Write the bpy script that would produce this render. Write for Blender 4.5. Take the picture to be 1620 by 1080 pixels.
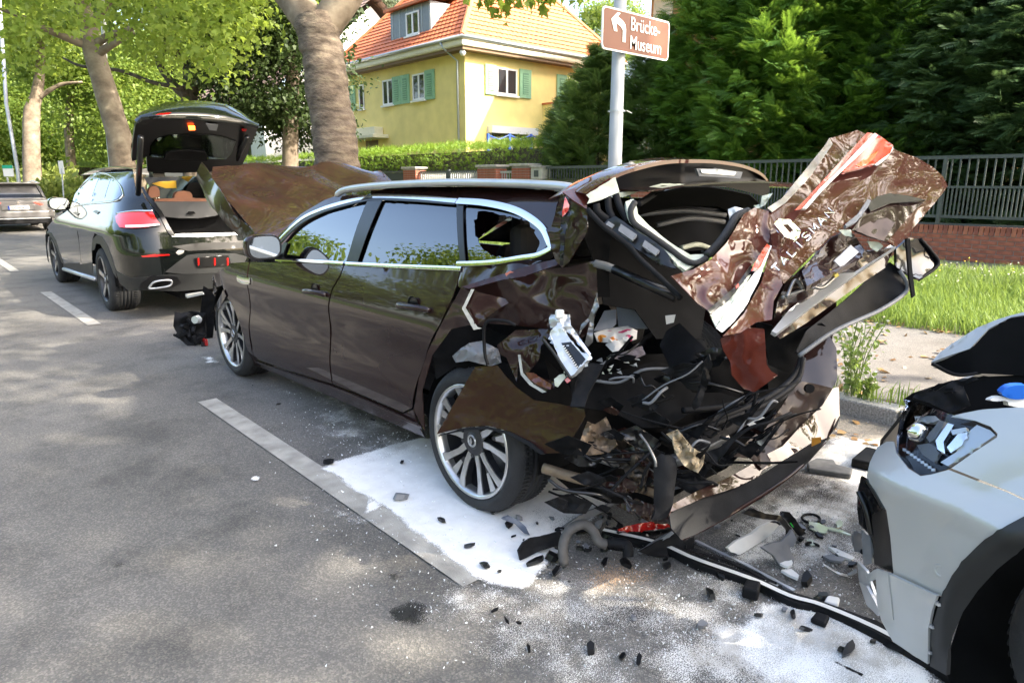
import bpy, bmesh, math, random
import numpy as np
from mathutils import Vector, Matrix, noise
from mathutils.geometry import delaunay_2d_cdt
R = math.radians
sc = bpy.context.scene
for o in list(bpy.data.objects): bpy.data.objects.remove(o)
col = sc.collection
# ---------------------------------------------------------------- camera
CAMH, PITCH, YAW, FPX = 1.48, 13.2, 42.0, 1080.0
cd = bpy.data.cameras.new('camera'); cam = bpy.data.objects.new('camera', cd); col.objects.link(cam)
cam.location = (0, 0, CAMH); cam.rotation_euler = (R(90-PITCH), 0, R(-YAW))
cd.sensor_width = 36; cd.lens = 36*FPX/1620; cd.clip_start = .05; cd.clip_end = 3000
sc.camera = cam
# ---------------------------------------------------------------- light
SUNV = Vector((.62, -1.08, 1.0)).normalized()          # towards the sun
w = bpy.data.worlds.new('World'); sc.world = w; w.use_nodes = True
wn = w.node_tree.nodes; sky = wn.new('ShaderNodeTexSky'); sky.sky_type = 'NISHITA'; sky.sun_disc = False
sky.sun_elevation = math.asin(SUNV.z); sky.sun_rotation = math.atan2(SUNV.x, SUNV.y)
sky.air_density = 1.0; sky.dust_density = 4.5; sky.ozone_density = .2
wn['Background'].inputs['Strength'].default_value = .15
w.node_tree.links.new(sky.outputs[0], wn['Background'].inputs['Color'])
sd = bpy.data.lights.new('sun', 'SUN'); so = bpy.data.objects.new('sun', sd); col.objects.link(so)
sd.energy = 3.1; sd.angle = R(.6); sd.color = (1, .92, .78)
so.rotation_euler = SUNV.to_track_quat('Z', 'Y').to_euler(); so.location = (20, -20, 30)
vs = sc.view_settings; vs.view_transform = 'Standard'; vs.look = 'None'; vs.exposure = 2.35; vs.gamma = 1; vs.use_curve_mapping = False
sc.render.resolution_x = 1024; sc.render.resolution_y = 682
sc.cycles.max_bounces = 8; sc.cycles.transparent_max_bounces = 12
# ---------------------------------------------------------------- pixel helpers (photo pixel -> ray)
_y, _p = R(YAW), R(PITCH)
CF = np.array([math.sin(_y)*math.cos(_p), math.cos(_y)*math.cos(_p), -math.sin(_p)])
CR = np.array([math.cos(_y), -math.sin(_y), 0.]); CU = np.cross(CR, CF); CC = np.array([0, 0, CAMH])
def ray(x, y): return CF + CR*(x-810)/FPX - CU*(y-540)/FPX
def at(x, y, X=None, Y=None, Z=None, D=None):
    d = ray(x, y)
    if D is not None: t = D
    elif Z is not None: t = (Z-CAMH)/d[2]
    elif X is not None: t = X/d[0]
    else: t = Y/d[1]
    return CC + d*t
def onplane(x, y, P0, N):
    d = ray(x, y); N = np.array(N, float); t = ((np.array(P0)-CC)@N)/(d@N)
    return CC + d*t
def crop(x0, y0, s): return lambda pts: [(x0+a/s, y0+b/s) for a, b in pts]
# ---------------------------------------------------------------- object helpers
def unit(v): return v/(np.linalg.norm(v, axis=-1, keepdims=True)+1e-9)
def link(o): col.objects.link(o); return o
def tag(o, label=None, cat=None, group=None, kind=None):
    if label: o['label'] = label
    if cat: o['category'] = cat
    if group: o['group'] = group
    if kind: o['kind'] = kind
    return o
def root(name, loc, label, cat, group=None):
    o = link(bpy.data.objects.new(name, None)); o.location = loc; o.empty_display_size = .1
    return tag(o, label, cat, group)
def base_of(p):
    b = Vector((0, 0, 0))
    while p is not None: b += p.location; p = p.parent
    return np.array(b)
def mobj(name, V, F, mat, parent=None, smooth=False, local=False):
    V = np.asarray(V, float).reshape(-1, 3)
    if not local and parent is not None: V = V - base_of(parent)
    me = bpy.data.meshes.new(name); me.from_pydata(V.tolist(), [], [tuple(int(i) for i in f) for f in F]); me.update()
    if smooth: me.polygons.foreach_set('use_smooth', [True]*len(me.polygons))
    if mat: me.materials.append(mat)
    o = link(bpy.data.objects.new(name, me)); o.parent = parent
    return o
def fastmesh(name, V, k, mat, parent=None, smooth=False):
    """V: (n*k,3) verts, n faces of k corners each"""
    V = np.asarray(V, np.float32).reshape(-1, 3)
    if parent is not None: V = V - base_of(parent).astype(np.float32)
    n = len(V)//k; me = bpy.data.meshes.new(name)
    me.vertices.add(n*k); me.vertices.foreach_set('co', V.astype(np.float32).ravel())
    me.loops.add(n*k); me.loops.foreach_set('vertex_index', np.arange(n*k, dtype=np.int32))
    me.polygons.add(n); me.polygons.foreach_set('loop_start', np.arange(0, n*k, k, dtype=np.int32)); me.polygons.foreach_set('loop_total', np.full(n, k, np.int32))
    me.update(); me.materials.append(mat)
    if smooth: me.polygons.foreach_set('use_smooth', [True]*n)
    o = link(bpy.data.objects.new(name, me)); o.parent = parent
    return o
def copytree(o, loc=None, parent=None):
    c = o.copy(); link(c); c.parent = parent
    if loc is not None: c.location = loc
    for ch in o.children: copytree(ch, None, c)
    return c
class MB:
    def __init__(s): s.V = []; s.F = []
    def add(s, V, F):
        n = len(s.V); s.V += [tuple(map(float, v)) for v in V]; s.F += [tuple(i+n for i in f) for f in F]; return s
    def box(s, lo, hi):
        x0, y0, z0 = lo; x1, y1, z1 = hi
        return s.add([(x0,y0,z0),(x1,y0,z0),(x1,y1,z0),(x0,y1,z0),(x0,y0,z1),(x1,y0,z1),(x1,y1,z1),(x0,y1,z1)],
                     [(0,3,2,1),(4,5,6,7),(0,1,5,4),(1,2,6,5),(2,3,7,6),(3,0,4,7)])
    def obox(s, c, ax, ay, az):
        c, ax, ay, az = (np.array(q, float) for q in (c, ax, ay, az))
        V = [c+i*ax+j*ay+k*az for k in (-1, 1) for i, j in ((-1,-1),(1,-1),(1,1),(-1,1))]
        return s.add(V, [(0,3,2,1),(4,5,6,7),(0,1,5,4),(1,2,6,5),(2,3,7,6),(3,0,4,7)])
    def bar(s, a, b, wd, ht, up=(0,0,1)):
        a, b = np.array(a, float), np.array(b, float); d = (b-a)/2; u = np.array(up, float)
        n = np.cross(d, u); n = n/(np.linalg.norm(n)+1e-9); v = np.cross(n, d); v = v/(np.linalg.norm(v)+1e-9)
        return s.obox((a+b)/2, d, n*wd/2, v*ht/2)
    def tube(s, pts, r, seg=8, cap=True):
        P = [np.array(p, float) for p in pts]; n = len(P)
        rr = r if hasattr(r, '__len__') else [r]*n
        V = []; u = None
        for i in range(n):
            t = P[min(i+1, n-1)]-P[max(i-1, 0)]; t = t/(np.linalg.norm(t)+1e-12)
            if u is None:
                u = np.cross(t, (0, 0, 1) if abs(t[2]) < .9 else (1, 0, 0))
            u = u - t*(u@t); u = u/(np.linalg.norm(u)+1e-12); v = np.cross(t, u)
            for k in range(seg):
                a = 2*math.pi*k/seg; V.append(P[i]+rr[i]*(math.cos(a)*u+math.sin(a)*v))
        F = [(i*seg+k, i*seg+(k+1) % seg, (i+1)*seg+(k+1) % seg, (i+1)*seg+k) for i in range(n-1) for k in range(seg)]
        if cap: F += [tuple(range(seg))[::-1], tuple(range((n-1)*seg, n*seg))]
        return s.add(V, F)
    def prism(s, poly, d):
        """poly: 3D loop, d: extrusion vector"""
        n = len(poly); P = [np.array(p, float) for p in poly]; d = np.array(d, float)
        return s.add(P+[p+d for p in P], [tuple(range(n))[::-1], tuple(range(n, 2*n))]+[(i, (i+1) % n, n+(i+1) % n, n+i) for i in range(n)])
    def grid(s, G):
        """G: rows of rows of points"""
        nr, nc = len(G), len(G[0])
        return s.add([p for r_ in G for p in r_], [(i*nc+j, i*nc+j+1, (i+1)*nc+j+1, (i+1)*nc+j) for i in range(nr-1) for j in range(nc-1)])
    def lathe(s, prof, c, axis, seg=32, closed=False):
        """prof: (along axis, radius)"""
        c = np.array(c, float); a = np.array(axis, float); a = a/np.linalg.norm(a)
        u = np.cross(a, (0, 0, 1) if abs(a[2]) < .9 else (1, 0, 0)); u = u/np.linalg.norm(u); v = np.cross(a, u)
        V = [c+a*t+r*(math.cos(2*math.pi*k/seg)*u+math.sin(2*math.pi*k/seg)*v) for t, r in prof for k in range(seg)]
        n = len(prof); F = [(i*seg+k, i*seg+(k+1) % seg, ((i+1) % n)*seg+(k+1) % seg, ((i+1) % n)*seg+k) for i in range(n if closed else n-1) for k in range(seg)]
        return s.add(V, F)
    def build(s, name, mat, parent=None, smooth=False, bevel=0, seg=2, autosmooth=None):
        o = mobj(name, s.V, s.F, mat, parent, smooth)
        if bevel:
            m = o.modifiers.new('bevel', 'BEVEL'); m.width = bevel; m.segments = seg; m.limit_method = 'ANGLE'; m.angle_limit = R(35)
        return o
def solid(o, t, off=-1, rim=True):
    m = o.modifiers.new('solid', 'SOLIDIFY'); m.thickness = t; m.offset = off; m.use_rim = rim
    e = o.modifiers.new('split', 'EDGE_SPLIT'); e.split_angle = R(48); return o
def fillet(poly, it=2):
    """Chaikin corner cutting of closed 2D polygon"""
    for _ in range(it):
        q = []
        for i in range(len(poly)):
            a, b = np.array(poly[i], float), np.array(poly[(i+1) % len(poly)], float); q += [tuple(.75*a+.25*b), tuple(.25*a+.75*b)]
        poly = q
    return poly
def spline(pts, n=40, closed=False):
    P = [np.array(p, float) for p in pts]; m = len(P); out = []
    segs = m if closed else m-1
    for k in range(n if closed else n+1):
        t = k/n*segs; i = min(int(t), segs-1); f = t-i
        if closed: p0, p1, p2, p3 = P[(i-1) % m], P[i % m], P[(i+1) % m], P[(i+2) % m]
        else: p1, p2 = P[i], P[i+1]; p0 = P[i-1] if i else 2*p1-p2; p3 = P[i+2] if i+2 < m else 2*p2-p1
        out.append(.5*((2*p1)+(-p0+p2)*f+(2*p0-5*p1+4*p2-p3)*f*f+(-p0+3*p1-3*p2+p3)*f**3))
    return out
def inpoly(P, poly):
    P = np.asarray(P, float); poly = np.asarray(poly, float); c = np.zeros(len(P), bool); j = len(poly)-1
    for i in range(len(poly)):
        xi, yi = poly[i]; xj, yj = poly[j]
        m = ((yi > P[:, 1]) != (yj > P[:, 1])) & (P[:, 0] < (xj-xi)*(P[:, 1]-yi)/((yj-yi) if yj != yi else 1e-12)+xi)
        c ^= m; j = i
    return c
def densify(poly, step):
    out = []
    for i in range(len(poly)):
        a, b = np.array(poly[i], float), np.array(poly[(i+1) % len(poly)], float); n = max(1, int(round(np.linalg.norm(b-a)/step)))
        out += [a+(b-a)*k/n for k in range(n)]
    return out
def tri2d(poly, step, holes=(), jit=0, seed=0):
    loops = [densify(poly, step)]+[densify(h, step) for h in holes]
    V = []; E = []
    for L in loops:
        n = len(V); V += L; E += [(n+i, n+(i+1) % len(L)) for i in range(len(L))]
    A = np.array(loops[0]); lo, hi = A.min(0), A.max(0)
    gx, gy = np.meshgrid(np.arange(lo[0]+step*.5, hi[0], step), np.arange(lo[1]+step*.5, hi[1], step)); G = np.stack([gx.ravel(), gy.ravel()], 1)
    if jit: G += np.random.default_rng(seed).uniform(-jit*step, jit*step, G.shape)
    if len(G):
        k = inpoly(G, loops[0])
        for h in loops[1:]: k &= ~inpoly(G, h)
        G = G[k]
        B = np.array(V)
        if len(G):
            dm = np.min(((G[:, None, :]-B[None])**2).sum(2), 1); G = G[dm > (step*.45)**2]
        V += list(G)
    r = delaunay_2d_cdt([Vector(v) for v in V], E, [], 0, 1e-6)
    P = np.array([tuple(v) for v in r[0]]); T = np.array([tuple(f) for f in r[2]])
    cen = P[T].mean(1); k = inpoly(cen, loops[0])
    for h in loops[1:]: k &= ~inpoly(cen, h)
    return P, T[k]
def sheet(name, poly, fn, mat, parent, step=.05, thick=.004, holes=(), smooth=True, jit=0, seed=0, off=0):
    P, T = tri2d(poly, step, holes, jit, seed)
    o = mobj(name, [fn(a, b) for a, b in P], T, mat, parent, smooth)
    if thick: solid(o, thick, off)
    return o
# ---------------------------------------------------------------- materials
def nodes(m): m.use_nodes = True; return m.node_tree.nodes, m.node_tree.links
def ramp(n, l, src, stops):
    r = n.new('ShaderNodeValToRGB'); e = r.color_ramp.elements
    while len(e) < len(stops): e.new(.5)
    for q, (p, c) in zip(e, stops): q.position = p; q.color = (*c, 1) if len(c) == 3 else c
    l.new(src, r.inputs[0]); return r.outputs[0]
def texnoise(n, l, scale, detail=4, vec=None, rough=.5):
    t = n.new('ShaderNodeTexNoise'); t.inputs['Scale'].default_value = scale; t.inputs['Detail'].default_value = detail; t.inputs['Roughness'].default_value = rough
    if vec is not None: l.new(vec, t.inputs['Vector'])
    return t.outputs[0]
def mixc(n, l, fac, a, b, mode='MIX'):
    m = n.new('ShaderNodeMix'); m.data_type = 'RGBA'; m.blend_type = mode
    for s, v in ((m.inputs[0], fac), (m.inputs[6], a), (m.inputs[7], b)):
        if hasattr(v, 'is_linked') or hasattr(v, 'links'): l.new(v, s)
        else: s.default_value = v if not hasattr(v, '__len__') else (*v, 1)[:4]
    return m.outputs[2]
def mat(name, c, rough=.5, metal=0, var=0, scale=8, bump=0, bscale=60, coat=0, spec=.5, c2=None, alpha=1, trans=0, emis=None, estr=0, detail=5):
    m = bpy.data.materials.new(name); n, l = nodes(m); b = n['Principled BSDF']
    b.inputs['Base Color'].default_value = (*c, 1); b.inputs['Roughness'].default_value = rough; b.inputs['Metallic'].default_value = metal
    b.inputs['Coat Weight'].default_value = coat; b.inputs['Coat Roughness'].default_value = .03; b.inputs['Specular IOR Level'].default_value = spec
    b.inputs['Transmission Weight'].default_value = trans; b.inputs['Alpha'].default_value = alpha
    tc = n.new('ShaderNodeTexCoord').outputs['Object']
    if var or c2:
        t = texnoise(n, l, scale, detail, tc)
        lo = c2 if c2 else tuple(q*(1-var) for q in c); hi = c if c2 else tuple(min(1, q*(1+var)) for q in c)
        l.new(ramp(n, l, t, [(.32, lo), (.68, hi)]), b.inputs['Base Color'])
    if bump:
        bp = n.new('ShaderNodeBump'); bp.inputs['Strength'].default_value = bump; bp.inputs['Distance'].default_value = .02
        l.new(texnoise(n, l, bscale, 4, tc), bp.inputs['Height']); l.new(bp.outputs[0], b.inputs['Normal'])
    if emis: b.inputs['Emission Color'].default_value = (*emis, 1); b.inputs['Emission Strength'].default_value = estr
    return m
def leafmat(name, c1, c2, tr=.4, tc=None, rough=.5):
    m = bpy.data.materials.new(name); n, l = nodes(m); b = n['Principled BSDF']; out = n['Material Output']
    g = n.new('ShaderNodeNewGeometry'); colr = ramp(n, l, g.outputs['Random Per Island'], [(0, c1), (1, c2)])
    l.new(colr, b.inputs['Base Color']); b.inputs['Roughness'].default_value = rough; b.inputs['Specular IOR Level'].default_value = .35
    t = n.new('ShaderNodeBsdfTranslucent')
    l.new(mixc(n, l, .5, colr, tc or tuple(min(1, q*1.6) for q in c2)), t.inputs[0])
    x = n.new('ShaderNodeMixShader'); x.inputs[0].default_value = tr
    l.new(b.outputs[0], x.inputs[1]); l.new(t.outputs[0], x.inputs[2]); l.new(x.outputs[0], out.inputs[0])
    return m
# ================================================================ SETTING
rng = np.random.default_rng(7); random.seed(7)
def asphalt(name, c, speck, scale=1., stain=.25, tint=None):
    m = bpy.data.materials.new(name); n, l = nodes(m); b = n['Principled BSDF']; tc = n.new('ShaderNodeTexCoord').outputs['Object']
    big = ramp(n, l, texnoise(n, l, .55, 5, tc, .6), [(.3, tuple(q*(1-stain) for q in c)), (.7, tuple(q*(1+stain) for q in c))])
    v = n.new('ShaderNodeTexVoronoi'); v.inputs['Scale'].default_value = 130*scale; l.new(tc, v.inputs['Vector'])
    bw = n.new('ShaderNodeRGBToBW'); l.new(v.outputs['Color'], bw.inputs[0])
    sp = ramp(n, l, bw.outputs[0], [(.30, (.62, .62, .62)), (.62, (1, 1, 1)), (.78, speck)])
    c1 = mixc(n, l, .55, big, sp, 'MULTIPLY')
    st = ramp(n, l, texnoise(n, l, 1.7, 9, tc, .68), [(.36, (.5, .5, .5)), (.52, (1, 1, 1))])
    c2 = mixc(n, l, .7, c1, st, 'MULTIPLY')
    if tint: c2 = mixc(n, l, ramp(n, l, texnoise(n, l, .25, 4, tc), [(.45, (0, 0, 0)), (.62, (.6, .6, .6))]), c2, tint)
    l.new(c2, b.inputs['Base Color']); b.inputs['Roughness'].default_value = .82
    bp = n.new('ShaderNodeBump'); bp.inputs['Strength'].default_value = .6; bp.inputs['Distance'].default_value = .006
    l.new(v.outputs['Distance'], bp.inputs['Height']); l.new(bp.outputs[0], b.inputs['Normal'])
    return m
m_road = asphalt('asphalt', (.152, .143, .130), (1.75, 1.70, 1.58), 1.25, .22)
m_path = asphalt('path_asphalt', (.15, .143, .135), (1.9, 1.8, 1.7), 1.3, .18, (.16, .13, .10))
m_gutter = asphalt('gutter', (.24, .215, .18), (1.5, 1.45, 1.35), 1, .22)
m_earth = mat('earth', (.09, .075, .05), .95, var=.35, scale=3, bump=.5)
m_lawn = mat('lawn', (.06, .10, .025), .9, var=.3, scale=2)
m_granite = mat('granite', (.33, .32, .29), .8, var=.45, scale=90, bump=.4, bscale=120)
m_brick = mat('brick_red', (.33, .11, .065), .85, var=.25, scale=14, bump=.3, bscale=90)
m_mortar = mat('mortar', (.33, .30, .27), .95, var=.15, bump=.4)
m_fence = mat('fence_paint', (.07, .08, .077), .5, var=.12)
m_paint = mat('road_paint', (.45, .425, .375), .75, var=.16, scale=9, c2=(.27, .255, .225), bump=.25, bscale=150)
def struct(name, V, F, m, parent=None): o = mobj(name, V, F, m, parent); o['kind'] = 'structure'; return o
def slab(name, x0, x1, y0, y1, z, m): return struct(name, [(x0,y0,z),(x1,y0,z),(x1,y1,z),(x0,y1,z)], [(0,1,2,3)], m)
slab('ground', -700, 700, -500, 900, -.06, m_lawn)
slab('road', -5.5, 4.42, -60, 400, 0, m_road)
slab('gutter', 3.95, 4.42, -60, 200, .004, m_gutter)
o = MB().box((-40, -60, -.05), (-5.55, 200, .08)).build('verge', m_lawn); o['kind'] = 'structure'
o = MB().box((4.57, -60, -.05), (7.2, 200, .1)).build('pavement', m_path); o['kind'] = 'structure'
o = MB().box((7.2, -60, -.05), (11.9, 200, .095)).build('verge', m_earth); o['kind'] = 'structure'
o = MB().box((11.9, -60, -.05), (14.0, 200, .1)).build('path', m_path); o['kind'] = 'structure'
o = MB().box((14.0, -60, -.05), (80, 200, .09)).build('garden_ground', m_lawn); o['kind'] = 'structure'
for k in range(-3, 9): 
    y0 = 1.81+k*6.2 if k < 1 else 8.19+(k-1)*5.9
    o = mobj('lane_dash', [(x, y, .008) for x, y in ((1.385, y0), (1.51, y0), (1.51, y0+2.95), (1.385, y0+2.95))], [(0,1,2,3)], m_paint); o['kind'] = 'structure'
kerb = link(bpy.data.objects.new('kerb', None)); kerb['kind'] = 'structure'; kerb.location = (4.42, 0, 0)
kb = MB().box((0, .006, -.05), (.15, .994, .112)).V
ks = MB().box((4.42, -60.005, -.05), (4.57, -8.0, .112)).build('kerb_run', m_granite, kerb); 
k0 = None
for i in range(-8, 34):
    if k0 is None:
        k0 = mobj('kerb_stone', kb, MB().box((0,0,0),(1,1,1)).F, m_granite, kerb, local=True); bv = k0.modifiers.new('b', 'BEVEL'); bv.width = .014; bv.segments = 3; ko = k0
    else: ko = k0.copy(); link(ko); ko.parent = kerb
    ko.location = (random.uniform(-.004, .004), i*1.0+.37, random.uniform(-.004, .003))
# -------- brick wall with picket fence (right)
fx = 14.0
bw_ = root('brick_wall', (fx, 3, .1), 'low red brick wall topped by an upright course, under dark railing', 'wall')
MB().box((fx+.012, -30, .05), (fx+.23, 10.9, .62)).build('mortar_core', m_mortar, bw_)
bm0 = MB().box((0, 0, 0), (.235, .235, .066)).build('brick', m_brick, bw_, bevel=.004, seg=1)
bs0 = MB().box((0, 0, 0), (.24, .067, .15)).build('soldier_brick', m_brick, bw_, bevel=.004, seg=1)
bb = base_of(bw_)
bm0.data.transform(Matrix.Translation(bb)); bs0.data.transform(Matrix.Translation(bb))
bmats = [m_brick, mat('brick_dark', (.25, .085, .055), .85, var=.25, scale=14, bump=.3), mat('brick_orange', (.38, .14, .08), .85, var=.2, scale=14, bump=.3)]
first = True
for r_ in range(6):
    for i in range(26):
        y = 1.2+i*.247+(r_ % 2)*.123
        o = bm0 if first else link(bm0.copy()); first = False; o.parent = bw_
        o.location = Vector((fx-.002+random.uniform(-.003, .003), y, .1+.005+r_*.0765))-Vector(bb)
        if i % 3 == (r_*2) % 3 and o is not bm0:
            o.data = bm0.data
            s = o.material_slots[0]; s.link = 'OBJECT'; s.material = bmats[(i*7+r_) % 3]
first = True
for i in range(82):
    o = bs0 if first else link(bs0.copy()); first = False; o.parent = bw_
    o.location = Vector((fx-.006+random.uniform(-.003, .003), 1.2+i*.0785, .1+.464))-Vector(bb)
    if o is not bs0: s = o.material_slots[0]; s.link = 'OBJECT'; s.material = bmats[(i*5) % 3]
def rail(parent, y0, y1, z, h=.05, x=fx+.1): return MB().box((x-.02, y0, z), (x+.02, y1, z+h)).build('rail', m_fence, parent)
def pickets(parent, ys, z0, z1, x=fx+.1, wd=.012):
    b = base_of(parent); src = None
    for y in ys:
        if src is None: src = MB().box((x-wd, -wd, 0), (x+wd, wd, z1-z0)).build('picket', m_fence, parent); src.data.transform(Matrix.Translation(b)); o = src
        else: o = link(src.copy()); o.parent = parent
        o.location = Vector((0, y, z0))-Vector(b)
fr = root('picket_fence', (fx+.1, 4, .66), 'dark grey metal railing with two tiers of bars on the brick wall', 'fence')
for z, h in ((.68, .07), (.84, .05), (1.36, .04), (1.86, .06)): rail(fr, -.6, 10.6, z, h)
pickets(fr, [-.5+i*.13 for i in range(85)], .89, 1.86); pickets(fr, [-.435+i*.13 for i in range(85)], .89, 1.36)
for y in (-.6, 1.8, 4.15, 6.5, 8.8): MB().box((fx+.07, y-.03, .62), (fx+.13, y+.03, 1.9)).build('post', m_fence, fr)
m_cap = mat('cap_stone', (.42, .39, .34), .9, var=.2, bump=.3)
def pillar(y0, y1, z, label):
    p = root('gate_pillar', (fx+.15, (y0+y1)/2, .1), label, 'pillar', None)
    n = int((z-.15)/.0765)
    MB().box((fx-.06, y0+.01, .05), (fx+.37, y1-.01, z-.06)).build('mortar_core', m_mortar, p)
    b = base_of(p); w_ = (y1-y0)
    src = [MB().box((fx-.07, y0+a*w_/2+.006, 0), (fx+.38, y0+(a+1)*w_/2-.006, .065)).build('brick', m_brick, p) for a in (0, 1)]
    for s in src: s.data.transform(Matrix.Translation((0, 0, b[2])))
    for r_ in range(n):
        for a in (0, 1):
            o = src[a] if r_ == 0 else link(src[a].copy()); o.parent = p
            o.location = Vector((0, random.uniform(-.004, .004), .1+r_*.0765))-Vector((0, 0, b[2]))
    MB().box((fx-.12, y0-.05, z-.07), (fx+.43, y1+.05, z)).build('cap', m_cap, p, bevel=.01)
pillar(10.55, 11.02, 1.97, 'single brick pillar ending the brick wall beside the signpost')
pillar(14.78, 15.5, 1.98, 'brick gate pillar beside the pale letterbox column')
pillar(16.2, 17.1, 1.97, 'brick gate pillar between the narrow gate and the wide white gate')
pillar(20.5, 21.3, 1.97, 'brick gate pillar at the far end of the wide gate')
fl = root('picket_fence', (fx+.1, 12.6, .1), 'dark metal railing between signpost pillar and letterbox column', 'fence')
for z, h in ((.3, .05), (1.82, .07)): rail(fl, 11.0, 14.2, z, h)
pickets(fl, [11.08+i*.105 for i in range(30)], .35, 1.85)
lb = root('letterbox_column', (fx+.1, 14.5, .1), 'pale stone letterbox column beside a brick pillar', 'letterbox')
MB().box((fx, 14.28, .1), (fx+.4, 14.74, 1.86)).build('column', mat('pale_stone', (.52, .50, .43), .8, var=.1), lb, bevel=.01)
MB().box((fx-.04, 14.25, 1.86), (fx+.44, 14.76, 1.91)).build('cap', m_cap, lb, bevel=.008)
MB().box((fx-.012, 14.42, 1.6), (fx+.02, 14.6, 1.78)).build('bell_plate', m_fence, lb)
m_gate = mat('gate_light', (.42, .42, .40), .5, var=.1)
g1 = root('garden_gate', (fx+.1, 15.8, .1), 'narrow metal garden gate between two brick pillars', 'gate')
for z in (.3, 1.72): MB().box((fx+.08, 15.52, z), (fx+.13, 16.18, z+.06)).build('rail', m_gate, g1)
m_f0 = m_fence; m_fence = m_gate
pickets(g1, [15.56+i*.11 for i in range(6)], .36, 1.75)
g2 = root('driveway_gate', (fx+.1, 18.8, .1), 'wide pale slatted double gate between brick pillars', 'gate')
for z in (.3, 1.76): MB().box((fx+.08, 17.12, z), (fx+.13, 20.48, z+.06)).build('rail', m_f0, g2)
pickets(g2, [17.2+i*.115 for i in range(29)], .36, 1.78, wd=.022)
MB().box((fx+.06, 18.75, .1), (fx+.15, 18.9, 1.86)).build('post', m_f0, g2); m_fence = m_f0
fd = root('mesh_fence', (fx+.1, 27, .1), 'dark low fence running on beyond the wide gate', 'fence')
rail(fd, 21.32, 45, 1.78, .06); MB().box((fx+.1, 21.32, .1), (fx+.12, 45, 1.76)).build('infill', mat('fence_dark', (.04, .05, .045), .6), fd)
# -------- houses
m_yel = mat('yellow_render', (.84, .68, .26), .9, var=.07, scale=1.5, bump=.15, bscale=40)
m_cream = mat('cream_paint', (.74, .68, .50), .7, var=.05)
m_white = mat('white_paint', (.80, .79, .76), .5)
m_shut = mat('green_shutter', (.25, .45, .27), .6, var=.08)
m_shutd = mat('green_louvre', (.15, .30, .19), .7)
m_pane = mat('window_glass', (.03, .035, .04), .04, spec=.9)
m_zinc = mat('zinc_cladding', (.20, .23, .25), .5, var=.1)
m_pipe = mat('zinc_pipe', (.45, .47, .48), .4, metal=.6)
m_soff = mat('soffit', (.20, .13, .08), .8)
def tilemat(name, c1, c2):
    m = bpy.data.materials.new(name); n, l = nodes(m); b = n['Principled BSDF']; tc = n.new('ShaderNodeTexCoord').outputs['Object']
    v = n.new('ShaderNodeTexVoronoi'); v.inputs['Scale'].default_value = 4; l.new(tc, v.inputs['Vector']); bw = n.new('ShaderNodeRGBToBW'); l.new(v.outputs['Color'], bw.inputs[0])
    l.new(ramp(n, l, bw.outputs[0], [(.2, c2), (.8, c1)]), b.inputs['Base Color']); b.inputs['Roughness'].default_value = .7
    return m
m_tile = tilemat('roof_tile', (.62, .19, .07), (.50, .14, .055))
HX0, HY0, HX1, HY1, HZ = 19.0, 24.07, 28.4, 34.4, 6.78
house = root('yellow_house', (HX0, HY0, .1), 'yellow two-storey house with green shutters and orange tiled hip roof', 'house')
MB().box((HX0, HY0, .05), (HX1, HY1, HZ)).build('wall', m_yel, house)
ov = .55; ex0, ex1, ey0, ey1 = HX0-ov, HX1+ov, HY0-ov, HY1+ov
MB().box((ex0+.1, ey0+.1, HZ-.02), (ex1-.1, ey1-.1, HZ+.10)).build('soffit', m_soff, house)
e = MB(); e.box((ex0, ey0, HZ+.1), (ex1, ey1, HZ+.42)).build('eaves_fascia', m_cream, house, bevel=.08)
g = MB()
g.tube([(ex0-.04, ey1, HZ+.44), (ex0-.04, ey0-.04, HZ+.44), (ex1, ey0-.04, HZ+.44)], .08, 8).build('gutter_pipe', m_pipe, house, smooth=True)
def courses(A, B, Cc, D, n, name):
    """tiled slope: A,B eave ends; D,C ridge ends (A->D, B->C); stepped courses with tile ripple, one mesh"""
    A, B, Cc, D = (np.array(q, float) for q in (A, B, Cc, D)); nrm = np.cross(B-A, D-A); nrm /= np.linalg.norm(nrm)
    if nrm[2] < 0: nrm = -nrm
    V = []; F = []
    L0 = np.linalg.norm(B-A)
    for i in range(n):
        t0, t1 = i/n, (i+1)/n+.004
        a0, b0, a1, b1 = A+(D-A)*t0, B+(Cc-B)*t0, A+(D-A)*t1, B+(Cc-B)*t1
        m_ = max(2, int(np.linalg.norm(b0-a0)/.075)); q = len(V)
        for j in range(m_+1):
            s = j/m_; hh = .018*abs(math.sin(s*m_*math.pi/4.0))
            V += [a0+(b0-a0)*s+nrm*(.055+hh), a1+(b1-a1)*s+nrm*(.012+hh), a0+(b0-a0)*s-nrm*.01]
        F += [(q+3*j, q+3*j+3, q+3*j+4, q+3*j+1) for j in range(m_)]+[(q+3*j, q+3*j+2, q+3*j+5, q+3*j+3) for j in range(m_)]
    return V, F
rz = HZ+.44; rh = 5.6; half = (ex1-ex0)/2; xr = (ex0+ex1)/2; yr0, yr1 = ey0+half*.88, ey1-half*.88; rt = rz+rh
roof = None
for i, (a, b, c_, d) in enumerate((((ex0, ey0, rz), (ex0, ey1, rz), (xr, yr1, rt), (xr, yr0, rt)), ((ex0, ey0, rz), (ex1, ey0, rz), (xr, yr0, rt), (xr, yr0, rt)),
                  ((ex1, ey0, rz), (ex1, ey1, rz), (xr, yr1, rt), (xr, yr0, rt)), ((ex0, ey1, rz), (ex1, ey1, rz), (xr, yr1, rt), (xr, yr1, rt)))):
    V, F = courses(a, b, c_, d, 26, 'roof'); mobj('roof_slope', V, F, m_tile, house)
h_ = MB()
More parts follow.
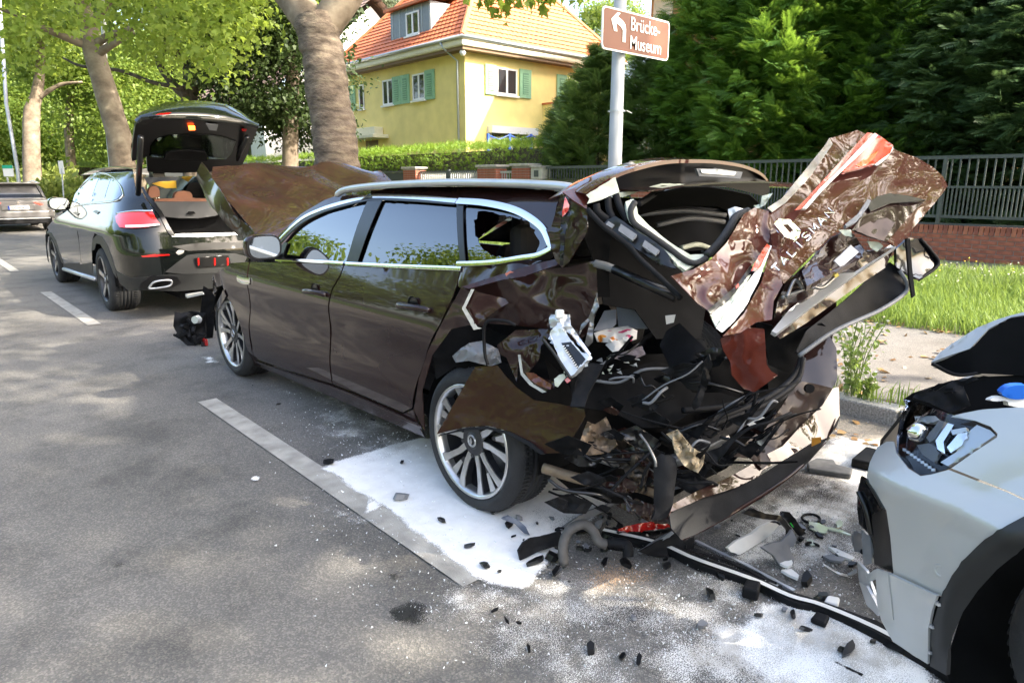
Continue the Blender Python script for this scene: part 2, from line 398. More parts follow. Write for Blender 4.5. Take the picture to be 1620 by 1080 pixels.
for a, b in (((ex0, ey0, rz), (xr, yr0, rt)), ((ex1, ey0, rz), (xr, yr0, rt)), ((ex0, ey1, rz), (xr, yr1, rt)), ((xr, yr0, rt), (xr, yr1, rt))):
    MB().tube([np.array(a)+(0, 0, .03), np.array(b)+(0, 0, .05)], .12, 8).build('ridge_tiles', m_tile, house)
# dormer
dx, dy0, dy1, dz0, dz1 = 19.12, 26.6, 29.85, 7.75, 9.2
MB().box((dx, dy0, dz0-.3), (dx+3.2, dy1, dz1)).build('dormer', m_zinc, house)
for k in range(6): MB().box((dx-.02, dy0+.05+k*.6, dz0), (dx, dy0+.08+k*.6, dz1)).build('cladding_seam', m_pipe, house)
MB().add([(dx-.25, dy0-.2, dz1), (dx-.25, dy1+.2, dz1), (dx+3.2, dy1+.2, dz1+.55), (dx+3.2, dy0-.2, dz1+.55), (dx-.25, dy0-.2, dz1+.12), (dx-.25, dy1+.2, dz1+.12), (dx+3.2, dy1+.2, dz1+.67), (dx+3.2, dy0-.2, dz1+.67)],
    [(0,1,2,3),(4,7,6,5),(0,4,5,1),(1,5,6,2),(2,6,7,3),(3,7,4,0)]).build('dormer_roof', m_tile, house)
def window(parent, face, a0, a1, z0, z1, sh=(), mull=1, depth=.0):
    """face 'X' (on plane X=HX0) or 'Y'"""
    def B(a, b, za, zb, o0, o1):
        return MB().box((HX0-o1 if face == 'X' else a, a if face == 'X' else HY0-o1, za), (HX0-o0 if face == 'X' else b, b if face == 'X' else HY0-o0, zb))
    if isinstance(face, tuple):
        def B(a, b, za, zb, o0, o1, f=face): return MB().box((f[1]-o1, a, za), (f[1]-o0, b, zb))
    fw = .07
    wdw = B(a0, a1, z0, z1, .004, .02).build('window', m_pane, parent)
    fr_ = B(a0, a0+fw, z0, z1, .006, .05)
    for q in (B(a1-fw, a1, z0, z1, .006, .05), B(a0+fw, a1-fw, z0, z0+fw, .006, .05), B(a0+fw, a1-fw, z1-fw, z1, .006, .05)): fr_.add(q.V, q.F)
    for k in range(mull):
        c = a0+(a1-a0)*(k+1)/(mull+1); q = B(c-.05, c+.05, z0+fw, z1-fw, .006, .048); fr_.add(q.V, q.F)
    fr_.build('frame', m_white, wdw)
    B(a0-.08, a1+.08, z0-.09, z0-.02, .004, .14).build('sill', m_white, wdw)
    for (s0, s1) in sh:
        sh_ = B(s0, s1, z0-.06, z1+.06, .02, .075).build('shutter', m_shut, parent)
        B(s0+(s1-s0)*.25, s1-(s1-s0)*.25, z0+.1, z1-.1, .076, .085).build('louvre', m_shutd, sh_)
        for k in range(9):
            zz = z0+.12+(z1-z0-.26)*k/9; B(s0+(s1-s0)*.27, s1-(s1-s0)*.27, zz, zz+.05, .086, .1).build('slat', m_shut, sh_)
window(house, 'X', 26.95, 27.95, 5.12, 6.25, [(26.2, 26.93)])
window(house, 'X', 29.6, 30.55, 5.1, 6.25, [(28.2, 28.9), (28.92, 29.62)])
window(house, 'X', 32.35, 32.85, 5.1, 6.28, [], 0)
window(house, 'X', 34.0, 34.3, 5.1, 6.25, [(33.2, 33.95)], 0)
window(house, 'Y', 20.74, 21.95, 5.22, 6.33, [(20.08, 20.7), (22.1, 22.8)])
window(house, 'Y', 25.2, 26.4, 5.22, 6.33, [(24.5, 25.15), (26.5, 27.1)])
window(house, ('d', dx), 27.45, 28.5, 7.98, 8.95, [], 1)
MB().box((HX0+1.2, HY0-.35, 3.55), (HX0+4.0, HY0-.002, 3.85)).build('shutter_box', m_white, house)
MB().box((HX0+1.35, HY0-.03, 1.2), (HX0+3.9, HY0-.004, 3.55)).build('garden_door', m_pane, house)
fr_ = MB()
for a in (1.3, 2.55, 3.8): fr_.box((HX0+a, HY0-.08, 1.2), (HX0+a+.1, HY0-.034, 3.55))
fr_.box((HX0+1.4, HY0-.078, 3.3), (HX0+3.8, HY0-.036, 3.4)).build('door_frame', m_white, house)
bl = MB().box((HX0+4.6, HY0-1.6, 3.9), (HX0+9.4, HY0-.002, 4.95)).build('balcony', m_yel, house)
MB().box((HX0+4.55, HY0-1.65, 4.95), (HX0+9.4, HY0-.002, 5.03)).build('coping', m_tile, house)
MB().box((HX0+4.7, HY0-1.5, .1), (HX0+5.0, HY0-1.2, 3.9)).build('brick_column', m_brick, house)
MB().box((HX0-.9, 30.2, 3.55), (HX0-.002, 33.4, 3.72)).build('porch_roof', m_cream, house, bevel=.02)
MB().box((HX0-.5, 30.7, 3.72), (HX0-.002, 33.0, 4.1)).build('porch_top', m_cream, house, bevel=.02)
MB().box((HX0-.02, 31.2, 1.0), (HX0-.004, 32.4, 3.5)).build('front_door', m_soff, house)
MB().tube([(ex0-.04, HY0+.9, HZ+.4), (ex0+.05, HY0+.75, HZ+.12), (HX0-.07, HY0+.42, HZ-.35), (HX0-.07, HY0+.42, .1)], .05, 8).build('downpipe', m_pipe, house, smooth=True)
MB().lathe([(-.14, .001), (-.12, .08), (0, .14), (.12, .08), (.14, .001)], (HX0-.3, HY0-.25, HZ-.12), (0, 0, 1), 12).build('globe_lamp', m_white, house, smooth=True)
p_ = at(835, 25, X=21.9)
MB().tube([(21.6, 24.9, 11.3), (22.3, 24.9, 10.4), (23.2, 24.7, 10.2)], .05, 6).build('roof_ladder_hook', m_soff, house)
# blue railing pipe in garden
br_ = root('blue_garden_rail', (22, 21.5, .1), 'blue post rail with sagging chain in front of the yellow house', 'railing')
m_blue = mat('blue_paint', (.03, .10, .55), .5)
for k in range(4):
    q = at(772+k*34, 222, Y=21.5); MB().box((q[0]-.04, 21.46, .1), (q[0]+.04, 21.54, q[2]+.25)).build('post', m_blue, br_)
    if k < 3:
        q2 = at(772+(k+1)*34, 222, Y=21.5); MB().tube([(q[0], 21.5, q[2]+.2), ((q[0]+q2[0])/2, 21.5, q[2]+.05), (q2[0], 21.5, q2[2]+.2)], .025, 6).build('chain', m_blue, br_)
# white house behind the dark tree
m_wr = mat('white_render', (.72, .72, .72), .9, var=.04); m_gt = tilemat('brown_tile', (.30, .20, .15), (.22, .15, .12))
wh = root('white_house', (14, 42, .1), 'white house with brown roof half hidden behind the dark leafy tree', 'house')
MB().box((16, 38, .05), (30, 52, 5.5)).build('wall', m_wr, wh)
for q in (((15.3, 37.3, 5.3), (15.3, 52.7, 5.3), (23, 52.7, 12), (23, 37.3, 12)), ((30.7, 37.3, 5.3), (30.7, 52.7, 5.3), (23, 52.7, 12), (23, 37.3, 12))):
    V, F = courses(*q, 22, 'r'); mobj('roof_slope', V, F, m_gt, wh)
MB().add([(16.2, 38.0, 5.5), (29.8, 38.0, 5.5), (23, 38.0, 11.5)], [(0, 1, 2)]).build('gable', m_wr, wh)
for y in (40, 43, 47): 
    wdw = MB().box((15.96, y, 2.6), (15.99, y+1.2, 4.2)).build('window', m_pane, wh); MB().box((15.93, y+.55, 2.6), (15.955, y+.65, 4.2)).build('frame', m_white, wdw)
# orange house behind conifers
m_or = mat('ochre_render', (.48, .26, .10), .9, var=.06)
oh = root('ochre_house', (31, 20, .1), 'ochre house with dark brown eaves above the conifers beside the sign', 'house')
q0 = at(1030, 20, X=25.)
hy = q0[1]
MB().box((25, hy-12, .05), (36, hy, 9.4)).build('wall', m_or, oh)
MB().box((24.96, hy-1.1, .05), (24.998, hy-.15, 9.3)).build('corner_band', m_cream, oh)
MB().box((23.7, hy-13, 9.4), (37, hy+1.3, 9.75)).build('eaves', mat('dark_wood', (.06, .035, .025), .7), oh)
V, F = courses((23.6, hy-13, 9.75), (23.6, hy+1.3, 9.75), (30, hy-3, 14), (30, hy-9, 14), 18, 'r'); mobj('roof_slope', V, F, m_gt, oh)
# -------- signpost
m_post = mat('grey_post', (.36, .37, .37), .55, var=.08, scale=6)
m_sgn = mat('sign_brown', (.14, .036, .008), .5); m_sw = mat('sign_white', (.80, .78, .74), .45)
sp = root('museum_signpost', (4.8, 3.98, .1), 'grey post with a brown museum direction sign', 'signpost')
MB().lathe([(0, .072), (.9, .068), (1.1, .062), (3.2, .05), (3.2, .001)], (4.80, 3.985, .1), (0, 0, 1), 20).build('pole', m_post, sp, smooth=True)
c0, c1, c2, c3 = [np.array(at(*a, Y=3.9)) for a in ((953, 12), (1058, 33), (1058, 95), (952, 75))]
sx0, sx1, sz0, sz1 = 4.485, 5.385, 2.52, 2.845
def rrect(x0, x1, z0, z1, r, y, n=6):
    P = []
    for cx, cz, a in ((x1-r, z1-r, 0), (x0+r, z1-r, 90), (x0+r, z0+r, 180), (x1-r, z0+r, 270)):
        P += [(cx+r*math.cos(R(a+90*k/n)), y, cz+r*math.sin(R(a+90*k/n))) for k in range(n+1)]
    return P
sb = MB().prism(rrect(sx0, sx1, sz0, sz1, .04, 3.90), (0, .012, 0)).build('sign_board', m_sw, sp)
MB().prism(rrect(sx0+.014, sx1-.014, sz0+.014, sz1-.014, .03, 3.897), (0, .002, 0)).build('sign_face', m_sgn, sb)
def text(s, size, x, z, y, m, parent, name, rot=None, ext=.0008, xs=.86):
    c = bpy.data.curves.new(name, 'FONT'); c.body = s; c.size = size; c.extrude = ext; c.offset = size*.004; c.resolution_u = 4
    to = bpy.data.objects.new(name+'_tmp', c); link(to); bpy.context.view_layer.update()
    me = bpy.data.meshes.new_from_object(to.evaluated_get(bpy.context.evaluated_depsgraph_get())); bpy.data.objects.remove(to)
    o = link(bpy.data.objects.new(name, me)); me.materials.clear(); me.materials.append(m); o.parent = parent
    M_ = (rot if rot is not None else Matrix.Translation((x, y, z)) @ Matrix.Rotation(R(90), 4, 'X'))
    me.transform(Matrix.Diagonal((xs, 1, 1, 1))); me.transform(M_); me.transform(Matrix.Translation(-Vector(base_of(parent)))); return o
text('Brücke-', .150, 4.83, 2.705, 3.893, m_sw, sb, 'lettering'); text('Museum', .150, 4.83, 2.56, 3.893, m_sw, sb, 'lettering')
ar = [(4.735, 2.60), (4.775, 2.60), (4.775, 2.70), (4.765, 2.735), (4.735, 2.76), (4.665, 2.785), (4.70, 2.815), (4.66, 2.815), (4.585, 2.755), (4.625, 2.67), (4.665, 2.67), (4.645, 2.735), (4.705, 2.715), (4.735, 2.69)]
sheet('arrow', ar, lambda a, b: (a, 3.8935, b), m_sw, sb, .03, .0015, smooth=False)
MB().lathe([(0, .075), (.012, .075)], (4.80, 3.985, 2.06), (0, 0, 1), 20).build('band', m_pipe, sp); MB().bar((4.85, 3.92, 2.07), (4.90, 3.90, 2.05), .012, .006).build('band_tail', m_pipe, sp)
for z in (2.6, 2.76): MB().box((4.74, 3.913, z), (4.86, 3.94, z+.03)).build('bracket', m_pipe, sp)
# ================================================================ VEGETATION
LOBED = np.array([(0, 0), (.28, .12), (.5, .42), (.22, .5), (0, 1.0), (-.22, .5), (-.5, .42), (-.28, .12)])
OVAL = np.array([(0, 0), (.3, .3), (.26, .62), (0, 1), (-.26, .62), (-.3, .3)])
KITE = np.array([(0, 0), (.3, .45), (0, 1), (-.3, .45)])
def unit(v): return v/(np.linalg.norm(v, axis=-1, keepdims=True)+1e-9)
def leafverts(P, D, U, S, shape, fold=.25):
    """P pos, D axis dir, U approx normal, S size"""
    D = unit(D); W = unit(np.cross(D, U)); N = np.cross(W, D); S = S[:, None]
    V = np.stack([P+S*(W*a+D*b+N*(fold*abs(a)-.18*b*b)) for a, b in shape], 1)
    return V.reshape(-1, 3)
def crown_mesh(name, n_clu, per, rad, size, m, seed, shape=LOBED, clus=.42, hollow=.45, flat=.5):
    r_ = np.random.default_rng(seed)
    d = unit(r_.normal(size=(n_clu, 3))); rr = hollow+(1-hollow)*r_.random(n_clu)**.6
    rad = np.array(rad); bump = np.array([.78+.5*noise.noise(Vector(q)*1.7+Vector((seed, 0, 0))) for q in d])
    C = d*rad*rr[:, None]*bump[:, None]
    P = np.repeat(C, per, 0)+r_.normal(size=(n_clu*per, 3))*clus*np.array([1, 1, flat])
    D = r_.normal(size=P.shape)+np.array([0, 0, -.35])+unit(P/rad)*.6; U = r_.normal(size=P.shape)*.7+np.array([0, 0, 1.])
    V = leafverts(P, D, U, size*r_.uniform(.6, 1.25, len(P)), shape)
    o = fastmesh(name, V, len(shape), m); me = o.data; bpy.data.objects.remove(o); return me, C
m_lf_plane = leafmat('plane_leaf', (.14, .21, .03), (.25, .32, .06), .58, (.46, .56, .07))
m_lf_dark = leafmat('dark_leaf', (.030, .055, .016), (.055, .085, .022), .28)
m_lf_mid = leafmat('mid_leaf', (.10, .17, .028), (.19, .26, .05), .52, (.42, .52, .08))
m_lf_pine = leafmat('pine_needle', (.10, .14, .08), (.17, .2, .12), .3)
m_thuja = leafmat('thuja', (.066, .155, .028), (.13, .25, .045), .46, (.36, .54, .05))
m_cyp = leafmat('blue_cypress', (.058, .115, .044), (.092, .155, .06), .36, (.22, .34, .10))
m_hedge = leafmat('hedge_leaf', (.12, .23, .025), (.22, .33, .04), .45, (.42, .56, .05))
def barkmat(name, cs, scale, zs, bump):
    m = bpy.data.materials.new(name); n, l = nodes(m); b = n['Principled BSDF']; tc = n.new('ShaderNodeTexCoord').outputs['Object']
    mp = n.new('ShaderNodeMapping'); mp.inputs['Scale'].default_value = (1, 1, zs); l.new(tc, mp.inputs[0])
    a = texnoise(n, l, scale, 7, mp.outputs[0], .62)
    l.new(ramp(n, l, a, [(.3, cs[0]), (.48, cs[1]), (.62, cs[2]), (.75, cs[3])]), b.inputs['Base Color']); b.inputs['Roughness'].default_value = .9
    bp = n.new('ShaderNodeBump'); bp.inputs['Strength'].default_value = bump; bp.inputs['Distance'].default_value = .05; l.new(a, bp.inputs['Height']); l.new(bp.outputs[0], b.inputs['Normal'])
    return m
m_bark = barkmat('plane_bark', ((.055, .04, .028), (.12, .09, .065), (.17, .135, .095), (.22, .18, .13)), 5.2, 2.4, 1.0)
m_bark2 = barkmat('smooth_plane_bark', ((.10, .075, .05), (.18, .14, .10), (.24, .195, .14), (.31, .265, .195)), 3.0, 1.2, .4)
m_barkd = barkmat('dark_bark', ((.035, .028, .02), (.07, .055, .04), (.10, .08, .06), (.13, .11, .08)), 6, .5, .6)
def trunk(name, pts, rad, m, parent, seg=16, n=30, rough=.0, ridge=0):
    P = spline(pts, n); rr = [np.interp(k/n*(len(rad)-1), range(len(rad)), rad) for k in range(n+1)]
    b = MB().tube(P, rr, seg); 
    if rough:
        V = np.array(b.V)
        for i in range(n+1):
            for k in range(seg):
                q = V[i*seg+k]; c = P[i]; d = q-c
                f = rough*(noise.noise(Vector(q)*2.2)*.9+noise.noise(Vector(q*np.array([4, 4, 7])))*.5)+ridge*noise.noise(Vector((q[0]*1.6, q[1]*1.6, q[2]*9)))
                V[i*seg+k] = c+d*(1+f)
        b.V = [tuple(v) for v in V]
    return b.build(name, m, parent, smooth=True)
def crownobj(me, parent, loc, scale=1, rot=0):
    o = link(bpy.data.objects.new('crown', me)); o.parent = parent; o.location = Vector(loc)-Vector(base_of(parent))
    o.scale = (scale,)*3 if not hasattr(scale, '__len__') else scale; o.rotation_euler = (0, 0, rot); return o
me_pl, C_pl = crown_mesh('plane_crown', 300, 66, (4.6, 4.6, 3.4), .17, m_lf_plane, 3, LOBED, .5)
me_sp, C_sp = crown_mesh('sparse_crown', 126, 70, (4.8, 4.8, 2.6), .2, m_lf_plane, 5, LOBED, .40, .2)
me_mid, _ = crown_mesh('mid_crown', 330, 62, (4.2, 4.2, 4.0), .19, m_lf_mid, 9, OVAL, .5)
me_dk, _ = crown_mesh('dark_crown', 420, 60, (3.2, 3.2, 4.2), .17, m_lf_dark, 11, OVAL, .40, .5)
me_pn, _ = crown_mesh('pine_crown', 140, 60, (2.6, 2.6, 2.6), .22, m_lf_pine, 13, KITE, .35, .4, .4)
# near plane tree (forked trunk)
D0 = 11.0
t0 = at(531, 262, D=D0); tb = (t0[0], t0[1], .1)
pt = root('plane_tree', tb, 'thick mottled plane tree trunk with ridged bark rising beside the yellow house', 'tree', None)
def pr(pix, D=D0): return [at(x, y, D=D+dd) for x, y, dd in pix]
low = [np.array(tb)-np.array([0, 0, .15])]+pr([(533, 262, 0), (527, 200, 0), (519, 150, 0), (513, 100, 0), (505, 60, 0), (502, 32, 0)])
trunk('trunk', low, [.43, .36, .345, .335, .33, .345, .36], m_bark, pt, 64, 150, .05, .085)
trunk('limb', pr([(497, 45, 0), (475, 12, .1), (448, -25, .3), (410, -90, .8), (350, -200, 1.2)]), [.26, .27, .25, .19, .10], m_bark2, pt, 24, 40, .06)
trunk('limb', pr([(512, 45, 0), (536, 10, .0), (560, -25, .1), (610, -110, .3), (680, -260, .5)]), [.25, .26, .24, .2, .10], m_bark2, pt, 24, 40, .06)
trunk('limb', pr([(680, -260, .5), (740, -150, -.8), (790, -40, -1.6), (800, 0, -1.9)]), [.08, .05, .03, .012], m_bark2, pt, 10, 20, .05)
crownobj(me_pl, pt, (tb[0]+.5, tb[1]+.2, 10.6), 1.05); 
# hanging leafy twig seen above the roof of the house
def twig(parent, centers, per, spread, size, m, seed, name='twig_leaves', shape=LOBED):
    r_ = np.random.default_rng(seed); C = np.array(centers, float)
    P = np.repeat(C, per, 0)+r_.normal(size=(len(C)*per, 3))*spread
    return fastmesh(name, leafverts(P, r_.normal(size=P.shape)+np.array([0, 0, -.6]), r_.normal(size=P.shape)*.6+np.array([0, 0, 1.]), size*r_.uniform(.6, 1.2, len(P)), shape), len(shape), m, parent)
twig(pt, [at(x, y, D=9.3) for x, y in ((765, -15), (790, -5), (800, 12), (812, 2), (830, -12), (850, 3), (858, -8), (780, -22), (740, -25), (870, -25))], 16, .09, .15, m_lf_plane, 4)
twig(pt, [at(x, y, D=9.6) for x, y in ((900, -20), (915, 5), (930, -12), (938, 20), (880, -30))], 7, .08, .13, m_lf_plane, 6)
# leaning plane tree on the left
t2b = at(196, 330, D=17.0); t2b = (t2b[0], t2b[1], .1)
t2 = root('plane_tree', t2b, 'leaning pale plane tree behind the black SUV with bright spreading leaves', 'tree', None)
trunk('trunk', [t2b]+[at(x, y, D=17) for x, y in ((192, 240), (178, 180), (160, 120), (147, 75), (140, 40), (128, -10), (120, -90))], [.33, .29, .265, .25, .24, .2, .16, .1], m_bark2, t2, 20, 50, .06)
for P in ([(146, 75), (110, 62), (70, 45), (30, 25), (-30, 5)], [(148, 72), (170, 58), (200, 48), (222, 38), (250, 10)], [(142, 40), (160, 20), (190, -20), (230, -80)], [(138, 30), (120, 0), (80, -60)], [(150, 90), (175, 72), (195, 62), (212, 52)]):
    trunk('limb', [at(x, y, D=17-.3*i) for i, (x, y) in enumerate(P)], [.11, .09, .075, .05, .03], m_bark2, t2, 10, 20, .05)
crownobj(me_pl, t2, (t2b[0]-.3, t2b[1]+.3, 9.6), 1.15, 1.0)
# bright low foliage fans of that tree, hanging over the parked cars
fans = [(30, 20), (70, 0), (110, 30), (150, 10), (200, 25), (235, 45), (265, 30), (290, 60), (310, 35), (335, 70), (350, 40), (372, 18), (385, 55), (395, 30), (330, 95), (300, 90), (270, 75), (345, 105), (40, 60), (10, 90), (225, 10), (255, 0), (310, 5), (350, 5), (390, 0), (180, -15), (210, 70), (240, 85)]
twig(t2, [at(x, y, D=14.0+1.5*math.sin(i*1.7)) for i, (x, y) in enumerate(fans)]+[at(x+12, y-22, D=14.6+1.2*math.cos(i*2.1)) for i, (x, y) in enumerate(fans)], 62, .27, .15, m_lf_plane, 8, 'crown')
# dark forked tree
t4b = at(305, 330, D=24.0); t4b = (t4b[0], t4b[1], .1)
t4 = root('forked_tree', t4b, 'dark forked tree standing behind the open tailgate of the black SUV', 'tree')
trunk('trunk', [t4b]+[at(x, y, D=24) for x, y in ((302, 200), (300, 150), (305, 125))], [.34, .3, .27, .24], m_barkd, t4, 16, 24, .08)
trunk('limb', [at(x, y, D=24) for x, y in ((303, 150), (300, 115), (285, 90), (275, 60), (270, 10), (272, -60))], [.22, .22, .2, .16, .14, .08], m_barkd, t4, 12, 24, .08)
trunk('limb', [at(x, y, D=23.8) for x, y in ((296, 155), (275, 135), (255, 108), (252, 95), (262, 70), (255, 30))], [.16, .14, .12, .1, .07, .04], m_barkd, t4, 10, 24, .06)
trunk('limb', [at(x, y, D=23.6) for x, y in ((290, 140), (240, 130), (190, 112), (130, 105), (100, 92))], [.08, .07, .06, .05, .03], m_barkd, t4, 8, 20, .05)
crownobj(me_mid, t4, (t4b[0], t4b[1], 9.3), 1.15, 2.0)
# pale trunk far left
t3b = at(48, 300, D=34.0); t3b = (t3b[0], t3b[1], .1)
t3 = root('plane_tree', t3b, 'straight pale plane tree trunk beside the slim lamp post behind the grey car', 'tree')
trunk('trunk', [t3b]+[at(x, y, D=34) for x, y in ((50, 240), (50, 180), (58, 150), (64, 100), (62, 20))], [.42, .38, .36, .26, .2, .12], m_bark2, t3, 14, 30, .06)
trunk('limb', [at(x, y, D=34) for x, y in ((62, 155), (80, 142), (100, 133), (130, 130))], [.13, .11, .09, .05], m_bark2, t3, 8, 14, .05)
crownobj(me_pl, t3, (t3b[0], t3b[1], 11.2), 1.35, 4.0)
# background trees
def bgtree(x, y, h, cs, me, label, rot, tr=.25, mb=None, group='trees behind the street'):
    r_ = root('tree', (x, y, .0), label, 'tree', group)
    trunk('trunk', [(x, y, -.1), (x+.1, y, h*.45), (x+.2, y+.1, h*.9)], [tr, tr*.8, tr*.4], mb or m_barkd, r_, 10, 8)
    crownobj(me, r_, (x, y, h), cs, rot); return r_
lab = 'bright green tree in the wooded background beyond the parked cars'
for i, (px_, D, h, s) in enumerate(((-60, 48, 6.5, 1.5), (20, 60, 6.5, 1.7), (90, 52, 5.5, 1.35), (150, 66, 7, 1.8), (225, 44, 6.2, 1.2), (250, 70, 9, 2.1), (60, 85, 10, 2.4), (-40, 90, 11, 2.6), (330, 75, 11, 2.2), (170, 100, 14, 3.0))):
    q = at(px_, 290, D=D); bgtree(q[0], q[1], h, s, (me_mid, me_pl)[i % 2], lab, i*1.3, .22, m_bark2 if i in (2, 4) else m_barkd)
q = at(118, 300, D=42); t5 = root('young_plane_tree', (q[0], q[1], .1), 'slim pale trunk between the clipped hedge and the white street sign', 'tree')
trunk('trunk', [(q[0], q[1], .0)]+[at(x, y, D=42) for x, y in ((110, 230), (110, 180), (116, 120))], [.3, .26, .24, .2], m_bark2, t5, 12, 14, .05); crownobj(me_mid, t5, (q[0]+.4, q[1], 9.5), 1.0, .6)
# dark leafy garden tree
q = at(452, 262, D=25); dtb = (q[0], q[1], .1)
dt = root('dark_tree', dtb, 'dark leafy garden tree behind the clipped hedge left of the thick trunk', 'tree')
trunk('trunk', [dtb]+[at(x, y, D=25) for x, y in ((460, 200), (463, 120), (455, 20))], [.32, .28, .24, .12], m_bark2, dt, 14, 20, .06)
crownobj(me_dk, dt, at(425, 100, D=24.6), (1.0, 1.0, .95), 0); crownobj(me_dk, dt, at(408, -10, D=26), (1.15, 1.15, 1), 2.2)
q = at(600, 60, D=52); bgtree(q[0], q[1], q[2]+1, 1.5, me_pn, 'pale pine tree rising behind the yellow house roof', 1, .25, m_bark2, None)
q = at(585, 20, D=48); bgtree(q[0], q[1], q[2]+1, .9, me_pn, 'small pine tree left of the yellow house dormer', 2.4, .2, m_bark2, None)
q = at(960, 50, D=55); bgtree(q[0], q[1], q[2], .9, me_mid, 'loose green tree showing between the yellow house and the sign', 3, .2, m_barkd, None)
# street trees out of frame that dapple the light, and trees across the road mirrored in the car
def best_turn(c0, sc_):
    """turn of the crown for which the open patches fall on the road beside the camera and less on the wreck"""
    sv = np.array(SUNV); gx_, gy_ = np.meshgrid(np.linspace(-1.0, 1.1, 12), np.linspace(.7, 3.0, 12)); G1 = np.stack([gx_.ravel(), gy_.ravel(), 0*gx_.ravel()], 1)
    G2 = np.array([(x, y, z) for x in (2.0, 2.4, 2.8, 3.2) for y in (1.0, 1.3) for z in (.5, .9, 1.3)]); best = None
    for k in range(72):
        a = k*math.pi/36; C = C_sp@np.array([[math.cos(a), math.sin(a), 0], [-math.sin(a), math.cos(a), 0], [0, 0, 1]])*sc_+np.array(c0)
        def lit(G): v = C[None]-G[:, None]; t = v@sv; d = np.linalg.norm(v-t[..., None]*sv, axis=2); return (d.min(1) > .40).mean()
        e = abs(lit(G1)-.5)+.8*abs(lit(G2)-.22)
        if best is None or e < best[0]: best = (e, a)
    return best[1]
turn0 = best_turn((7.0, -6.6, 9.0), 1.12)
for i, (x, y, h, s, me, lb_) in enumerate(((7.0, -6.6, 9.0, 1.12, me_sp, 'street plane tree on the verge, first behind the silver car'), (6.4, -16, 9.0, 1.2, me_sp, 'street plane tree on the verge, second behind the silver car'), (13.2, -3.5, 13.5, 1.15, me_sp, 'tall garden tree behind the end of the brick wall'), (6.2, -25, 9.5, 1.2, me_pl, 'street plane tree on the verge, third behind the silver car'))):
    t_ = root('plane_tree', (x, y, .1), lb_, 'tree', None)
    trunk('trunk', [(x, y, 0), (x+.1, y, 3), (x, y+.1, h)], [.36, .3, .16], m_bark2, t_, 14, 12, .05); crownobj(me, t_, (x, y, h), s, turn0 if i == 0 else i*2.0+.9)
for i, (x, y, h, s) in enumerate(((-19, 5, 7.2, 1.35), (-20, 13, 8.2, 1.5), (-18, 22, 7.6, 1.45), (-21, 31, 8.6, 1.7), (-19, -6, 5, 1.2), (-18, 44, 6.5, 1.6), (-26, 18, 6.5, 1.4), (-16, 58, 8, 1.9))):
    bgtree(x, y, h, s, (me_pl, me_mid)[i % 2], 'street tree across the road from the crashed cars', i, .28, m_bark2, 'trees across the road')
# -------- conifers behind the fence
def frond():
    T = [((-.02, 0), (.02, 0), (0, 1.0))]
    for i in range(6):
        y = .08+.14*i; L = .34*(1-.55*abs(y-.35)/.65)
        for s in (-1, 1): T.append(((0, y), (s*L*.5+s*.02, y+L*.34), (s*L, y+L*.95))); T.append(((0, y), (s*L*.62, y+L*.95), (s*L*.45, y+L*.35)))
    return np.array(T).reshape(-1, 2)
FR = frond()
def conifer_mesh(name, H, rad, n_br, per, m, seed, size=.34, br=.9, up=.55):
    r_ = np.random.default_rng(seed)
    z = H*r_.random(n_br)**.9; a = r_.uniform(0, 2*math.pi, n_br)
    prof = rad*np.clip(1-(z/H)**2.6, .05, 1)*np.clip(.75+z/H, 0, 1)
    rr = prof*np.array([.86+.35*noise.noise(Vector((math.cos(t)*1.6, math.sin(t)*1.6, zz*.55+seed))) for t, zz in zip(a, z)])
    out = np.stack([np.cos(a), np.sin(a), np.zeros(n_br)], 1)
    tip = out*rr[:, None]+np.stack([np.zeros(n_br), np.zeros(n_br), z], 1)
    ax = unit(out+np.array([0, 0, up])+r_.normal(size=(n_br, 3))*.22); side = unit(np.cross(ax, np.array([0, 0, 1.])+r_.normal(size=(n_br, 3))*.3))
    f = np.tile(np.linspace(0, 1, per), n_br); tipR, axR, sdR = (np.repeat(q, per, 0) for q in (tip, ax, side))
    sgn = np.where(np.arange(n_br*per) % 2, 1, -1)[:, None]
    P = tipR-axR*(br*(1-f))[:, None]+sdR*sgn*r_.uniform(0, .05, (len(f), 1)); P[:, 2] -= (.22*(f-.45)**2)
    Dr = unit(axR*.9+sdR*sgn*(1.05-f)[:, None]+np.array([0, 0, -.25])+r_.normal(size=P.shape)*.18)
    U = unit(np.cross(sdR, axR)+r_.normal(size=P.shape)*.35); U[U[:, 2] < 0] *= -1
    V = leafverts(P, Dr, U, size*r_.uniform(.7, 1.25, len(P)), FR, .1)
    o = fastmesh(name, V, 3, m); me = o.data; bpy.data.objects.remove(o); return me
me_th = conifer_mesh('thuja_foliage', 8.5, 2.5, 1500, 11, m_thuja, 21)
me_cy = conifer_mesh('cypress_foliage', 8.5, 2.5, 1500, 11, m_cyp, 22, .36, .9, .35)
me_yt = conifer_mesh('shrub_foliage', 4.6, 1.45, 520, 10, leafmat('young_conifer', (.07, .13, .035), (.11, .18, .05), .35, (.25, .36, .06)), 23, .30, .6, .9)
def conifer(px_, X, me, label, s=1, rot=0, group=None):
    q = at(px_, 300, X=X); r_ = root('conifer', (q[0], q[1], .09), label, 'conifer', group)
    trunk('trunk', [(q[0], q[1], 0), (q[0], q[1], 4), (q[0]+.1, q[1], 7.5*(s if not hasattr(s, '__len__') else s[2]))], [.16, .12, .04], m_barkd, r_, 8, 8)
    f = link(bpy.data.objects.new('foliage', me)); f.parent = r_; f.scale = (s,)*3 if not hasattr(s, '__len__') else s; f.rotation_euler.z = rot; f.location = (0, 0, .25); return r_
conifer(1135, 17.0, me_th, 'bright green conifer behind the railing, first along from the signpost', .95, 0)
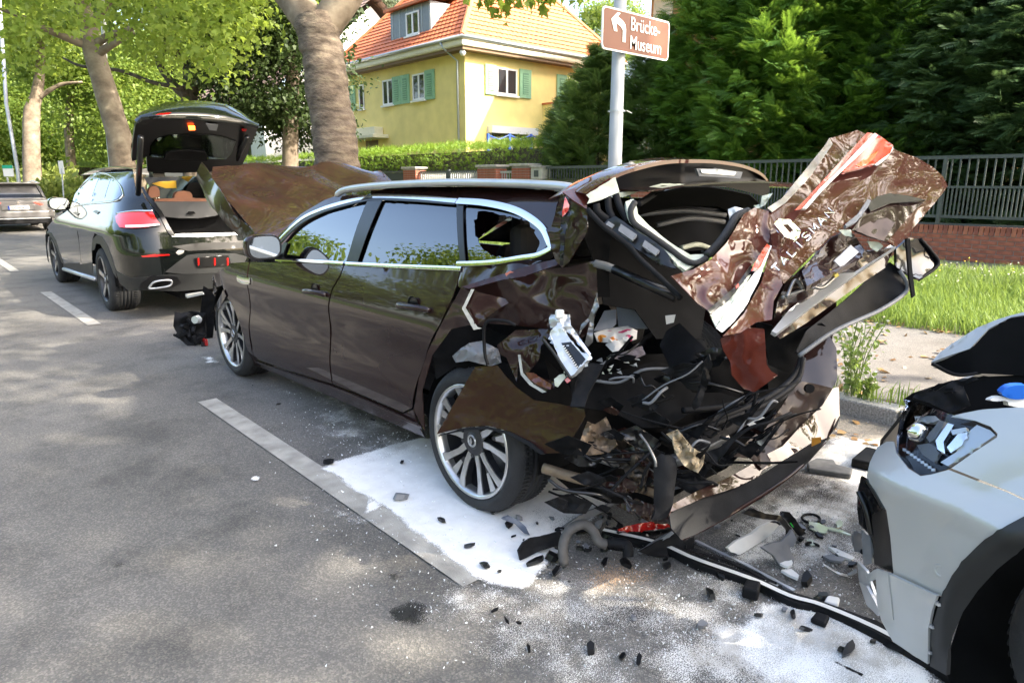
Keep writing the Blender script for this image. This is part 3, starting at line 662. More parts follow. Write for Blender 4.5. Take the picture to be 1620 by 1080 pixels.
conifer(1245, 17.2, me_th, 'tall feathery green conifer behind the railing, between two green neighbours', 1.1, 2)
conifer(1375, 17.4, me_th, 'broad green conifer behind the raised car tailgate', (1.0, 1.0, .86), 4)
conifer(1500, 17.4, me_cy, 'dark bluish conifer above the brick wall', (1.0, 1.0, .76), 1)
conifer(1640, 17.4, me_cy, 'darkest conifer standing at the end of the brick wall', (1.05, 1.05, .72), 3)
conifer(1800, 17.4, me_cy, 'bluish conifer beyond the end of the brick wall, behind the silver car', (1, 1, .68), 5)
for i, (px_, X_, sc_) in enumerate(((1330, 25, 1.1), (1450, 24, 1.2), (1560, 25, 1.3), (1690, 24, 1.3))):
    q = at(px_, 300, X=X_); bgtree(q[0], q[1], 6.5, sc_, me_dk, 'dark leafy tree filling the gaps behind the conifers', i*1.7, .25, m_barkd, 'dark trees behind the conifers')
q = at(945, 270, X=15.7); ys = root('conifer', (q[0], q[1], .09), 'loose pale green young conifer between the yellow house and the signpost', 'conifer')
trunk('trunk', [(q[0], q[1], 0), (q[0], q[1], 4)], [.06, .02], m_barkd, ys, 8, 8); f = link(bpy.data.objects.new('foliage', me_yt)); f.parent = ys; f.location = (0, 0, .2); f.scale = (1.2, 1.2, 1.08)
q = at(1035, 270, X=16.6); ys3 = root('conifer', (q[0], q[1], .09), 'bushy pale green conifer just behind the signpost pillar', 'conifer')
trunk('trunk', [(q[0], q[1], 0), (q[0], q[1], 4)], [.06, .02], m_barkd, ys3, 8, 8); f = link(bpy.data.objects.new('foliage', me_yt)); f.parent = ys3; f.location = (0, 0, .2); f.scale = (1.3, 1.3, 1.15); f.rotation_euler.z = 4
q = at(900, 270, X=16.4); ys2 = root('conifer', (q[0], q[1], .09), 'small dark young conifer beside the clipped hedge end', 'conifer')
trunk('trunk', [(q[0], q[1], 0), (q[0], q[1], 3)], [.06, .02], m_barkd, ys2, 8, 8); f = link(bpy.data.objects.new('foliage', me_yt)); f.parent = ys2; f.location = (0, 0, .2); f.scale = (.8, .8, .92); f.rotation_euler.z = 2
# -------- clipped hedges
def hedge(name, x0, x1, y0, y1, ztop, n, label, size=.12, seed=1, m=m_hedge):
    h = root(name, ((x0+x1)/2, (y0+y1)/2, .1), label, 'hedge')
    MB().box((x0+.2, y0+.2, .1), (x1-.2, y1-.2, ztop-.2)).build('branch_core', m_barkd, h)
    r_ = np.random.default_rng(seed); f = r_.random(n); P = np.zeros((n, 3)); N = np.zeros((n, 3))
    yy = r_.uniform(y0, y1, n); zz = r_.uniform(.15, ztop, n); xx = r_.uniform(x0, x1, n)
    A = f < .55; B = (f >= .55) & (f < .9); C_ = f >= .9
    P[A] = np.stack([np.full(A.sum(), x0), yy[A], zz[A]], 1); N[A] = (-1, 0, .5)
    P[B] = np.stack([xx[B], yy[B], np.full(B.sum(), ztop)], 1); N[B] = (0, 0, 1)
    P[C_] = np.stack([xx[C_], np.full(C_.sum(), y0), zz[C_]], 1); N[C_] = (0, -1, .5)
    nz = np.array([noise.noise(Vector(p)*1.1) for p in P]); P += N*nz[:, None]*.14+r_.normal(size=P.shape)*.06
    V = leafverts(P, N+r_.normal(size=P.shape)*.6, r_.normal(size=P.shape), size*r_.uniform(.7, 1.4, n), FR[:21], .1)
    fastmesh('foliage', V, 3, m, h); return h
hedge('clipped_hedge', 14.9, 16.4, 14.6, 27, 2.66, 11000, 'bright green clipped hedge behind the brick pillars and gates', .2)
hedge('clipped_hedge', 14.9, 16.4, 27, 46, 2.62, 7000, 'clipped hedge running on left of the thick tree trunk', .24, 2)
q = at(113, 300, D=44); hedge('clipped_hedge', q[0], q[0]+2.2, q[1], q[1]+14, 2.55, 5000, 'dark square-cut hedge seen over the bonnet of the black SUV', .3, 3, m_lf_mid)
def shrub(name, c, rad, n, size, m, label, seed, group=None):
    r_ = np.random.default_rng(seed); s = root(name, (c[0], c[1], .08), label, 'shrub', group)
    for k in range(4):
        a = k*1.6; MB().tube([(c[0], c[1], .05), (c[0]+.5*rad[0]*math.cos(a), c[1]+.5*rad[1]*math.sin(a), rad[2]*.9)], [.03, .012], 6).build('stem', m_barkd, s)
    d = unit(r_.normal(size=(n, 3))); d[:, 2] = abs(d[:, 2]); P = d*np.array(rad)*(r_.random(n)**.35)[:, None]*np.array([.8+.5*noise.noise(Vector(q)*2.5+Vector((seed, 1, 2))) for q in d])[:, None]+np.array([c[0], c[1], .1])
    fastmesh('foliage', leafverts(P, d+r_.normal(size=P.shape)*.5, r_.normal(size=P.shape)+np.array([0, 0, .8]), size*r_.uniform(.6, 1.3, n), OVAL), 6, m, s); return s
m_lf_yel = leafmat('yellow_green_leaf', (.13, .18, .035), (.24, .28, .07), .4, (.42, .48, .10))
for i, (px_, D, rad, lb_) in enumerate(((60, 37, (3, 3, 2.6), 'tall yellow-green shrub behind the grey car'), (100, 32, (2.2, 2.2, 1.5), 'low yellow-green shrub right of the grey car'), (5, 42, (3, 3, 2.4), 'green shrub left of the bus stop sign'))):
    q = at(px_, 300, D=D); shrub('shrub', q, rad, 2600, .3, m_lf_yel if i < 2 else m_lf_mid, lb_, i+3)
# -------- grass, weeds, fallen leaves
m_grass = leafmat('grass', (.10, .17, .03), (.20, .29, .06), .4, (.36, .46, .09))
def grass(x0, x1, y0, y1, n, hmin, hmax, seed, z=.09):
    r_ = np.random.default_rng(seed); P = np.stack([r_.uniform(x0, x1, n), r_.uniform(y0, y1, n), np.full(n, z)], 1)
    dens = np.array([noise.noise(Vector(p)*.8) for p in P]); keep = r_.random(n) < .72+dens*.7; P = P[keep]; dens = dens[keep]; n = len(P)
    h = r_.uniform(hmin, hmax, n)*(1+dens*.6); a = r_.uniform(0, 6.28, n); ln = r_.uniform(.1, .75, n)
    dr = np.stack([np.cos(a), np.sin(a), np.zeros(n)], 1); sd_ = np.stack([-np.sin(a), np.cos(a), np.zeros(n)], 1)*(.003+.003*r_.random(n))[:, None]
    mid = P+dr*(ln*h*.3)[:, None]; mid[:, 2] += h*.62; tip = P+dr*(ln*h)[:, None]; tip[:, 2] += h*(1-.25*ln)
    V = np.stack([P-sd_, P+sd_, mid+sd_*.8, P-sd_, mid+sd_*.8, mid-sd_*.8, mid-sd_*.8, mid+sd_*.8, tip], 1).reshape(-1, 3)
    o = fastmesh('grass', V, 3, m_grass); o['kind'] = 'stuff'; return tag(o, None)
tag(grass(7.15, 11.9, -.5, 6.5, 90000, .10, .30, 31), 'bright uncut grass of the verge behind the silver car', 'grass')
tag(grass(7.15, 11.9, 6.5, 40, 60000, .12, .26, 32), 'grass of the verge behind the cars', 'grass')
tag(grass(4.48, 4.66, .9, 8, 1800, .04, .16, 33, .1), 'thin grass growing along the back of the kerb', 'grass')
m_stem = mat('weed_stem', (.20, .26, .08), .7); m_flow = mat('weed_flower', (.75, .72, .55), .7); m_yfl = mat('yellow_flower', (.75, .55, .03), .7)
def weed(x, y, z, h, seed, label, fl=m_flow, leafy=True, group=None, spread=.25, ns=5):
    r_ = np.random.default_rng(seed); s = root('weed', (x, y, z), label, 'weed', group); LP = []; LD = []
    st = MB(); ff = MB()
    for k in range(ns):
        a = r_.uniform(0, 6.28); L = h*r_.uniform(.6, 1.05); e = np.array([x+math.cos(a)*spread*L, y+math.sin(a)*spread*L, z+L]); m_ = np.array([x+math.cos(a)*spread*L*.3, y+math.sin(a)*spread*L*.3, z+L*.55])
        P = spline([(x, y, z), m_, e], 6); st.tube(P, .0028, 4)
        for q in P[1:]:
            for _ in range(3): LP.append(q+r_.normal(size=3)*.018); LD.append(r_.normal(size=3)+np.array([math.cos(a), math.sin(a), .2]))
        MB().lathe([(-.008, .001), (0, .012), (.008, .001)], e, (0, 0, 1), 6).build('flower', fl, s)
    st.build('stem', m_stem, s)
    if leafy: LP = np.array(LP); fastmesh('leaves', leafverts(LP, np.array(LD), r_.normal(size=LP.shape)+np.array([0, 0, 1.]), r_.uniform(.018, .05, len(LP)), OVAL), 6, m_grass, s)
    return s
for i, (px_, py_, h) in enumerate(((1345, 628, .62), (1355, 622, .50), (1338, 612, .55), (1372, 630, .20), (1350, 626, .34))):
    q = at(px_, py_, Z=.11); weed(max(q[0], 4.5), q[1], .1, h, 40+i, 'leafy weed sprouting at the kerb behind the brown bumper', group='weeds at the kerb')
for i in range(16):
    q = at(1420+i*14, 455+7*(i % 4), Z=.1); weed(q[0], q[1], .09, .32+.05*(i % 3), 60+i, 'thin flowering weed in the uncut verge grass', m_flow if i % 4 else m_yfl, i % 3 == 0, 'flowering weeds in the verge', .3, 3)
m_dead = leafmat('dead_leaf', (.22, .11, .04), (.42, .28, .12), .1)
n_ = 420; r_ = np.random.default_rng(77); P = np.stack([4.5+2.6*r_.random(n_)**1.6, r_.uniform(.6, 9, n_), np.full(n_, .108)], 1)
P2 = np.stack([r_.uniform(7.0, 7.35, 260), r_.uniform(.5, 7, 260), np.full(260, .115)], 1); P3 = np.stack([r_.uniform(3.95, 4.41, 90), r_.uniform(.4, 4, 90), np.full(90, .014)], 1); P = np.concatenate([P, P2, P3])
dl = r_.normal(size=P.shape); dl[:, 2] *= .15; o = fastmesh('fallen_leaves', leafverts(P, dl, np.array([0, 0, 1.])+r_.normal(size=P.shape)*.25, r_.uniform(.03, .095, len(P)), OVAL), 6, m_dead); tag(o, 'scattered brown leaves on the pavement and kerb', 'leaves', kind='stuff')
# -------- poles and small signs
m_lamp = mat('galvanised', (.45, .46, .47), .45, metal=.3, var=.08)
def pole(name, pix, D, r0, label, cat='lamp post'):
    q = at(*pix[0], D=D); p = root(name, (q[0], q[1], .1), label, cat); P = [(q[0], q[1], .05)]+[at(x, y, D=D) for x, y in pix[1:]]
    MB().tube(P, [r0]+[r0*.75]*(len(P)-1), 10).build('pole', m_lamp, p, smooth=True); e = P[-1]
    MB().tube([e, np.array(e)+(-.9, .2, .25), np.array(e)+(-1.3, .3, .25)], r0*.6, 8).build('arm', m_lamp, p); MB().box(np.array(e)+(-1.8, .15, .2), np.array(e)+(-1.2, .45, .32)).build('lantern', m_lamp, p, bevel=.03)
pole('lamp_post', [(175, 300), (175, 250), (168, 180), (160, -100)], 19.5, .09, 'slim grey lamp post in front of the leaning plane tree')
pole('lamp_post', [(28, 300), (28, 270), (10, 165), (-5, -60)], 26, .085, 'slim leaning lamp post beside the bus stop sign')
m_gs = mat('stop_green', (.02, .36, .22), .5)
q = at(13, 290, D=24); bs = root('bus_stop_sign', (q[0], q[1], .1), 'small white stop sign with green band on a thin post', 'sign')
MB().tube([(q[0], q[1], .05), (q[0], q[1], q[2]+.2)], .03, 8).build('post', m_lamp, bs)
a, b = at(5, 279, D=24), at(21, 262, D=24); ax_ = CR*.18
MB().obox((a+b)/2, ax_, (0, 0, .19), (CR[1]*.01, -CR[0]*.01, 0)).build('board', m_sw, bs); MB().obox((a+b)/2+np.array([0, 0, .14])-np.array([CF[0], CF[1], 0])*.012, ax_*1.01, (0, 0, .055), (CR[1]*.01, -CR[0]*.01, 0)).build('green_band', m_gs, bs)
q = at(97, 300, D=30); ws = root('street_sign', (q[0], q[1], .1), 'narrow white sign on a thin post in front of the slim trunk', 'sign')
MB().tube([(q[0], q[1], .05), at(97, 258, D=30)], .03, 8).build('post', m_lamp, ws); MB().obox(at(97, 265, D=30), CR*.11, (0, 0, .28), (CR[1]*.01, -CR[0]*.01, 0)).build('board', m_sw, ws, bevel=.01)
# ================================================================ CAR MATERIALS AND SHARED PARTS
def paintmat(name, c, metal=.45, rough=.32, dirt=None, dsc=3, dth=(.55, .7)):
    m = mat(name, c, rough, metal, coat=1.0, spec=.06); n, l = nodes(m); b = n['Principled BSDF']
    tc = n.new('ShaderNodeTexCoord').outputs['Object']
    if dirt:
        f = ramp(n, l, texnoise(n, l, dsc, 8, tc, .7), [(dth[0], (0, 0, 0)), (dth[1], (1, 1, 1))])
        l.new(mixc(n, l, f, c, dirt), b.inputs['Base Color'])
        r_ = ramp(n, l, f, [(0, (rough,)*3), (1, (.6,)*3)]); l.new(r_, b.inputs['Roughness']); l.new(ramp(n, l, f, [(0, (1, 1, 1)), (1, (.65, .65, .65))]), b.inputs['Coat Weight'])
    return m
m_brn = paintmat('brown_paint', (.021, .0082, .0070), .05, .45, (.028, .016, .014), 2.5, (.58, .85))
m_brnw = paintmat('brown_paint_scraped', (.029, .0105, .0085), .0, .5, (.045, .024, .020), 38, (.62, .95)); m_brnw.node_tree.nodes['Principled BSDF'].inputs['Coat IOR'].default_value = 1.45
m_blk = mat('black_plastic', (.010, .010, .011), .62, spec=.14, var=.3, scale=12, bump=.08, bscale=200)
m_blks = mat('black_trim', (.006, .006, .0065), .28, spec=.5)
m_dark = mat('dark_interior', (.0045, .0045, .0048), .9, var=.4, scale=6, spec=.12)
m_chr = mat('chrome_trim', (.78, .78, .78), .14, 1)
m_alu = mat('satin_aluminium', (.60, .61, .62), .38, .7, var=.06)
m_rub = mat('tyre_rubber', (.022, .022, .023), .78, var=.3, scale=10, bump=.15, bscale=120)
m_rim = mat('machined_rim', (.60, .60, .59), .28, .9, var=.12, scale=20)
m_rimd = mat('rim_black', (.02, .02, .022), .35)
m_red = mat('red_lens', (.42, .012, .010), .12, coat=1, spec=.7)
m_redor = mat('orange_lens', (.75, .10, .015), .15, coat=1)
m_clear = mat('clear_lens', (.55, .57, .58), .12, .3, coat=1)
m_rust = mat('bare_rusty_metal', (.30, .22, .14), .6, .4, c2=(.10, .07, .05), scale=7, bump=.5, bscale=20)
m_steel = mat('torn_steel', (.42, .42, .41), .4, .8, c2=(.14, .13, .12), scale=9)
def glassmat(name, tint, k=.35, rough=.01, ior=1.7):
    m = bpy.data.materials.new(name); n, l = nodes(m); out = n['Material Output']; n.remove(n['Principled BSDF'])
    t = n.new('ShaderNodeBsdfTransparent'); t.inputs[0].default_value = (*tint, 1); g = n.new('ShaderNodeBsdfGlossy'); g.inputs['Roughness'].default_value = rough; g.inputs[0].default_value = (.95, .97, 1, 1)
    f = n.new('ShaderNodeFresnel'); f.inputs[0].default_value = ior; a = n.new('ShaderNodeMath'); a.operation = 'ADD'; a.inputs[1].default_value = k; a.use_clamp = True; l.new(f.outputs[0], a.inputs[0])
    x = n.new('ShaderNodeMixShader'); l.new(a.outputs[0], x.inputs[0]); l.new(t.outputs[0], x.inputs[1]); l.new(g.outputs[0], x.inputs[2]); l.new(x.outputs[0], out.inputs[0]); return m
m_gl = glassmat('car_glass', (.55, .60, .60), .13, ior=1.6); m_gld = glassmat('privacy_glass', (.16, .18, .18), .09, ior=1.6)
def wheel(parent, c, r=.335, wd=.235, rr=.262, style='double', face=-1, seg=48, mr=None, tilt=None, rimm=None):
    """tyre + rim; c = centre of the outer face, axle along X, face=-1: outer face looks to -X"""
    mr = mr or m_rim; c = np.array(c, float); a = np.array([face, 0, 0], float)
    T = (lambda P: P) 
    prof = [(-.004, rr+.002), (.012, rr+.012), (.016, rr+.035), (.008, r-.03), (-.006, r-.010), (-.03, r-.001)]
    for k in range(1, 6):
        x = -.03-(wd-.06)*k/6; prof += [(x+.006, r), (x+.005, r-.007), (x-.005, r-.007), (x-.006, r)]
    prof += [(-wd+.03, r-.001), (-wd+.006, r-.01), (-wd-.008, r-.03), (-wd-.012, rr+.03), (-wd+.005, rr)]
    ty = MB().lathe(prof, c, a, seg*2)
    t = ty.build('wheel', m_rub, parent, smooth=True)
    tr = MB()
    for k in range(seg*2):
        an = 2*math.pi*k/(seg*2); 
        for x0, x1, sh in ((-.03, -.075, .03), (-wd+.03, -wd+.075, -.03)):
            p0 = c+a*x0+r*1.002*np.array([0, math.cos(an), math.sin(an)]); p1 = c+a*x1+r*1.002*np.array([0, math.cos(an+sh), math.sin(an+sh)])
            tr.bar(p0, p1, .008, .006, up=(p0-c)/r)
    tr.build('tread', m_rub, t)['kind'] = 'stuff'
    MB().lathe([(.004, rr-.012), (.010, rr-.006), (.010, rr+.003), (-.01, rr+.006), (-wd, rr), (-wd, rr-.02), (-.02, rr-.022)], c, a, seg, True).build('rim', rimm or mr, t, smooth=True)
    MB().lathe([(-.035, rr-.02), (-.06, rr*.9), (-wd+.03, rr*.86), (-wd+.03, .02)], c, a, seg).build('rim_barrel', m_rimd, t, smooth=True)
    MB().lathe([(-.11, .03), (-.11, rr*.72), (-.13, rr*.72), (-.13, .03)], c, a, 32).build('brake_disc', m_steel, t, smooth=True)
    def P2(u, v, d): return c+a*d+np.array([0, u*-face*-1, v])
    sp = MB(); sb_ = MB()
    def spoke(poly, d0, d1, th=.03):
        # poly (radial r, tangential w, depth d) list in the spoke frame
        pass
    n = 5
    for k in range(n):
        an = 2*math.pi*k/n+R(90)
        def Q(rad, tan, d): return c+a*d+np.array([0, math.cos(an)*rad-math.sin(an)*tan, math.sin(an)*rad+math.cos(an)*tan])
        if style == 'double':
            for s in (-1, 1):
                A = [(.050, s*.002, -.020), (.050, s*.034, -.020), (.115, s*.046, -.012), (.185, s*.076, -.004), (rr-.012, s*.122, .002), (rr-.006, s*.070, .002), (.175, s*.040, -.004), (.115, s*.016, -.012)]
                P = [Q(*q) for q in A]; sp.prism(P, -a*.006) ; sb_.prism([Q(q[0], q[1], q[2]-.0065) for q in A], -a*.035)
            A = [(.13, -.010, -.014), (.13, .004, -.014), (rr-.008, .020, -.002), (rr-.008, -.026, -.002)]
            sp.prism([Q(*q) for q in [(.16, -.008, -.022), (.16, .008, -.022), (rr-.01, .022, -.012), (rr-.01, -.022, -.012)]], -a*.004); sb_.prism([Q(q[0], q[1], q[2]-.012) for q in A], -a*.03)
        else:
            A = [(.03, -.030, -.02), (.03, .030, -.02), (.14, .022, -.012), (rr-.008, .030, .0), (rr-.008, -.030, .0), (.14, -.022, -.012)]
            sp.prism([Q(*q) for q in A], -a*.005); sb_.prism([Q(q[0], q[1]*1.5, q[2]-.0055) for q in A], -a*.035)
        # lug
        MB().lathe([(-.012, .001), (-.012, .011), (-.045, .011)], Q(.058, .045, 0), a, 8).build('lug_bolt', m_rimd, t)
    sp.build('spokes', mr, t); sb_.build('spoke_sides', m_rimd, t)
    MB().lathe([(-.022, .075), (-.014, .068), (-.014, .040), (-.010, .034), (-.010, .001)], c, a, 24).build('hub', m_rimd, t, smooth=False)
    MB().lathe([(-.0095, .030), (-.006, .028), (-.006, .022), (-.0095, .020)], c, a, 24).build('hub_ring', mr, t)
    MB().prism([c+a*-.006+np.array([0, y, z]) for y, z in ((0, .017), (.010, 0), (0, -.017), (-.010, 0))], a*.003).build('hub_badge', mr, t)
    return t
# ================================================================ BROWN ESTATE CAR
BX = 1.80
brown = root('brown_estate_car', (2.73, 3.8, 0), 'crashed dark brown estate car with its rear end and tailgate torn open', 'car')
_zs = [0, .15, .20, .26, .34, .45, .58, .68, .76, .82, .90, .96, 1.02, 1.20, 1.36, 1.42, 1.46, 1.6]
_xs = [.12, .085, .05, .022, .008, .0, .014, .010, -.006, -.004, .018, .035, .062, .125, .195, .235, .30, .6]
def S(Y, Z): return BX+float(np.interp(Z, _zs, _xs))+.16*max(0, (Y-5.15)/.85)**2*(1 if Z < 1.05 else 1)
_fz = np.linspace(0, 1.6, 200); _sm = np.convolve(np.pad(np.interp(_fz, _zs, _xs), 6, 'edge'), np.ones(13)/13, 'valid')
def S(Y, Z): return BX+float(np.interp(Z, _fz, _sm))+.16*max(0, (Y-5.15)/.85)**2
def sd2(p, off=0):
    d = ray(*p); xs = np.linspace(1.6, 2.3, 141); best = None
    for x in xs:
        q = CC+d*(x/d[0]); e = x-(S(q[1], q[2])-off)
        if best is None or abs(e) < best[0]: best = (abs(e), q)
        if e >= 0: break
    return (best[1][1], best[1][2])
def sides(pts, off=0): return [sd2(p, off) for p in pts]
def SF(off=0, dent=None):
    def f(y, z):
        x = S(y, z)-off
        if dent: x += dent(y, z)
        return (x, y, z)
    return f
A_ = crop(260, 230, 2.769); B_ = crop(620, 250, 3.485); C_ = crop(900, 190, 2.4); D_ = crop(660, 440, 2.7); E_ = crop(960, 440, 2.5725)
def side_panel(name, px_, m, off=0, step=.04, th=.004, parent=brown, dent=None, holes=(), sm=0):
    poly = sides(px_, off)
    if sm: poly = fillet(poly, sm)
    return sheet(name, poly, SF(off, dent), m, parent, step, th, [sides(h, off) for h in holes], off=1)
# inner dark shell so that no light leaks through the shut lines
shell = [(330, 470), (395, 430), (730, 440), (715, 480), (670, 600), (668, 680), (400, 565), (396, 540)]
side_panel('inner_shell', [(394, 440), (730, 450), (700, 500), (655, 640), (520, 598), (402, 556)], m_dark, -.03, .08)
fdoor = [(395, 414.5), (394, 461), (395, 512), (399, 548), (405, 569.5), (460, 586.5), (525.5, 606.5), (521.5, 537), (518.5, 483), (523.5, 458), (537.5, 436), (544.5, 417.5)]
side_panel('front_door', fdoor, m_brn)
rdoor = [(546, 418), (539.5, 437), (525.5, 459), (520.5, 484), (523.5, 538), (527.5, 607), (585, 630), (637, 652), (651, 645), (661, 600), (675, 556), (694, 515), (713, 478), (722, 452), (728, 425.5), (640, 421)]
side_panel('rear_door', rdoor, m_brn)
sill = [(399, 551), (406, 572), (460, 589), (526, 609.5), (585, 632.5), (637, 655), (653, 648), (672, 691), (600, 660), (520, 626), (440, 592), (402, 577)]
side_panel('sill', sill, m_brn, 0, .05)
def strip(name, px_, m, wd, off, parent=brown, th=.004, n=50, smooth=True):
    """ribbon that follows the body side along a pixel path, wd metres wide"""
    q = [np.array(a) for a in spline(sides(px_, off), n)]; G = []
    L = []; U_ = []
    for i in range(len(q)):
        t = q[min(i+1, len(q)-1)]-q[max(i-1, 0)]; t = t/(np.linalg.norm(t)+1e-9); nn = np.array([-t[1], t[0]])
        L.append(q[i]-nn*wd/2); U_.append(q[i]+nn*wd/2)
    f = SF(off); b = MB().grid([[f(*p) for p in L], [f(*((p+r_)/2)) if False else (f(*((p+r_)/2))[0]-.002, *((p+r_)/2)) for p, r_ in zip(L, U_)], [f(*p) for p in U_]])
    return solid(b.build(name, m, parent, smooth=smooth), th, 0)
strip('sill_chrome', [(404, 572), (460, 592), (526, 614), (600, 645), (668, 676)], m_brn, .018, .012)
# front fender
fend = [(393.5, 414.5), (366, 416), (346, 430), (335, 447), (328, 462), (331, 470), (341, 455), (352, 451), (357, 467), (365, 478), (372, 492), (380, 512), (386, 535), (392, 555), (397, 571), (404, 570.5), (397.5, 548), (393.5, 512), (392.5, 461)]
side_panel('front_fender', fend, m_brn, 0, .05, .004, dent=lambda y, z: .03*noise.noise(Vector((y*6, z*6, 3))) if y > 5.3 else 0)
side_panel('arch_edge', [(353, 458), (345, 475), (336, 497), (330, 523), (330, 556), (337, 564), (335, 545), (337, 520), (342, 500), (351, 480), (358, 468)], m_brn, .01, .05)
strip('fender_vent', A_([(318, 580), (345, 590), (373, 592)]), m_chr, .035, .006, n=10)
strip('fender_vent_lower', A_([(322, 592), (345, 604), (372, 606)]), m_chr, .012, .008, n=10)
# windows
fwin = A_([(512, 500), (540, 425), (600, 362), (700, 300), (800, 263), (890, 240), (793, 511)]); rwin = A_([(957, 241), (1140, 246), (1277, 252), (1283, 526), (1060, 521), (846, 515)])
fwin2 = A_([(505, 518), (528, 425), (590, 350), (690, 286), (790, 250), (885, 226), (925, 224), (815, 530)]); rwin2 = A_([(935, 226), (1140, 234), (1290, 240), (1296, 540), (1060, 536), (826, 530)])
side_panel('front_window', fwin2, m_gl, -.014, .04, .003); side_panel('rear_window', rwin2, m_gld, -.014, .04, .003)
side_panel('pillar_trim', A_([(893, 238), (955, 240), (845, 514), (795, 511)]), m_blks, .002, .05)
side_panel('mirror_sail', A_([(512, 500), (540, 425), (525, 425), (485, 470), (482, 500)]), m_blks, .0, .05)
side_panel('door_pillar_trim', [(723, 322), (733, 321), (737, 424), (729, 424)], m_blks, 0, .05)
strip('belt_trim', [(436, 411), (480, 412.5), (544, 416.5)], m_chr, .018, .008); strip('belt_trim', [(546, 417), (640, 421.5), (729, 425)], m_chr, .018, .008)
strip('window_trim', A_([(478, 445), (520, 395), (600, 322), (680, 282), (760, 256), (860, 232), (930, 222), (1100, 228), (1278, 243)]), m_chr, .020, .006, n=90)
strip('window_seal', A_([(490, 455), (530, 402), (605, 335), (690, 290), (770, 264), (865, 240), (935, 231), (1100, 237), (1278, 250)]), m_blks, .022, .002, n=90)
# roof side (cant rail) and roof
roofp = A_([(478, 432), (520, 385), (600, 316), (680, 276), (760, 250), (860, 227), (930, 217), (1100, 223), (1278, 238)])+B_([(360, 228), (500, 238), (640, 260), (740, 300), (830, 370), (885, 460)])+B_([(945, 190), (860, 178), (700, 165), (400, 158), (0, 160)])+A_([(950, 196), (860, 200), (780, 212), (700, 240), (600, 300), (500, 395)])
side_panel('roof_side', roofp, m_brn, 0, .05)
def roofz(x, y): 
    return 1.452+.035*(1-((x-2.73)/.75)**2)-.02*max(0, (2.2-y))-.03*max(0, y-3.0)**2
def roofpt(x, y): return (x, y, roofz(x, y))
rp = MB().grid([[roofpt(2.02+1.42*i/14, 1.52+2.0*j/20) for j in range(21)] for i in range(15)]); solid(rp.build('roof', m_brn, brown, smooth=True), .006, -1)
def rr_rail(xo):
    P = spline([at(532, 309, X=2.0), at(548, 300, X=2.01), at(600, 293.5, X=2.02), at(700, 289, X=2.03), at(800, 290, X=2.03), at(880, 294, X=2.03), at(912, 300, X=2.03), at(922, 304, X=2.03)], 40)
    P = [p+np.array([xo, 0, 0]) for p in P]; b = MB().tube(P, [.012]+[.019]*39+[.010], 10); o = b.build('roof_rail', m_alu, brown, smooth=True); return o
rr_rail(0); rr_rail(1.40)
# windscreen, A pillars, far side body
ws0, ws1 = 4.62, 3.42
solid(MB().grid([[(2.0+1.46*i/10+(.12 if False else 0)*(j), ws0+(ws1-ws0)*j/10-.25*((i-5)/5)**2*(1-j/10), .98+(1.41-.98)*(j/10)**.9+.03*(1-((i-5)/5)**2)) for j in range(11)] for i in range(11)]).build('windscreen', m_gl, brown, smooth=True), .005)
for xx in (3.50,):
    MB().tube([(xx+.1, 4.55, .98), (xx, 3.95, 1.25), (xx-.05, 3.42, 1.43)], .035, 8).build('pillar', m_brn, brown, smooth=True)
def fars(y, z): return 2*2.735-S(y, z)
fb = MB().grid([[(fars(y, z), y, z) for y in np.linspace(1.5, 5.3, 20)] for z in np.linspace(.2, .98, 10)]); solid(fb.build('far_side', m_brn, brown, smooth=True), .005)
fwp = [(4.45, 1.0), (3.5, 1.36), (3.2, 1.38), (2.6, 1.38), (2.0, 1.34), (1.75, 1.05)]
sheet('far_windows', fwp, lambda y, z: (fars(y, z), y, z), m_gl, brown, .1, .004)
for ya in (1.75, 2.5, 3.4): MB().bar((fars(ya, 1.0), ya, 1.0), (fars(ya-.05, 1.4), ya-.05, 1.42), .05, .06).build('pillar', m_blks, brown)
MB().box((2.05, 2.0, .22), (3.5, 5.2, .34)).build('floor_pan', m_dark, brown)
MB().box((2.02, 4.3, .34), (3.46, 4.9, .93)).build('dashboard', m_dark, brown, bevel=.06)
b = MB(); a_ = np.linspace(0, 2*math.pi, 25)[:-1]
pts = [np.array([2.38+.18*math.cos(t), 4.15+.05*math.sin(t), .93+.17*math.sin(t)]) for t in a_]; MB().tube(pts+[pts[0]], .015, 6).build('steering_wheel', m_dark, brown, smooth=True)
def seat(x, y, back=.62, hd=True):
    s = MB().box((x-.24, y-.05, .34), (x+.24, y+.48, .52)).build('seat', m_seat, brown, bevel=.05)
    MB().prism([(x-.23, y-.14, .5), (x-.23, y+.0, .5), (x-.21, y-.16, 1.08), (x-.21, y-.26, 1.08)], (.44, 0, 0)).build('seat_back', m_seat, s, bevel=.04)
    if hd: MB().box((x-.13, y-.30, 1.10), (x+.13, y-.20, 1.28)).build('headrest', m_seat, s, bevel=.04)
m_seat = mat('seat_fabric', (.025, .022, .021), .85, var=.2)
for x, y in ((2.33, 3.55), (3.12, 3.55), (2.30, 2.65), (2.73, 2.65), (3.15, 2.65)): seat(x, y)
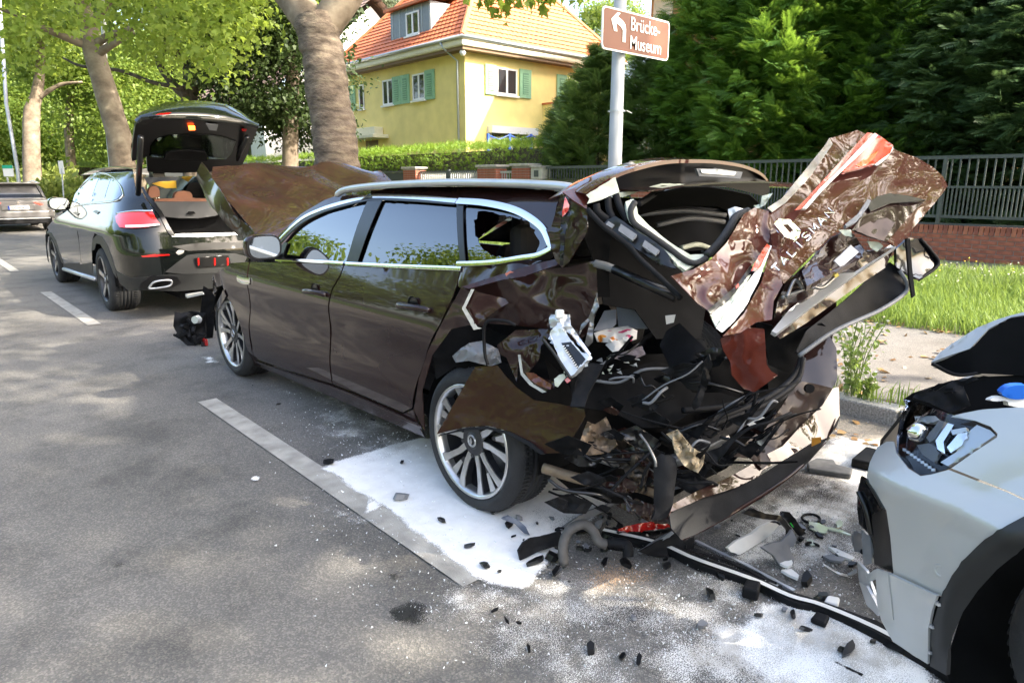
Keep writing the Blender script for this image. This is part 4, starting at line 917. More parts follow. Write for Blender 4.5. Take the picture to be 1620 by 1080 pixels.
# door handles and mirror
for hp in (A_([(617, 640), (640, 636), (680, 640), (713, 655)]), A_([(1028, 700), (1060, 698), (1120, 706), (1168, 722)])):
    P = [(*(lambda q: (S(q[0], q[1])-.035, q[0], q[1]))(sd2(p)),) for p in hp]; P[0] = (P[0][0]+.03, P[0][1], P[0][2]); P[-1] = (P[-1][0]+.03, P[-1][1], P[-1][2])
    c_ = sd2(((hp[1][0]+hp[2][0])/2, (hp[1][1]+hp[2][1])/2))
    ho = MB().tube(spline(P, 16), [.008]+[.016]*15+[.008], 8).build('door_handle', m_brn, brown, smooth=True)
    cup = MB().lathe([(.004, .001), (.004, .040), (-.002, .047)], (S(*c_)-.002, c_[0], c_[1]), (1, 0, 0), 20).build('handle_recess', m_blks, ho)
mc = at(419, 391, X=1.70)
mi = MB(); msec = [(0, .085), (.02, .1), (.07, .1), (.11, .08), (.14, .04), (.15, .005)]
G = []
for t, s_ in msec:
    G.append([(mc[0]+.11*s_/.1*math.copysign(abs(math.cos(a))**.6, math.cos(a)), mc[1]+t, mc[2]+.078*s_/.1*math.copysign(abs(math.sin(a))**.7, math.sin(a))) for a in np.linspace(0, 2*math.pi, 25)])
mo = mi.grid(G).build('mirror', m_brn, brown, smooth=True)
gl_ = MB().add([(mc[0]+.095*math.copysign(abs(math.cos(a))**.6, math.cos(a)), mc[1]-.001, mc[2]+.066*math.copysign(abs(math.sin(a))**.7, math.sin(a))) for a in np.linspace(0, 2*math.pi, 25)[:-1]], [tuple(range(24))]).build('mirror_glass', mat('mirror_glass', (.42, .44, .46), .05, 1), mo)
MB().add([(mc[0]+.0955*1.13*math.copysign(abs(math.cos(a))**.6, math.cos(a)), mc[1]+.002, mc[2]+.075*math.copysign(abs(math.sin(a))**.7, math.sin(a))) for a in np.linspace(0, 2*math.pi, 25)[:-1]], [tuple(range(24))]).build('mirror_bezel', m_blks, mo)
MB().bar((mc[0]+.09, mc[1]+.05, mc[2]-.04), (S(4.6, .98)+.03, 4.55, .98), .05, .03).build('mirror_arm', m_blks, mo)
# wheels
wr = sd2((745, 699)); wf = sd2((362, 534))
wheel(brown, (BX+.005, wr[0], .333)); wheel(brown, (BX+.035, wf[0]-.03, .333), rr=.258)
wheel(brown, (3.66, wr[0]+.1, .333), face=1, seg=24); wheel(brown, (3.62, wf[0], .333), face=1, seg=24)
# wheel houses
for yc in (wr[0], wf[0]):
    MB().grid([[(x, yc+.40*math.cos(a), .34+.37*math.sin(a)) for a in np.linspace(-.15, math.pi+.15, 22)] for x in (BX+.05, BX+.34)]+[[(BX+.341, yc+.02*math.cos(a), .34+.02*math.sin(a)) for a in np.linspace(-.15, math.pi+.15, 22)]]).build('wheel_house', m_dark, brown, smooth=True)
# front end: crumpled bonnet raised in front of the windscreen
def bon(u, v):
    """u across (0 near .. 1 far), v from hinge (0) to raised front edge (1)"""
    x = 1.93+1.52*u; 
    crown = .06*math.sin(math.pi*u)
    y = 4.72+.95*v+.18*math.sin(math.pi*u)*(1-v); z = 1.0+.60*v**.8+crown*(1-.6*v)
    k = noise.noise(Vector((u*3.5, v*3, 4)))*.12*v+abs(math.sin(u*8+v*1.9))*.075*v*(1-.4*v)-.05*abs(math.sin((u*4-v*2.6)*2))*v
    return (x-.02*v, y+k*.5, z+k*.55)
bn = sheet('bonnet', [(0, 0), (1, 0), (1, .96), (.85, 1.0), (.6, .98), (.45, 1.0), (.25, .97), (.1, 1.0), (.02, .98), (-.03, .8), (-.035, .5)], bon, m_brnw, brown, .03, .006)
fl_ = sheet('bonnet_flank', [(0, .0), (0, 1), (.15, 1.0), (.22, .8), (.12, .4), (.05, 0)], lambda u, v: tuple(np.array(bon(-.03, v))+np.array([-.03*math.sin(u*9)+.02*math.sin(v*9), .45*u, -1.05*u*(1-.3*v)+.02*math.sin(v*14)])), m_brn, brown, .03, .005)
for i, (a, b_, r0) in enumerate((((2.1, 4.9, .9), (3.4, 4.95, .92), .05), ((2.2, 5.3, .75), (3.3, 5.5, .7), .09), ((2.3, 5.7, .6), (3.2, 5.8, .62), .12))): MB().tube([a, ((a[0]+b_[0])/2, a[1]+.1, a[2]+.08), b_], r0, 8).build('engine_part', m_blk, brown)
# torn front bumper corner on the near side
fb_ = A_([(45, 728), (75, 735), (120, 725), (180, 735), (185, 900), (205, 925), (120, 880), (60, 830), (40, 790)])
def bump_c(px_, D): return [at(x, y, D=D) for x, y in px_]
Dq = 6.35
sheet('torn_bumper_corner', fb_, lambda x, y: tuple(at(x, y, D=Dq+.06*noise.noise(Vector((x*.07, y*.07, 0)))+.002*(x-300))), m_blk, brown, 5, .012)
for i in range(14):
    p = at(285+random.random()*45, 497+random.random()*45, D=Dq-.04); q = p+np.array([random.uniform(-.09, .09), random.uniform(-.09, .09), random.uniform(-.08, .05)])
    MB().bar(p, q, random.uniform(.015, .05), random.uniform(.01, .03)).build('bumper_bracket', m_blk, brown)
MB().lathe([(0, .001), (.0, .035), (-.05, .04), (-.07, .03), (-.07, .001)], at(308, 506, D=Dq-.06), (-.8, -.6, .1), 16).build('fog_lamp', m_clear, brown)
MB().obox(at(325, 541, D=Dq-.05), (.012, .0, 0), (0, .035, 0), (0, 0, .03)).build('tow_eye_cover', m_red, brown, bevel=.006)
MB().bar(at(296, 470, D=6.6), at(322, 464, D=6.5), .01, .02).build('bumper_strip', m_alu, brown)
W0 = [(322, 452), (346, 470), (340, 500), (334, 560), (337, 566), (318, 556), (300, 540), (316, 500)]
sheet('front_end_gap', W0, lambda x, y: tuple(at(x, y, D=6.62+.03*noise.noise(Vector((x*.1, y*.1, 0))))), m_dark, brown, 6, .01)
sheet('bumper_lower_edge', [(283, 522), (300, 540), (332, 560), (337, 566), (325, 562), (295, 545), (278, 530)], lambda x, y: tuple(at(x, y, D=6.32)), m_blk, brown, 5, .02)
# ================================================================ WRECKED REAR END OF THE BROWN CAR
def fitD(ctrl, cf):
    if not hasattr(ctrl, '__len__'): return lambda x, y: ctrl
    if isinstance(ctrl, tuple): ctrl = [ctrl]
    P = np.array([(*cf([(a, b)])[0], d) for a, b, d in ctrl]); c = P[:, :2].mean(0); d0 = P[:, 2].mean()
    g = np.linalg.lstsq((P[:, :2]-c), P[:, 2]-d0, rcond=1e-6)[0]
    return lambda x, y: d0+g[0]*(x-c[0])+g[1]*(y-c[1])
_wk = [0]
def W(name, cf, pts, ctrl, m, amp=.0, fr=2.0, step=6, th=.004, parent=None, fine=.0, bulge=0, rnd=0, seed=None, thd=0):
    """sheet-metal piece: outline traced in the photo, laid on its own sloping plane at the car's distance, crumpled"""
    parent = parent or brown; _wk[0] += 1; sd_ = _wk[0]*3.7 if seed is None else seed
    poly = cf(pts); 
    if rnd: poly = fillet(poly, rnd)
    f = fitD(ctrl, cf); A = np.array(poly); c = A.mean(0); ext = np.ptp(A, axis=0)/2+1e-6
    def fn(x, y):
        v = Vector((x/100*fr+sd_, y/100*fr, sd_)); D = f(x, y)
        if amp: D += amp*(1.4*noise.noise(v)+.9*(abs(noise.noise(v*1.9+Vector((5, 1, 0))))-.25))
        if fine: D += fine*(abs(noise.noise(v*5.1))+.6*noise.noise(v*9.3))
        if bulge: D -= bulge*(1-min(1, ((x-c[0])/ext[0])**2+((y-c[1])/ext[1])**2))
        return tuple(at(x, y, D=D))
    return sheet(name, poly, fn, m, parent, step, th, jit=.25 if (amp or fine) else 0, seed=_wk[0], off=0)
def T(name, cf, pts, r, m, parent=None, n=24, seg=8):
    """rod, hose or cable; pts (x, y, D)"""
    P = [at(*cf([(a, b)])[0], D=d) for a, b, d in pts]; P = spline(P, n) if len(P) > 2 else P
    return MB().tube(P, r, seg).build(name, m, parent or brown, smooth=True)
m_prim = mat('primer', (.50, .53, .43), .55, var=.15, scale=10)
m_gry = mat('grey_plastic', (.16, .165, .175), .5, var=.1)
m_card = mat('cardboard', (.42, .42, .43), .85, var=.1, scale=5)
m_cloth = mat('white_cloth', (.70, .69, .66), .9)
m_chip = mat('chipped_paint_edge', (.40, .40, .36), .5, var=.3, scale=30)
m_brk = mat('mirror_black', (.008, .008, .009), .08)
m_brd = paintmat('brown_paint_inner', (.020, .0075, .006), .0, .45)
m_bsun = paintmat('brown_paint_sunlit', (.060, .0125, .0078), .0, .55, (.060, .018, .012), 45, (.62, .95))  # brighter, redder copy of the body paint; sunlight on tailgate and spoiler is in its colour
c1 = crop(920, 240, 4.697); c2 = crop(1060, 340, 3.6); c3 = crop(1190, 200, 3.857); c4 = crop(730, 400, 4.908); c5 = crop(900, 560, 3.6); c6 = crop(1080, 520, 3.175)
ID = lambda p: list(p)
# ---- quarter window with its hole, D pillar
qw = B_([(362, 240), (500, 250), (640, 278), (740, 325), (820, 395), (865, 470), (800, 545), (560, 565), (378, 574)])
hole = B_([(452, 345), (480, 300), (540, 292), (600, 318), (680, 330), (745, 345), (785, 400), (812, 470), (800, 525), (720, 540), (640, 552), (560, 540), (500, 505), (470, 460)])
hr = []
for i, p in enumerate(densify(hole, 5)): hr.append((p[0]+random.uniform(-2, 2), p[1]+random.uniform(-2, 2)))
side_panel('shattered_quarter_window', qw, m_gld, -.012, .03, .003, holes=[hr])
strip('quarter_window_trim', B_([(362, 236), (500, 246), (640, 275), (745, 318), (825, 385), (872, 470), (880, 492)]), m_chr, .026, .010, n=60)
strip('belt_trim', B_([(358, 583), (480, 580), (580, 572), (700, 552), (800, 535), (878, 497)]), m_chr, .020, .012, n=50)
side_panel('quarter_shoulder', B_([(360, 590), (560, 578), (760, 560), (830, 565), (640, 640), (440, 718), (380, 715), (350, 700), (372, 640)]), m_brn, .0, .03, dent=lambda y, z: .02*noise.noise(Vector((y*14, z*14, 1))))
W('rear_pillar', B_, [(880, 500), (868, 440), (850, 395), (880, 380), (935, 195), (1000, 240), (1078, 285), (1080, 400), (1040, 470), (980, 570), (940, 605), (905, 565)], [(880, 500, 2.60), (940, 195, 2.52), (1078, 300, 2.44), (950, 600, 2.54)], m_brn, .016, 2.0, 4)
W('torn_pillar_edge', B_, [(935, 300), (950, 195), (985, 250), (980, 330), (955, 420), (945, 590), (925, 590), (930, 420)], [(940, 200, 2.49), (960, 590, 2.50), (980, 300, 2.48)], m_brk, .02, 4, 4)
W('red_lamp_stub', B_, [(938, 300), (955, 215), (978, 262), (972, 290), (940, 325)], 2.475, m_red, .01, 4, 3)
# upper rear roof corner
W('roof_corner', B_, [(940, 190), (1010, 165), (1140, 140), (1180, 130), (1075, 240), (1075, 282), (1005, 240)], [(940, 190, 2.50), (1150, 140, 2.62), (1075, 282, 2.44)], m_bsun, .015, 3, 4)
# ---- crumpled quarter panel below the window
W('crumpled_quarter_panel', c4, [(60, 275), (300, 200), (480, 170), (700, 120), (830, 110), (1045, 60), (1062, 420), (1000, 600), (900, 700), (680, 590), (420, 560), (200, 545), (120, 590), (30, 430)], [(60, 300, 2.86), (500, 300, 2.82), (1050, 100, 2.62), (1000, 600, 2.74)], m_brd, .05, 1.1, 4, fine=.0008)
W('torn_shoulder_strip', c4, [(0, 265), (350, 155), (560, 90), (760, 45), (750, 95), (480, 185), (300, 215), (60, 280)], [(0, 260, 2.80), (760, 60, 2.60), (400, 170, 2.69)], m_brnw, .015, 3, 3)
W('red_scrape', c4, [(340, 160), (380, 140), (480, 178), (350, 185)], [(340, 160, 2.70), (480, 178, 2.67), (380, 140, 2.69)], mat('bare_red_plastic', (.45, .14, .10), .5), .0, 3, 3)
W('arch_flap', c4, [(95, 285), (120, 300), (400, 370), (280, 440), (120, 560), (105, 590), (25, 430)], [(90, 290, 2.80), (400, 370, 2.78), (100, 590, 2.82)], m_brnw, .022, 1.8, 4)
W('chipped_edge', c4, [(75, 282), (100, 283), (32, 425), (125, 575), (160, 585), (95, 597), (4, 432)], [(80, 282, 2.775), (110, 590, 2.795), (10, 430, 2.785)], m_chip, .0, 3, 3)
W('arch_panel', ID, [(716, 480), (730, 455), (748, 462), (740, 485), (752, 512), (715, 520), (684, 562), (668, 618), (672, 680), (655, 648), (663, 600), (677, 556), (697, 516)], [(730, 460, 2.83), (660, 640, 3.14), (750, 512, 2.80), (690, 530, 2.98)], m_brn, .012, 3, 5)
W('wheel_liner', ID, [(684, 562), (715, 520), (752, 512), (800, 530), (860, 560), (880, 640), (860, 720), (840, 640), (780, 590), (720, 580), (690, 600)], [(684, 562, 3.08), (880, 640, 3.0), (752, 512, 3.05)], m_dark, .03, 2, 7)
W('torn_liner_bag', c4, [(0, 740), (60, 700), (160, 685), (290, 750), (310, 850), (230, 880), (150, 860), (60, 835), (-40, 850), (-70, 800)], [(0, 740, 2.93), (300, 800, 2.86), (0, 840, 2.92)], m_gry, .04, 5, 4, bulge=.03)
T('arch_wire', c4, [(205, 870, 2.80), (180, 760, 2.80), (190, 545, 2.78), (330, 525, 2.76), (420, 560, 2.75)], .007, m_blk)
W('inner_wheelhouse', c4, [(280, 715), (420, 600), (680, 590), (700, 640), (620, 720), (600, 830), (520, 930), (720, 1000), (720, 1050), (640, 1078), (490, 985), (445, 800), (430, 1000), (350, 810), (300, 785)], [(280, 715, 2.84), (690, 600, 2.74), (650, 1060, 2.74), (430, 1000, 2.80)], m_brd, .03, 2.0, 4, fine=.001)
W('white_torn_edge', c4, [(440, 790), (458, 790), (478, 930), (560, 1020), (660, 1078), (630, 1085), (530, 1025), (462, 945)], [(450, 790, 2.755), (640, 1080, 2.70), (470, 940, 2.745)], m_chip, 0, 3, 3)
W('red_inner_skin', c4, [(500, 925), (560, 930), (700, 1020), (690, 1060), (600, 1030), (520, 975)], [(500, 925, 2.74), (700, 1020, 2.70), (600, 1030, 2.72)], paintmat('red_brown_skin', (.11, .03, .02), .2, .4), .01, 4, 4)
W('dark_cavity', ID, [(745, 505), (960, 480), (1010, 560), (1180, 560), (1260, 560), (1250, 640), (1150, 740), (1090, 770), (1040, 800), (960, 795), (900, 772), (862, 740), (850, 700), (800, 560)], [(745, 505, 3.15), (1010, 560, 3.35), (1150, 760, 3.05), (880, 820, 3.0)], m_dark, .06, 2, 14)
# ---- loose flap of outer skin over the rear wheel
W('quarter_flap', D_, [(85, 665), (130, 585), (190, 480), (235, 400), (250, 378), (345, 373), (380, 420), (430, 470), (500, 520), (600, 535), (715, 560), (718, 590), (660, 690), (625, 745), (545, 748), (490, 700), (400, 655), (300, 630), (200, 637)], [(90, 660, 2.93), (345, 373, 2.86), (718, 580, 2.62), (600, 740, 2.66), (250, 380, 2.90)], m_brnw, .006, 1.2, 4, fine=.0005, th=.005)
W('flap_lip', D_, [(90, 672), (200, 640), (300, 632), (400, 657), (490, 702), (545, 750), (530, 752), (470, 710), (390, 668), (300, 644), (200, 650)], [(90, 668, 2.915), (545, 750, 2.665), (300, 638, 2.815)], m_blk, 0, 1, 3, th=.014)
# ---- lamp unit hanging in the gap
W('lamp_bracket', c4, [(680, 505), (700, 480), (840, 478), (850, 560), (935, 680), (910, 700), (860, 640), (800, 600), (690, 580)], [(680, 505, 2.62), (935, 690, 2.56), (840, 480, 2.60)], m_alu, .02, 6, 3)
hb = W('lamp_housing', c4, [(685, 640), (700, 600), (770, 555), (850, 680), (945, 780), (1000, 795), (985, 840), (880, 950), (850, 965), (820, 940)], [(690, 620, 2.56), (990, 800, 2.50), (850, 960, 2.50)], m_clear, .006, 4, 3, th=.03)
W('lamp_interior', c4, [(775, 700), (850, 690), (965, 825), (905, 905)], [(775, 700, 2.525), (965, 825, 2.485), (905, 905, 2.485)], m_brk, 0, 1, 3, th=.004, parent=hb)
for i in range(11): 
    a = (783+i*10.5, 722+i*16); W('light_guide_tooth', c4, [a, (a[0]+14, a[1]-5), (a[0]+18, a[1]+1), (a[0]+4, a[1]+7)], 2.478+.0, m_cloth, 0, 1, 2, th=.004, parent=hb)
W('lamp_chrome', c4, [(860, 640), (940, 740), (990, 800), (1005, 790), (950, 710), (900, 650)], [(860, 640, 2.53), (1000, 795, 2.485), (950, 710, 2.51)], m_chr, 0, 1, 3, th=.01, parent=hb)
MB().obox(at(*c4([(762, 476)])[0], D=2.56), CR*.016, CU*.017, CF*.02).build('white_connector', m_cloth, brown, bevel=.006)
T('lamp_rail', c4, [(630, 665, 2.54), (720, 780, 2.52), (850, 975, 2.48)], .006, m_blks)
W('red_shard', c4, [(800, 985), (830, 960), (850, 990), (820, 1010)], 2.52, m_red, 0, 1, 3)
W('clear_shard', c4, [(720, 980), (760, 945), (800, 940), (810, 965), (750, 1040), (725, 1030)], 2.53, m_prim, .01, 4, 3)
W('pillar_tear', c4, [(1050, 330), (1068, 420), (1030, 480), (1020, 690), (985, 725), (960, 700), (1000, 520), (930, 600), (915, 640), (930, 560), (990, 500)], [(1050, 340, 2.60), (1000, 720, 2.62), (930, 600, 2.64)], m_steel, .02, 5, 3)
# ---- luggage in the boot
W('cardboard_sheet', D_, [(850, 105), (960, 95), (1000, 105), (985, 215), (930, 215), (860, 205)], [(850, 105, 3.35), (1000, 105, 3.25), (930, 215, 3.15)], m_card, .02, 1.5, 5)
W('cardboard_flap', D_, [(755, 225), (800, 140), (850, 135), (850, 195), (820, 225)], [(755, 225, 3.0), (850, 135, 3.1), (820, 225, 3.0)], m_card, .015, 3, 4)
def flowermat():
    m = mat('floral_cloth', (.7, .69, .66), .9); n, l = nodes(m); b = n['Principled BSDF']; tc = n.new('ShaderNodeTexCoord').outputs['Object']
    v = n.new('ShaderNodeTexVoronoi'); v.inputs['Scale'].default_value = 16; l.new(tc, v.inputs['Vector'])
    spot = ramp(n, l, v.outputs['Distance'], [(.0, (1, 1, 1)), (.30, (1, 1, 1)), (.36, (0, 0, 0))]); bw = n.new('ShaderNodeRGBToBW'); l.new(v.outputs['Color'], bw.inputs[0])
    cr = ramp(n, l, bw.outputs[0], [(.3, (.5, .03, .12)), (.45, (.7, .25, .03)), (.55, (.7, .5, .08)), (.65, (.72, .70, .66))]); l.new(mixc(n, l, spot, (.72, .70, .66), cr), b.inputs['Base Color']); return m
W('floral_cloth', D_, [(755, 235), (820, 215), (900, 205), (940, 225), (935, 260), (890, 275), (820, 275), (770, 270)], [(755, 235, 2.95), (940, 225, 3.0), (820, 275, 2.85)], flowermat(), .05, 5, 4, bulge=.05)
W('cloth_bundle', D_, [(805, 285), (840, 260), (885, 275), (880, 305), (835, 315)], [(805, 285, 2.84), (885, 275, 2.86), (835, 315, 2.8)], m_cloth, .03, 5, 4, bulge=.03)
T('orange_cable', D_, [(825, 100, 3.2), (870, 82, 3.22), (930, 90, 3.22)], .007, mat('orange_cable', (.6, .10, .02), .5))
W('grey_rag', D_, [(900, 310), (960, 290), (975, 325), (930, 345), (880, 350), (830, 340)], [(900, 310, 2.85), (975, 325, 2.85), (930, 345, 2.8)], mat('grey_wool', (.20, .17, .18), .95, var=.4, scale=40), .03, 6, 4, bulge=.03)
for i in range(16):
    x, y = random.uniform(760, 960), random.uniform(335, 410); W('boot_shard', D_, [(x, y), (x+random.uniform(10, 40), y-random.uniform(0, 14)), (x+random.uniform(8, 30), y+random.uniform(3, 12))], random.uniform(2.72, 2.82), random.choice([m_prim, m_cloth, m_steel, m_gry]), 0, 1, 4)
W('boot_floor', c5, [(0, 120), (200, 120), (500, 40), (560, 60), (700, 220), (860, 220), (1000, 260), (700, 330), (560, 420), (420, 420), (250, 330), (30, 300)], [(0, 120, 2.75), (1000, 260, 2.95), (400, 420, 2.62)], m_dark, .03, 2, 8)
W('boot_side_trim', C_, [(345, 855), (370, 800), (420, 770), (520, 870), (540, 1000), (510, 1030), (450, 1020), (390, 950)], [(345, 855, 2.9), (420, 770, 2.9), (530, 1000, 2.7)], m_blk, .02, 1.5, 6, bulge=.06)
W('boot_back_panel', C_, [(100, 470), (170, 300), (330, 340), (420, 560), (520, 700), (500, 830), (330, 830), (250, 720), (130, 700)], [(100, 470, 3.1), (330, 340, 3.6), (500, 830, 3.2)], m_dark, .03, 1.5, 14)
W('label_tag', C_, [(366, 742), (405, 738), (398, 768), (370, 775)], 2.88, m_cloth, 0, 1, 4)
W('black_strap', c5, [(10, 300), (60, 90), (130, 50), (200, 60), (110, 230), (90, 300)], [(10, 300, 2.52), (130, 50, 2.55), (100, 300, 2.50)], m_blk, .01, 3, 5, th=.01)
# ---- spoiler and tailgate window frame
spl = c1([(30, 320), (250, 180), (450, 110), (640, 72), (800, 66), (1000, 72), (1200, 105), (1330, 160), (1388, 220), (1392, 290), (1372, 326)])
def Dsp(x): return float(np.interp(x, [920, 1000, 1080, 1215], [2.46, 2.50, 2.60, 2.98]))
lowe = c1([(1310, 320), (1200, 290), (1050, 258), (900, 247), (600, 238), (420, 288), (260, 302), (140, 352), (40, 388)])
sheet('spoiler_underside', spl+lowe, lambda x, y: tuple(at(x, y, D=Dsp(x)+.0016*max(0, y-250)-.0)), m_blks, brown, 6, .006)
up = [np.array(at(x, y-1, D=Dsp(x)-.004)) for x, y in spline(spl[:-2], 40)]
solid(MB().grid([[p+np.array([.0, .0, -.012]) for p in up], up, [p+np.array([.03, .10, .010]) for p in up], [p+np.array([.05, .24, -.025]) for p in up]]).build('spoiler', m_bsun, brown, smooth=True), .004, 0)
W('third_brake_light', c1, [(845, 125), (1020, 128), (1190, 152), (1172, 202), (1000, 188), (868, 182)], [(845, 125, Dsp(1100)-.03), (1190, 155, Dsp(1170)-.035), (1000, 188, Dsp(1133)-.03)], m_gry, 0, 1, 4, th=.01)
W('brake_light_lens', c1, [(880, 132), (1020, 135), (1145, 152), (1130, 178), (1000, 168), (890, 160)], [(880, 132, Dsp(1107)-.042), (1145, 152, Dsp(1164)-.047), (1000, 168, Dsp(1133)-.042)], m_clear, 0, 1, 4, th=.006)
W('primer_flange', c1, [(270, 305), (420, 285), (600, 236), (900, 247), (880, 255), (600, 250), (430, 295), (300, 340)], [(270, 305, 2.50), (900, 247, 2.66), (600, 250, 2.58)], m_prim, 0, 1, 4)
W('spoiler_end', c1, [(35, 322), (250, 190), (280, 300), (140, 360), (40, 388), (60, 350)], [(35, 330, 2.43), (260, 200, 2.46), (140, 360, 2.44)], m_prim, .01, 4, 4)
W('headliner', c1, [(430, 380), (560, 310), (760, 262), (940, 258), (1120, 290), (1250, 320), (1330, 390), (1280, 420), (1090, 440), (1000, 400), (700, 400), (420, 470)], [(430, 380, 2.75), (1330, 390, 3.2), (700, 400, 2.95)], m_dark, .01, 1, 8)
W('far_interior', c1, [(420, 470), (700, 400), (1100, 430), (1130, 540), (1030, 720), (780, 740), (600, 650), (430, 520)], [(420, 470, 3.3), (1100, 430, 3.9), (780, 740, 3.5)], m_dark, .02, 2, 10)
for i, (a, b) in enumerate((((430, 465), (1070, 470)), ((560, 545), (1060, 520)), ((740, 715), (990, 730)))): T('interior_rail', c1, [(*a, 3.2), ((a[0]+b[0])/2, min(a[1], b[1])-25, 3.3), (*b, 3.4)], .012, m_gry if i != 2 else m_prim)
W('window_frame_primer', c1, [(325, 380), (380, 360), (400, 380), (412, 470), (500, 560), (650, 680), (800, 770), (935, 768), (930, 800), (880, 820), (770, 890), (700, 840), (600, 720), (480, 640), (360, 520), (330, 440)], [(330, 380, 2.42), (930, 780, 2.40), (480, 600, 2.38)], m_prim, .01, 3, 4, th=.012)
T('window_seal', c1, [(395, 375, 2.39), (365, 440, 2.375), (390, 530, 2.365), (500, 610, 2.36), (640, 710, 2.355), (760, 800, 2.35), (850, 828, 2.355), (930, 790, 2.37)], .011, m_rub)
T('window_seal', c1, [(930, 770, 2.37), (1010, 690, 2.39), (1090, 580, 2.42), (1150, 480, 2.46), (1240, 440, 2.5)], .014, m_rub)
W('foam_lump', c1, [(1090, 430), (1140, 412), (1220, 430), (1180, 470), (1110, 545), (1098, 490)], [(1090, 430, 2.52), (1220, 430, 2.52), (1110, 545, 2.46)], m_cloth, .02, 8, 3, bulge=.02)
W('foam_lump', c1, [(1280, 400), (1330, 390), (1340, 330), (1420, 310), (1360, 400), (1300, 432)], [(1280, 400, 2.56), (1420, 310, 2.6), (1300, 432, 2.55)], m_prim, .02, 8, 3)
pp = W('tailgate_trim', c1, [(165, 540), (200, 505), (260, 485), (420, 600), (560, 680), (640, 760), (705, 870), (650, 860), (540, 810), (350, 690), (200, 580)], [(165, 540, 2.40), (700, 870, 2.30), (420, 600, 2.36)], m_blks, .008, 3, 4, th=.012)
for q in ([(292, 540), (412, 620), (380, 665), (274, 592)], [(470, 660), (580, 738), (550, 775), (450, 705)], [(200, 520), (245, 550), (225, 572), (180, 545)]): W('clip_pad', c1, q, [(200, 520, 2.375), (580, 738, 2.305), (380, 665, 2.335)], m_gry, 0, 1, 4, th=.01, parent=pp)
T('cable_loom', c1, [(45, 430, 2.40), (170, 560, 2.37), (350, 700, 2.34), (430, 790, 2.32), (600, 950, 2.28), (740, 1090, 2.24)], .010, m_blk)
T('gas_strut', c1, [(100, 830, 2.62), (240, 872, 2.58), (640, 1052, 2.45)], .016, m_gry); T('gas_strut_rod', c1, [(240, 872, 2.578), (700, 1082, 2.42)], .019, m_blks)
for P in ([(110, 390, 2.42), (125, 450, 2.42), (195, 505, 2.42)], [(195, 340, 2.46), (205, 430, 2.44), (235, 500, 2.42)], [(250, 310, 2.47), (290, 420, 2.43), (350, 520, 2.40)], [(600, 270, 2.62), (500, 340, 2.56), (420, 390, 2.5)]): T('wiring_loom', c1, P, .013, m_blk)
W('pillar_inner', c1, [(40, 400), (180, 520), (220, 640), (200, 820), (210, 1080), (110, 1080), (80, 800), (20, 640)], [(40, 400, 2.62), (210, 640, 2.66), (150, 1080, 2.70)], m_dark, .03, 2, 6)
# ---- tailgate outer skin
def Wt(name, cf, pts, m, lift=0, **k):
    ctrl = [(*cf_inv(cf, p), d-lift) for p, d in (((1080, 440), 2.24), ((1180, 520), 2.16), ((1240, 360), 2.36), ((1497, 285), 2.74), ((1300, 480), 2.26), ((1355, 212), 2.72))]
    return W(name, cf, pts, ctrl, m, **k)
def cf_inv(cf, p):
    o0, o1 = cf([(0, 0)])[0], cf([(1, 1)])[0]; return ((p[0]-o0[0])/(o1[0]-o0[0]), (p[1]-o0[1])/(o1[1]-o0[1]))
Wt('tailgate_skin_left', c2, [(5, 350), (130, 312), (230, 255), (320, 160), (420, -5), (480, -40), (560, -20), (575, 60), (565, 150), (470, 285), (380, 400), (215, 545), (150, 500), (95, 440)], m_bsun, amp=.028, fr=1.35, step=3, fine=.0012)
Wt('tailgate_skin_fold', c2, [(545, -30), (600, -20), (620, 60), (605, 200), (640, 400), (590, 490), (580, 597), (490, 612), (400, 672), (300, 690), (420, 560), (520, 380), (578, 175), (565, 60)], m_bsun, amp=.02, fr=1.4, step=3, fine=.001, seed=55)
Wt('lamp_chrome_strip', c2, [(262, 645), (298, 668), (370, 600), (430, 520), (500, 385), (577, 178), (560, 172), (480, 330), (400, 440), (330, 540)], m_alu, .03, amp=.01, fr=4, step=4)
Wt('lamp_black_strip', c2, [(212, 545), (235, 572), (340, 480), (420, 380), (470, 300), (455, 290), (380, 400)], m_blks, .025, amp=.01, fr=4, step=4)
Wt('red_tail_lamp_remains', c2, [(460, 320), (475, 285), (550, 165), (572, 180), (510, 300), (480, 318)], m_red, .045, amp=.004, fr=4, step=4)
Wt('red_tail_lamp_remains', c2, [(372, 405), (388, 390), (392, 408), (375, 422)], m_red, .045, step=4)
Wt('lamp_gap', c2, [(228, 570), (262, 640), (330, 540), (410, 430), (460, 340), (440, 350), (340, 480)], m_prim, .02, amp=.015, fr=7, step=3)
W('tailgate_lower_flap', c2, [(285, 705), (380, 650), (440, 640), (535, 648), (548, 850), (575, 890), (612, 912), (545, 960), (480, 1006), (420, 990), (350, 912), (342, 840), (300, 765)], [(285, 705, 2.18), (535, 650, 2.22), (610, 912, 2.30), (420, 990, 2.28)], m_bsun, .025, 1.4, 3, fine=.0012)
skin = Wt('tailgate_skin', c3, [(100, 525), (170, 480), (330, 290), (470, 75), (560, 50), (640, 25), (690, 48), (750, 48), (850, 122), (872, 146), (1010, 196), (1100, 250), (1165, 310), (1190, 365), (1165, 405), (1000, 600), (870, 732), (815, 704), (720, 672), (612, 632), (560, 600), (480, 665), (330, 820), (192, 962), (150, 885), (118, 780), (95, 640)], m_bsun, amp=.011, fr=1.3, step=4, fine=.0, seed=31)
Wt('glass_edge_trim', c3, [(90, 500), (180, 440), (320, 270), (440, 120), (470, 72), (490, 110), (350, 310), (200, 470), (120, 525)], m_steel, .02, amp=.006, fr=5, step=4)
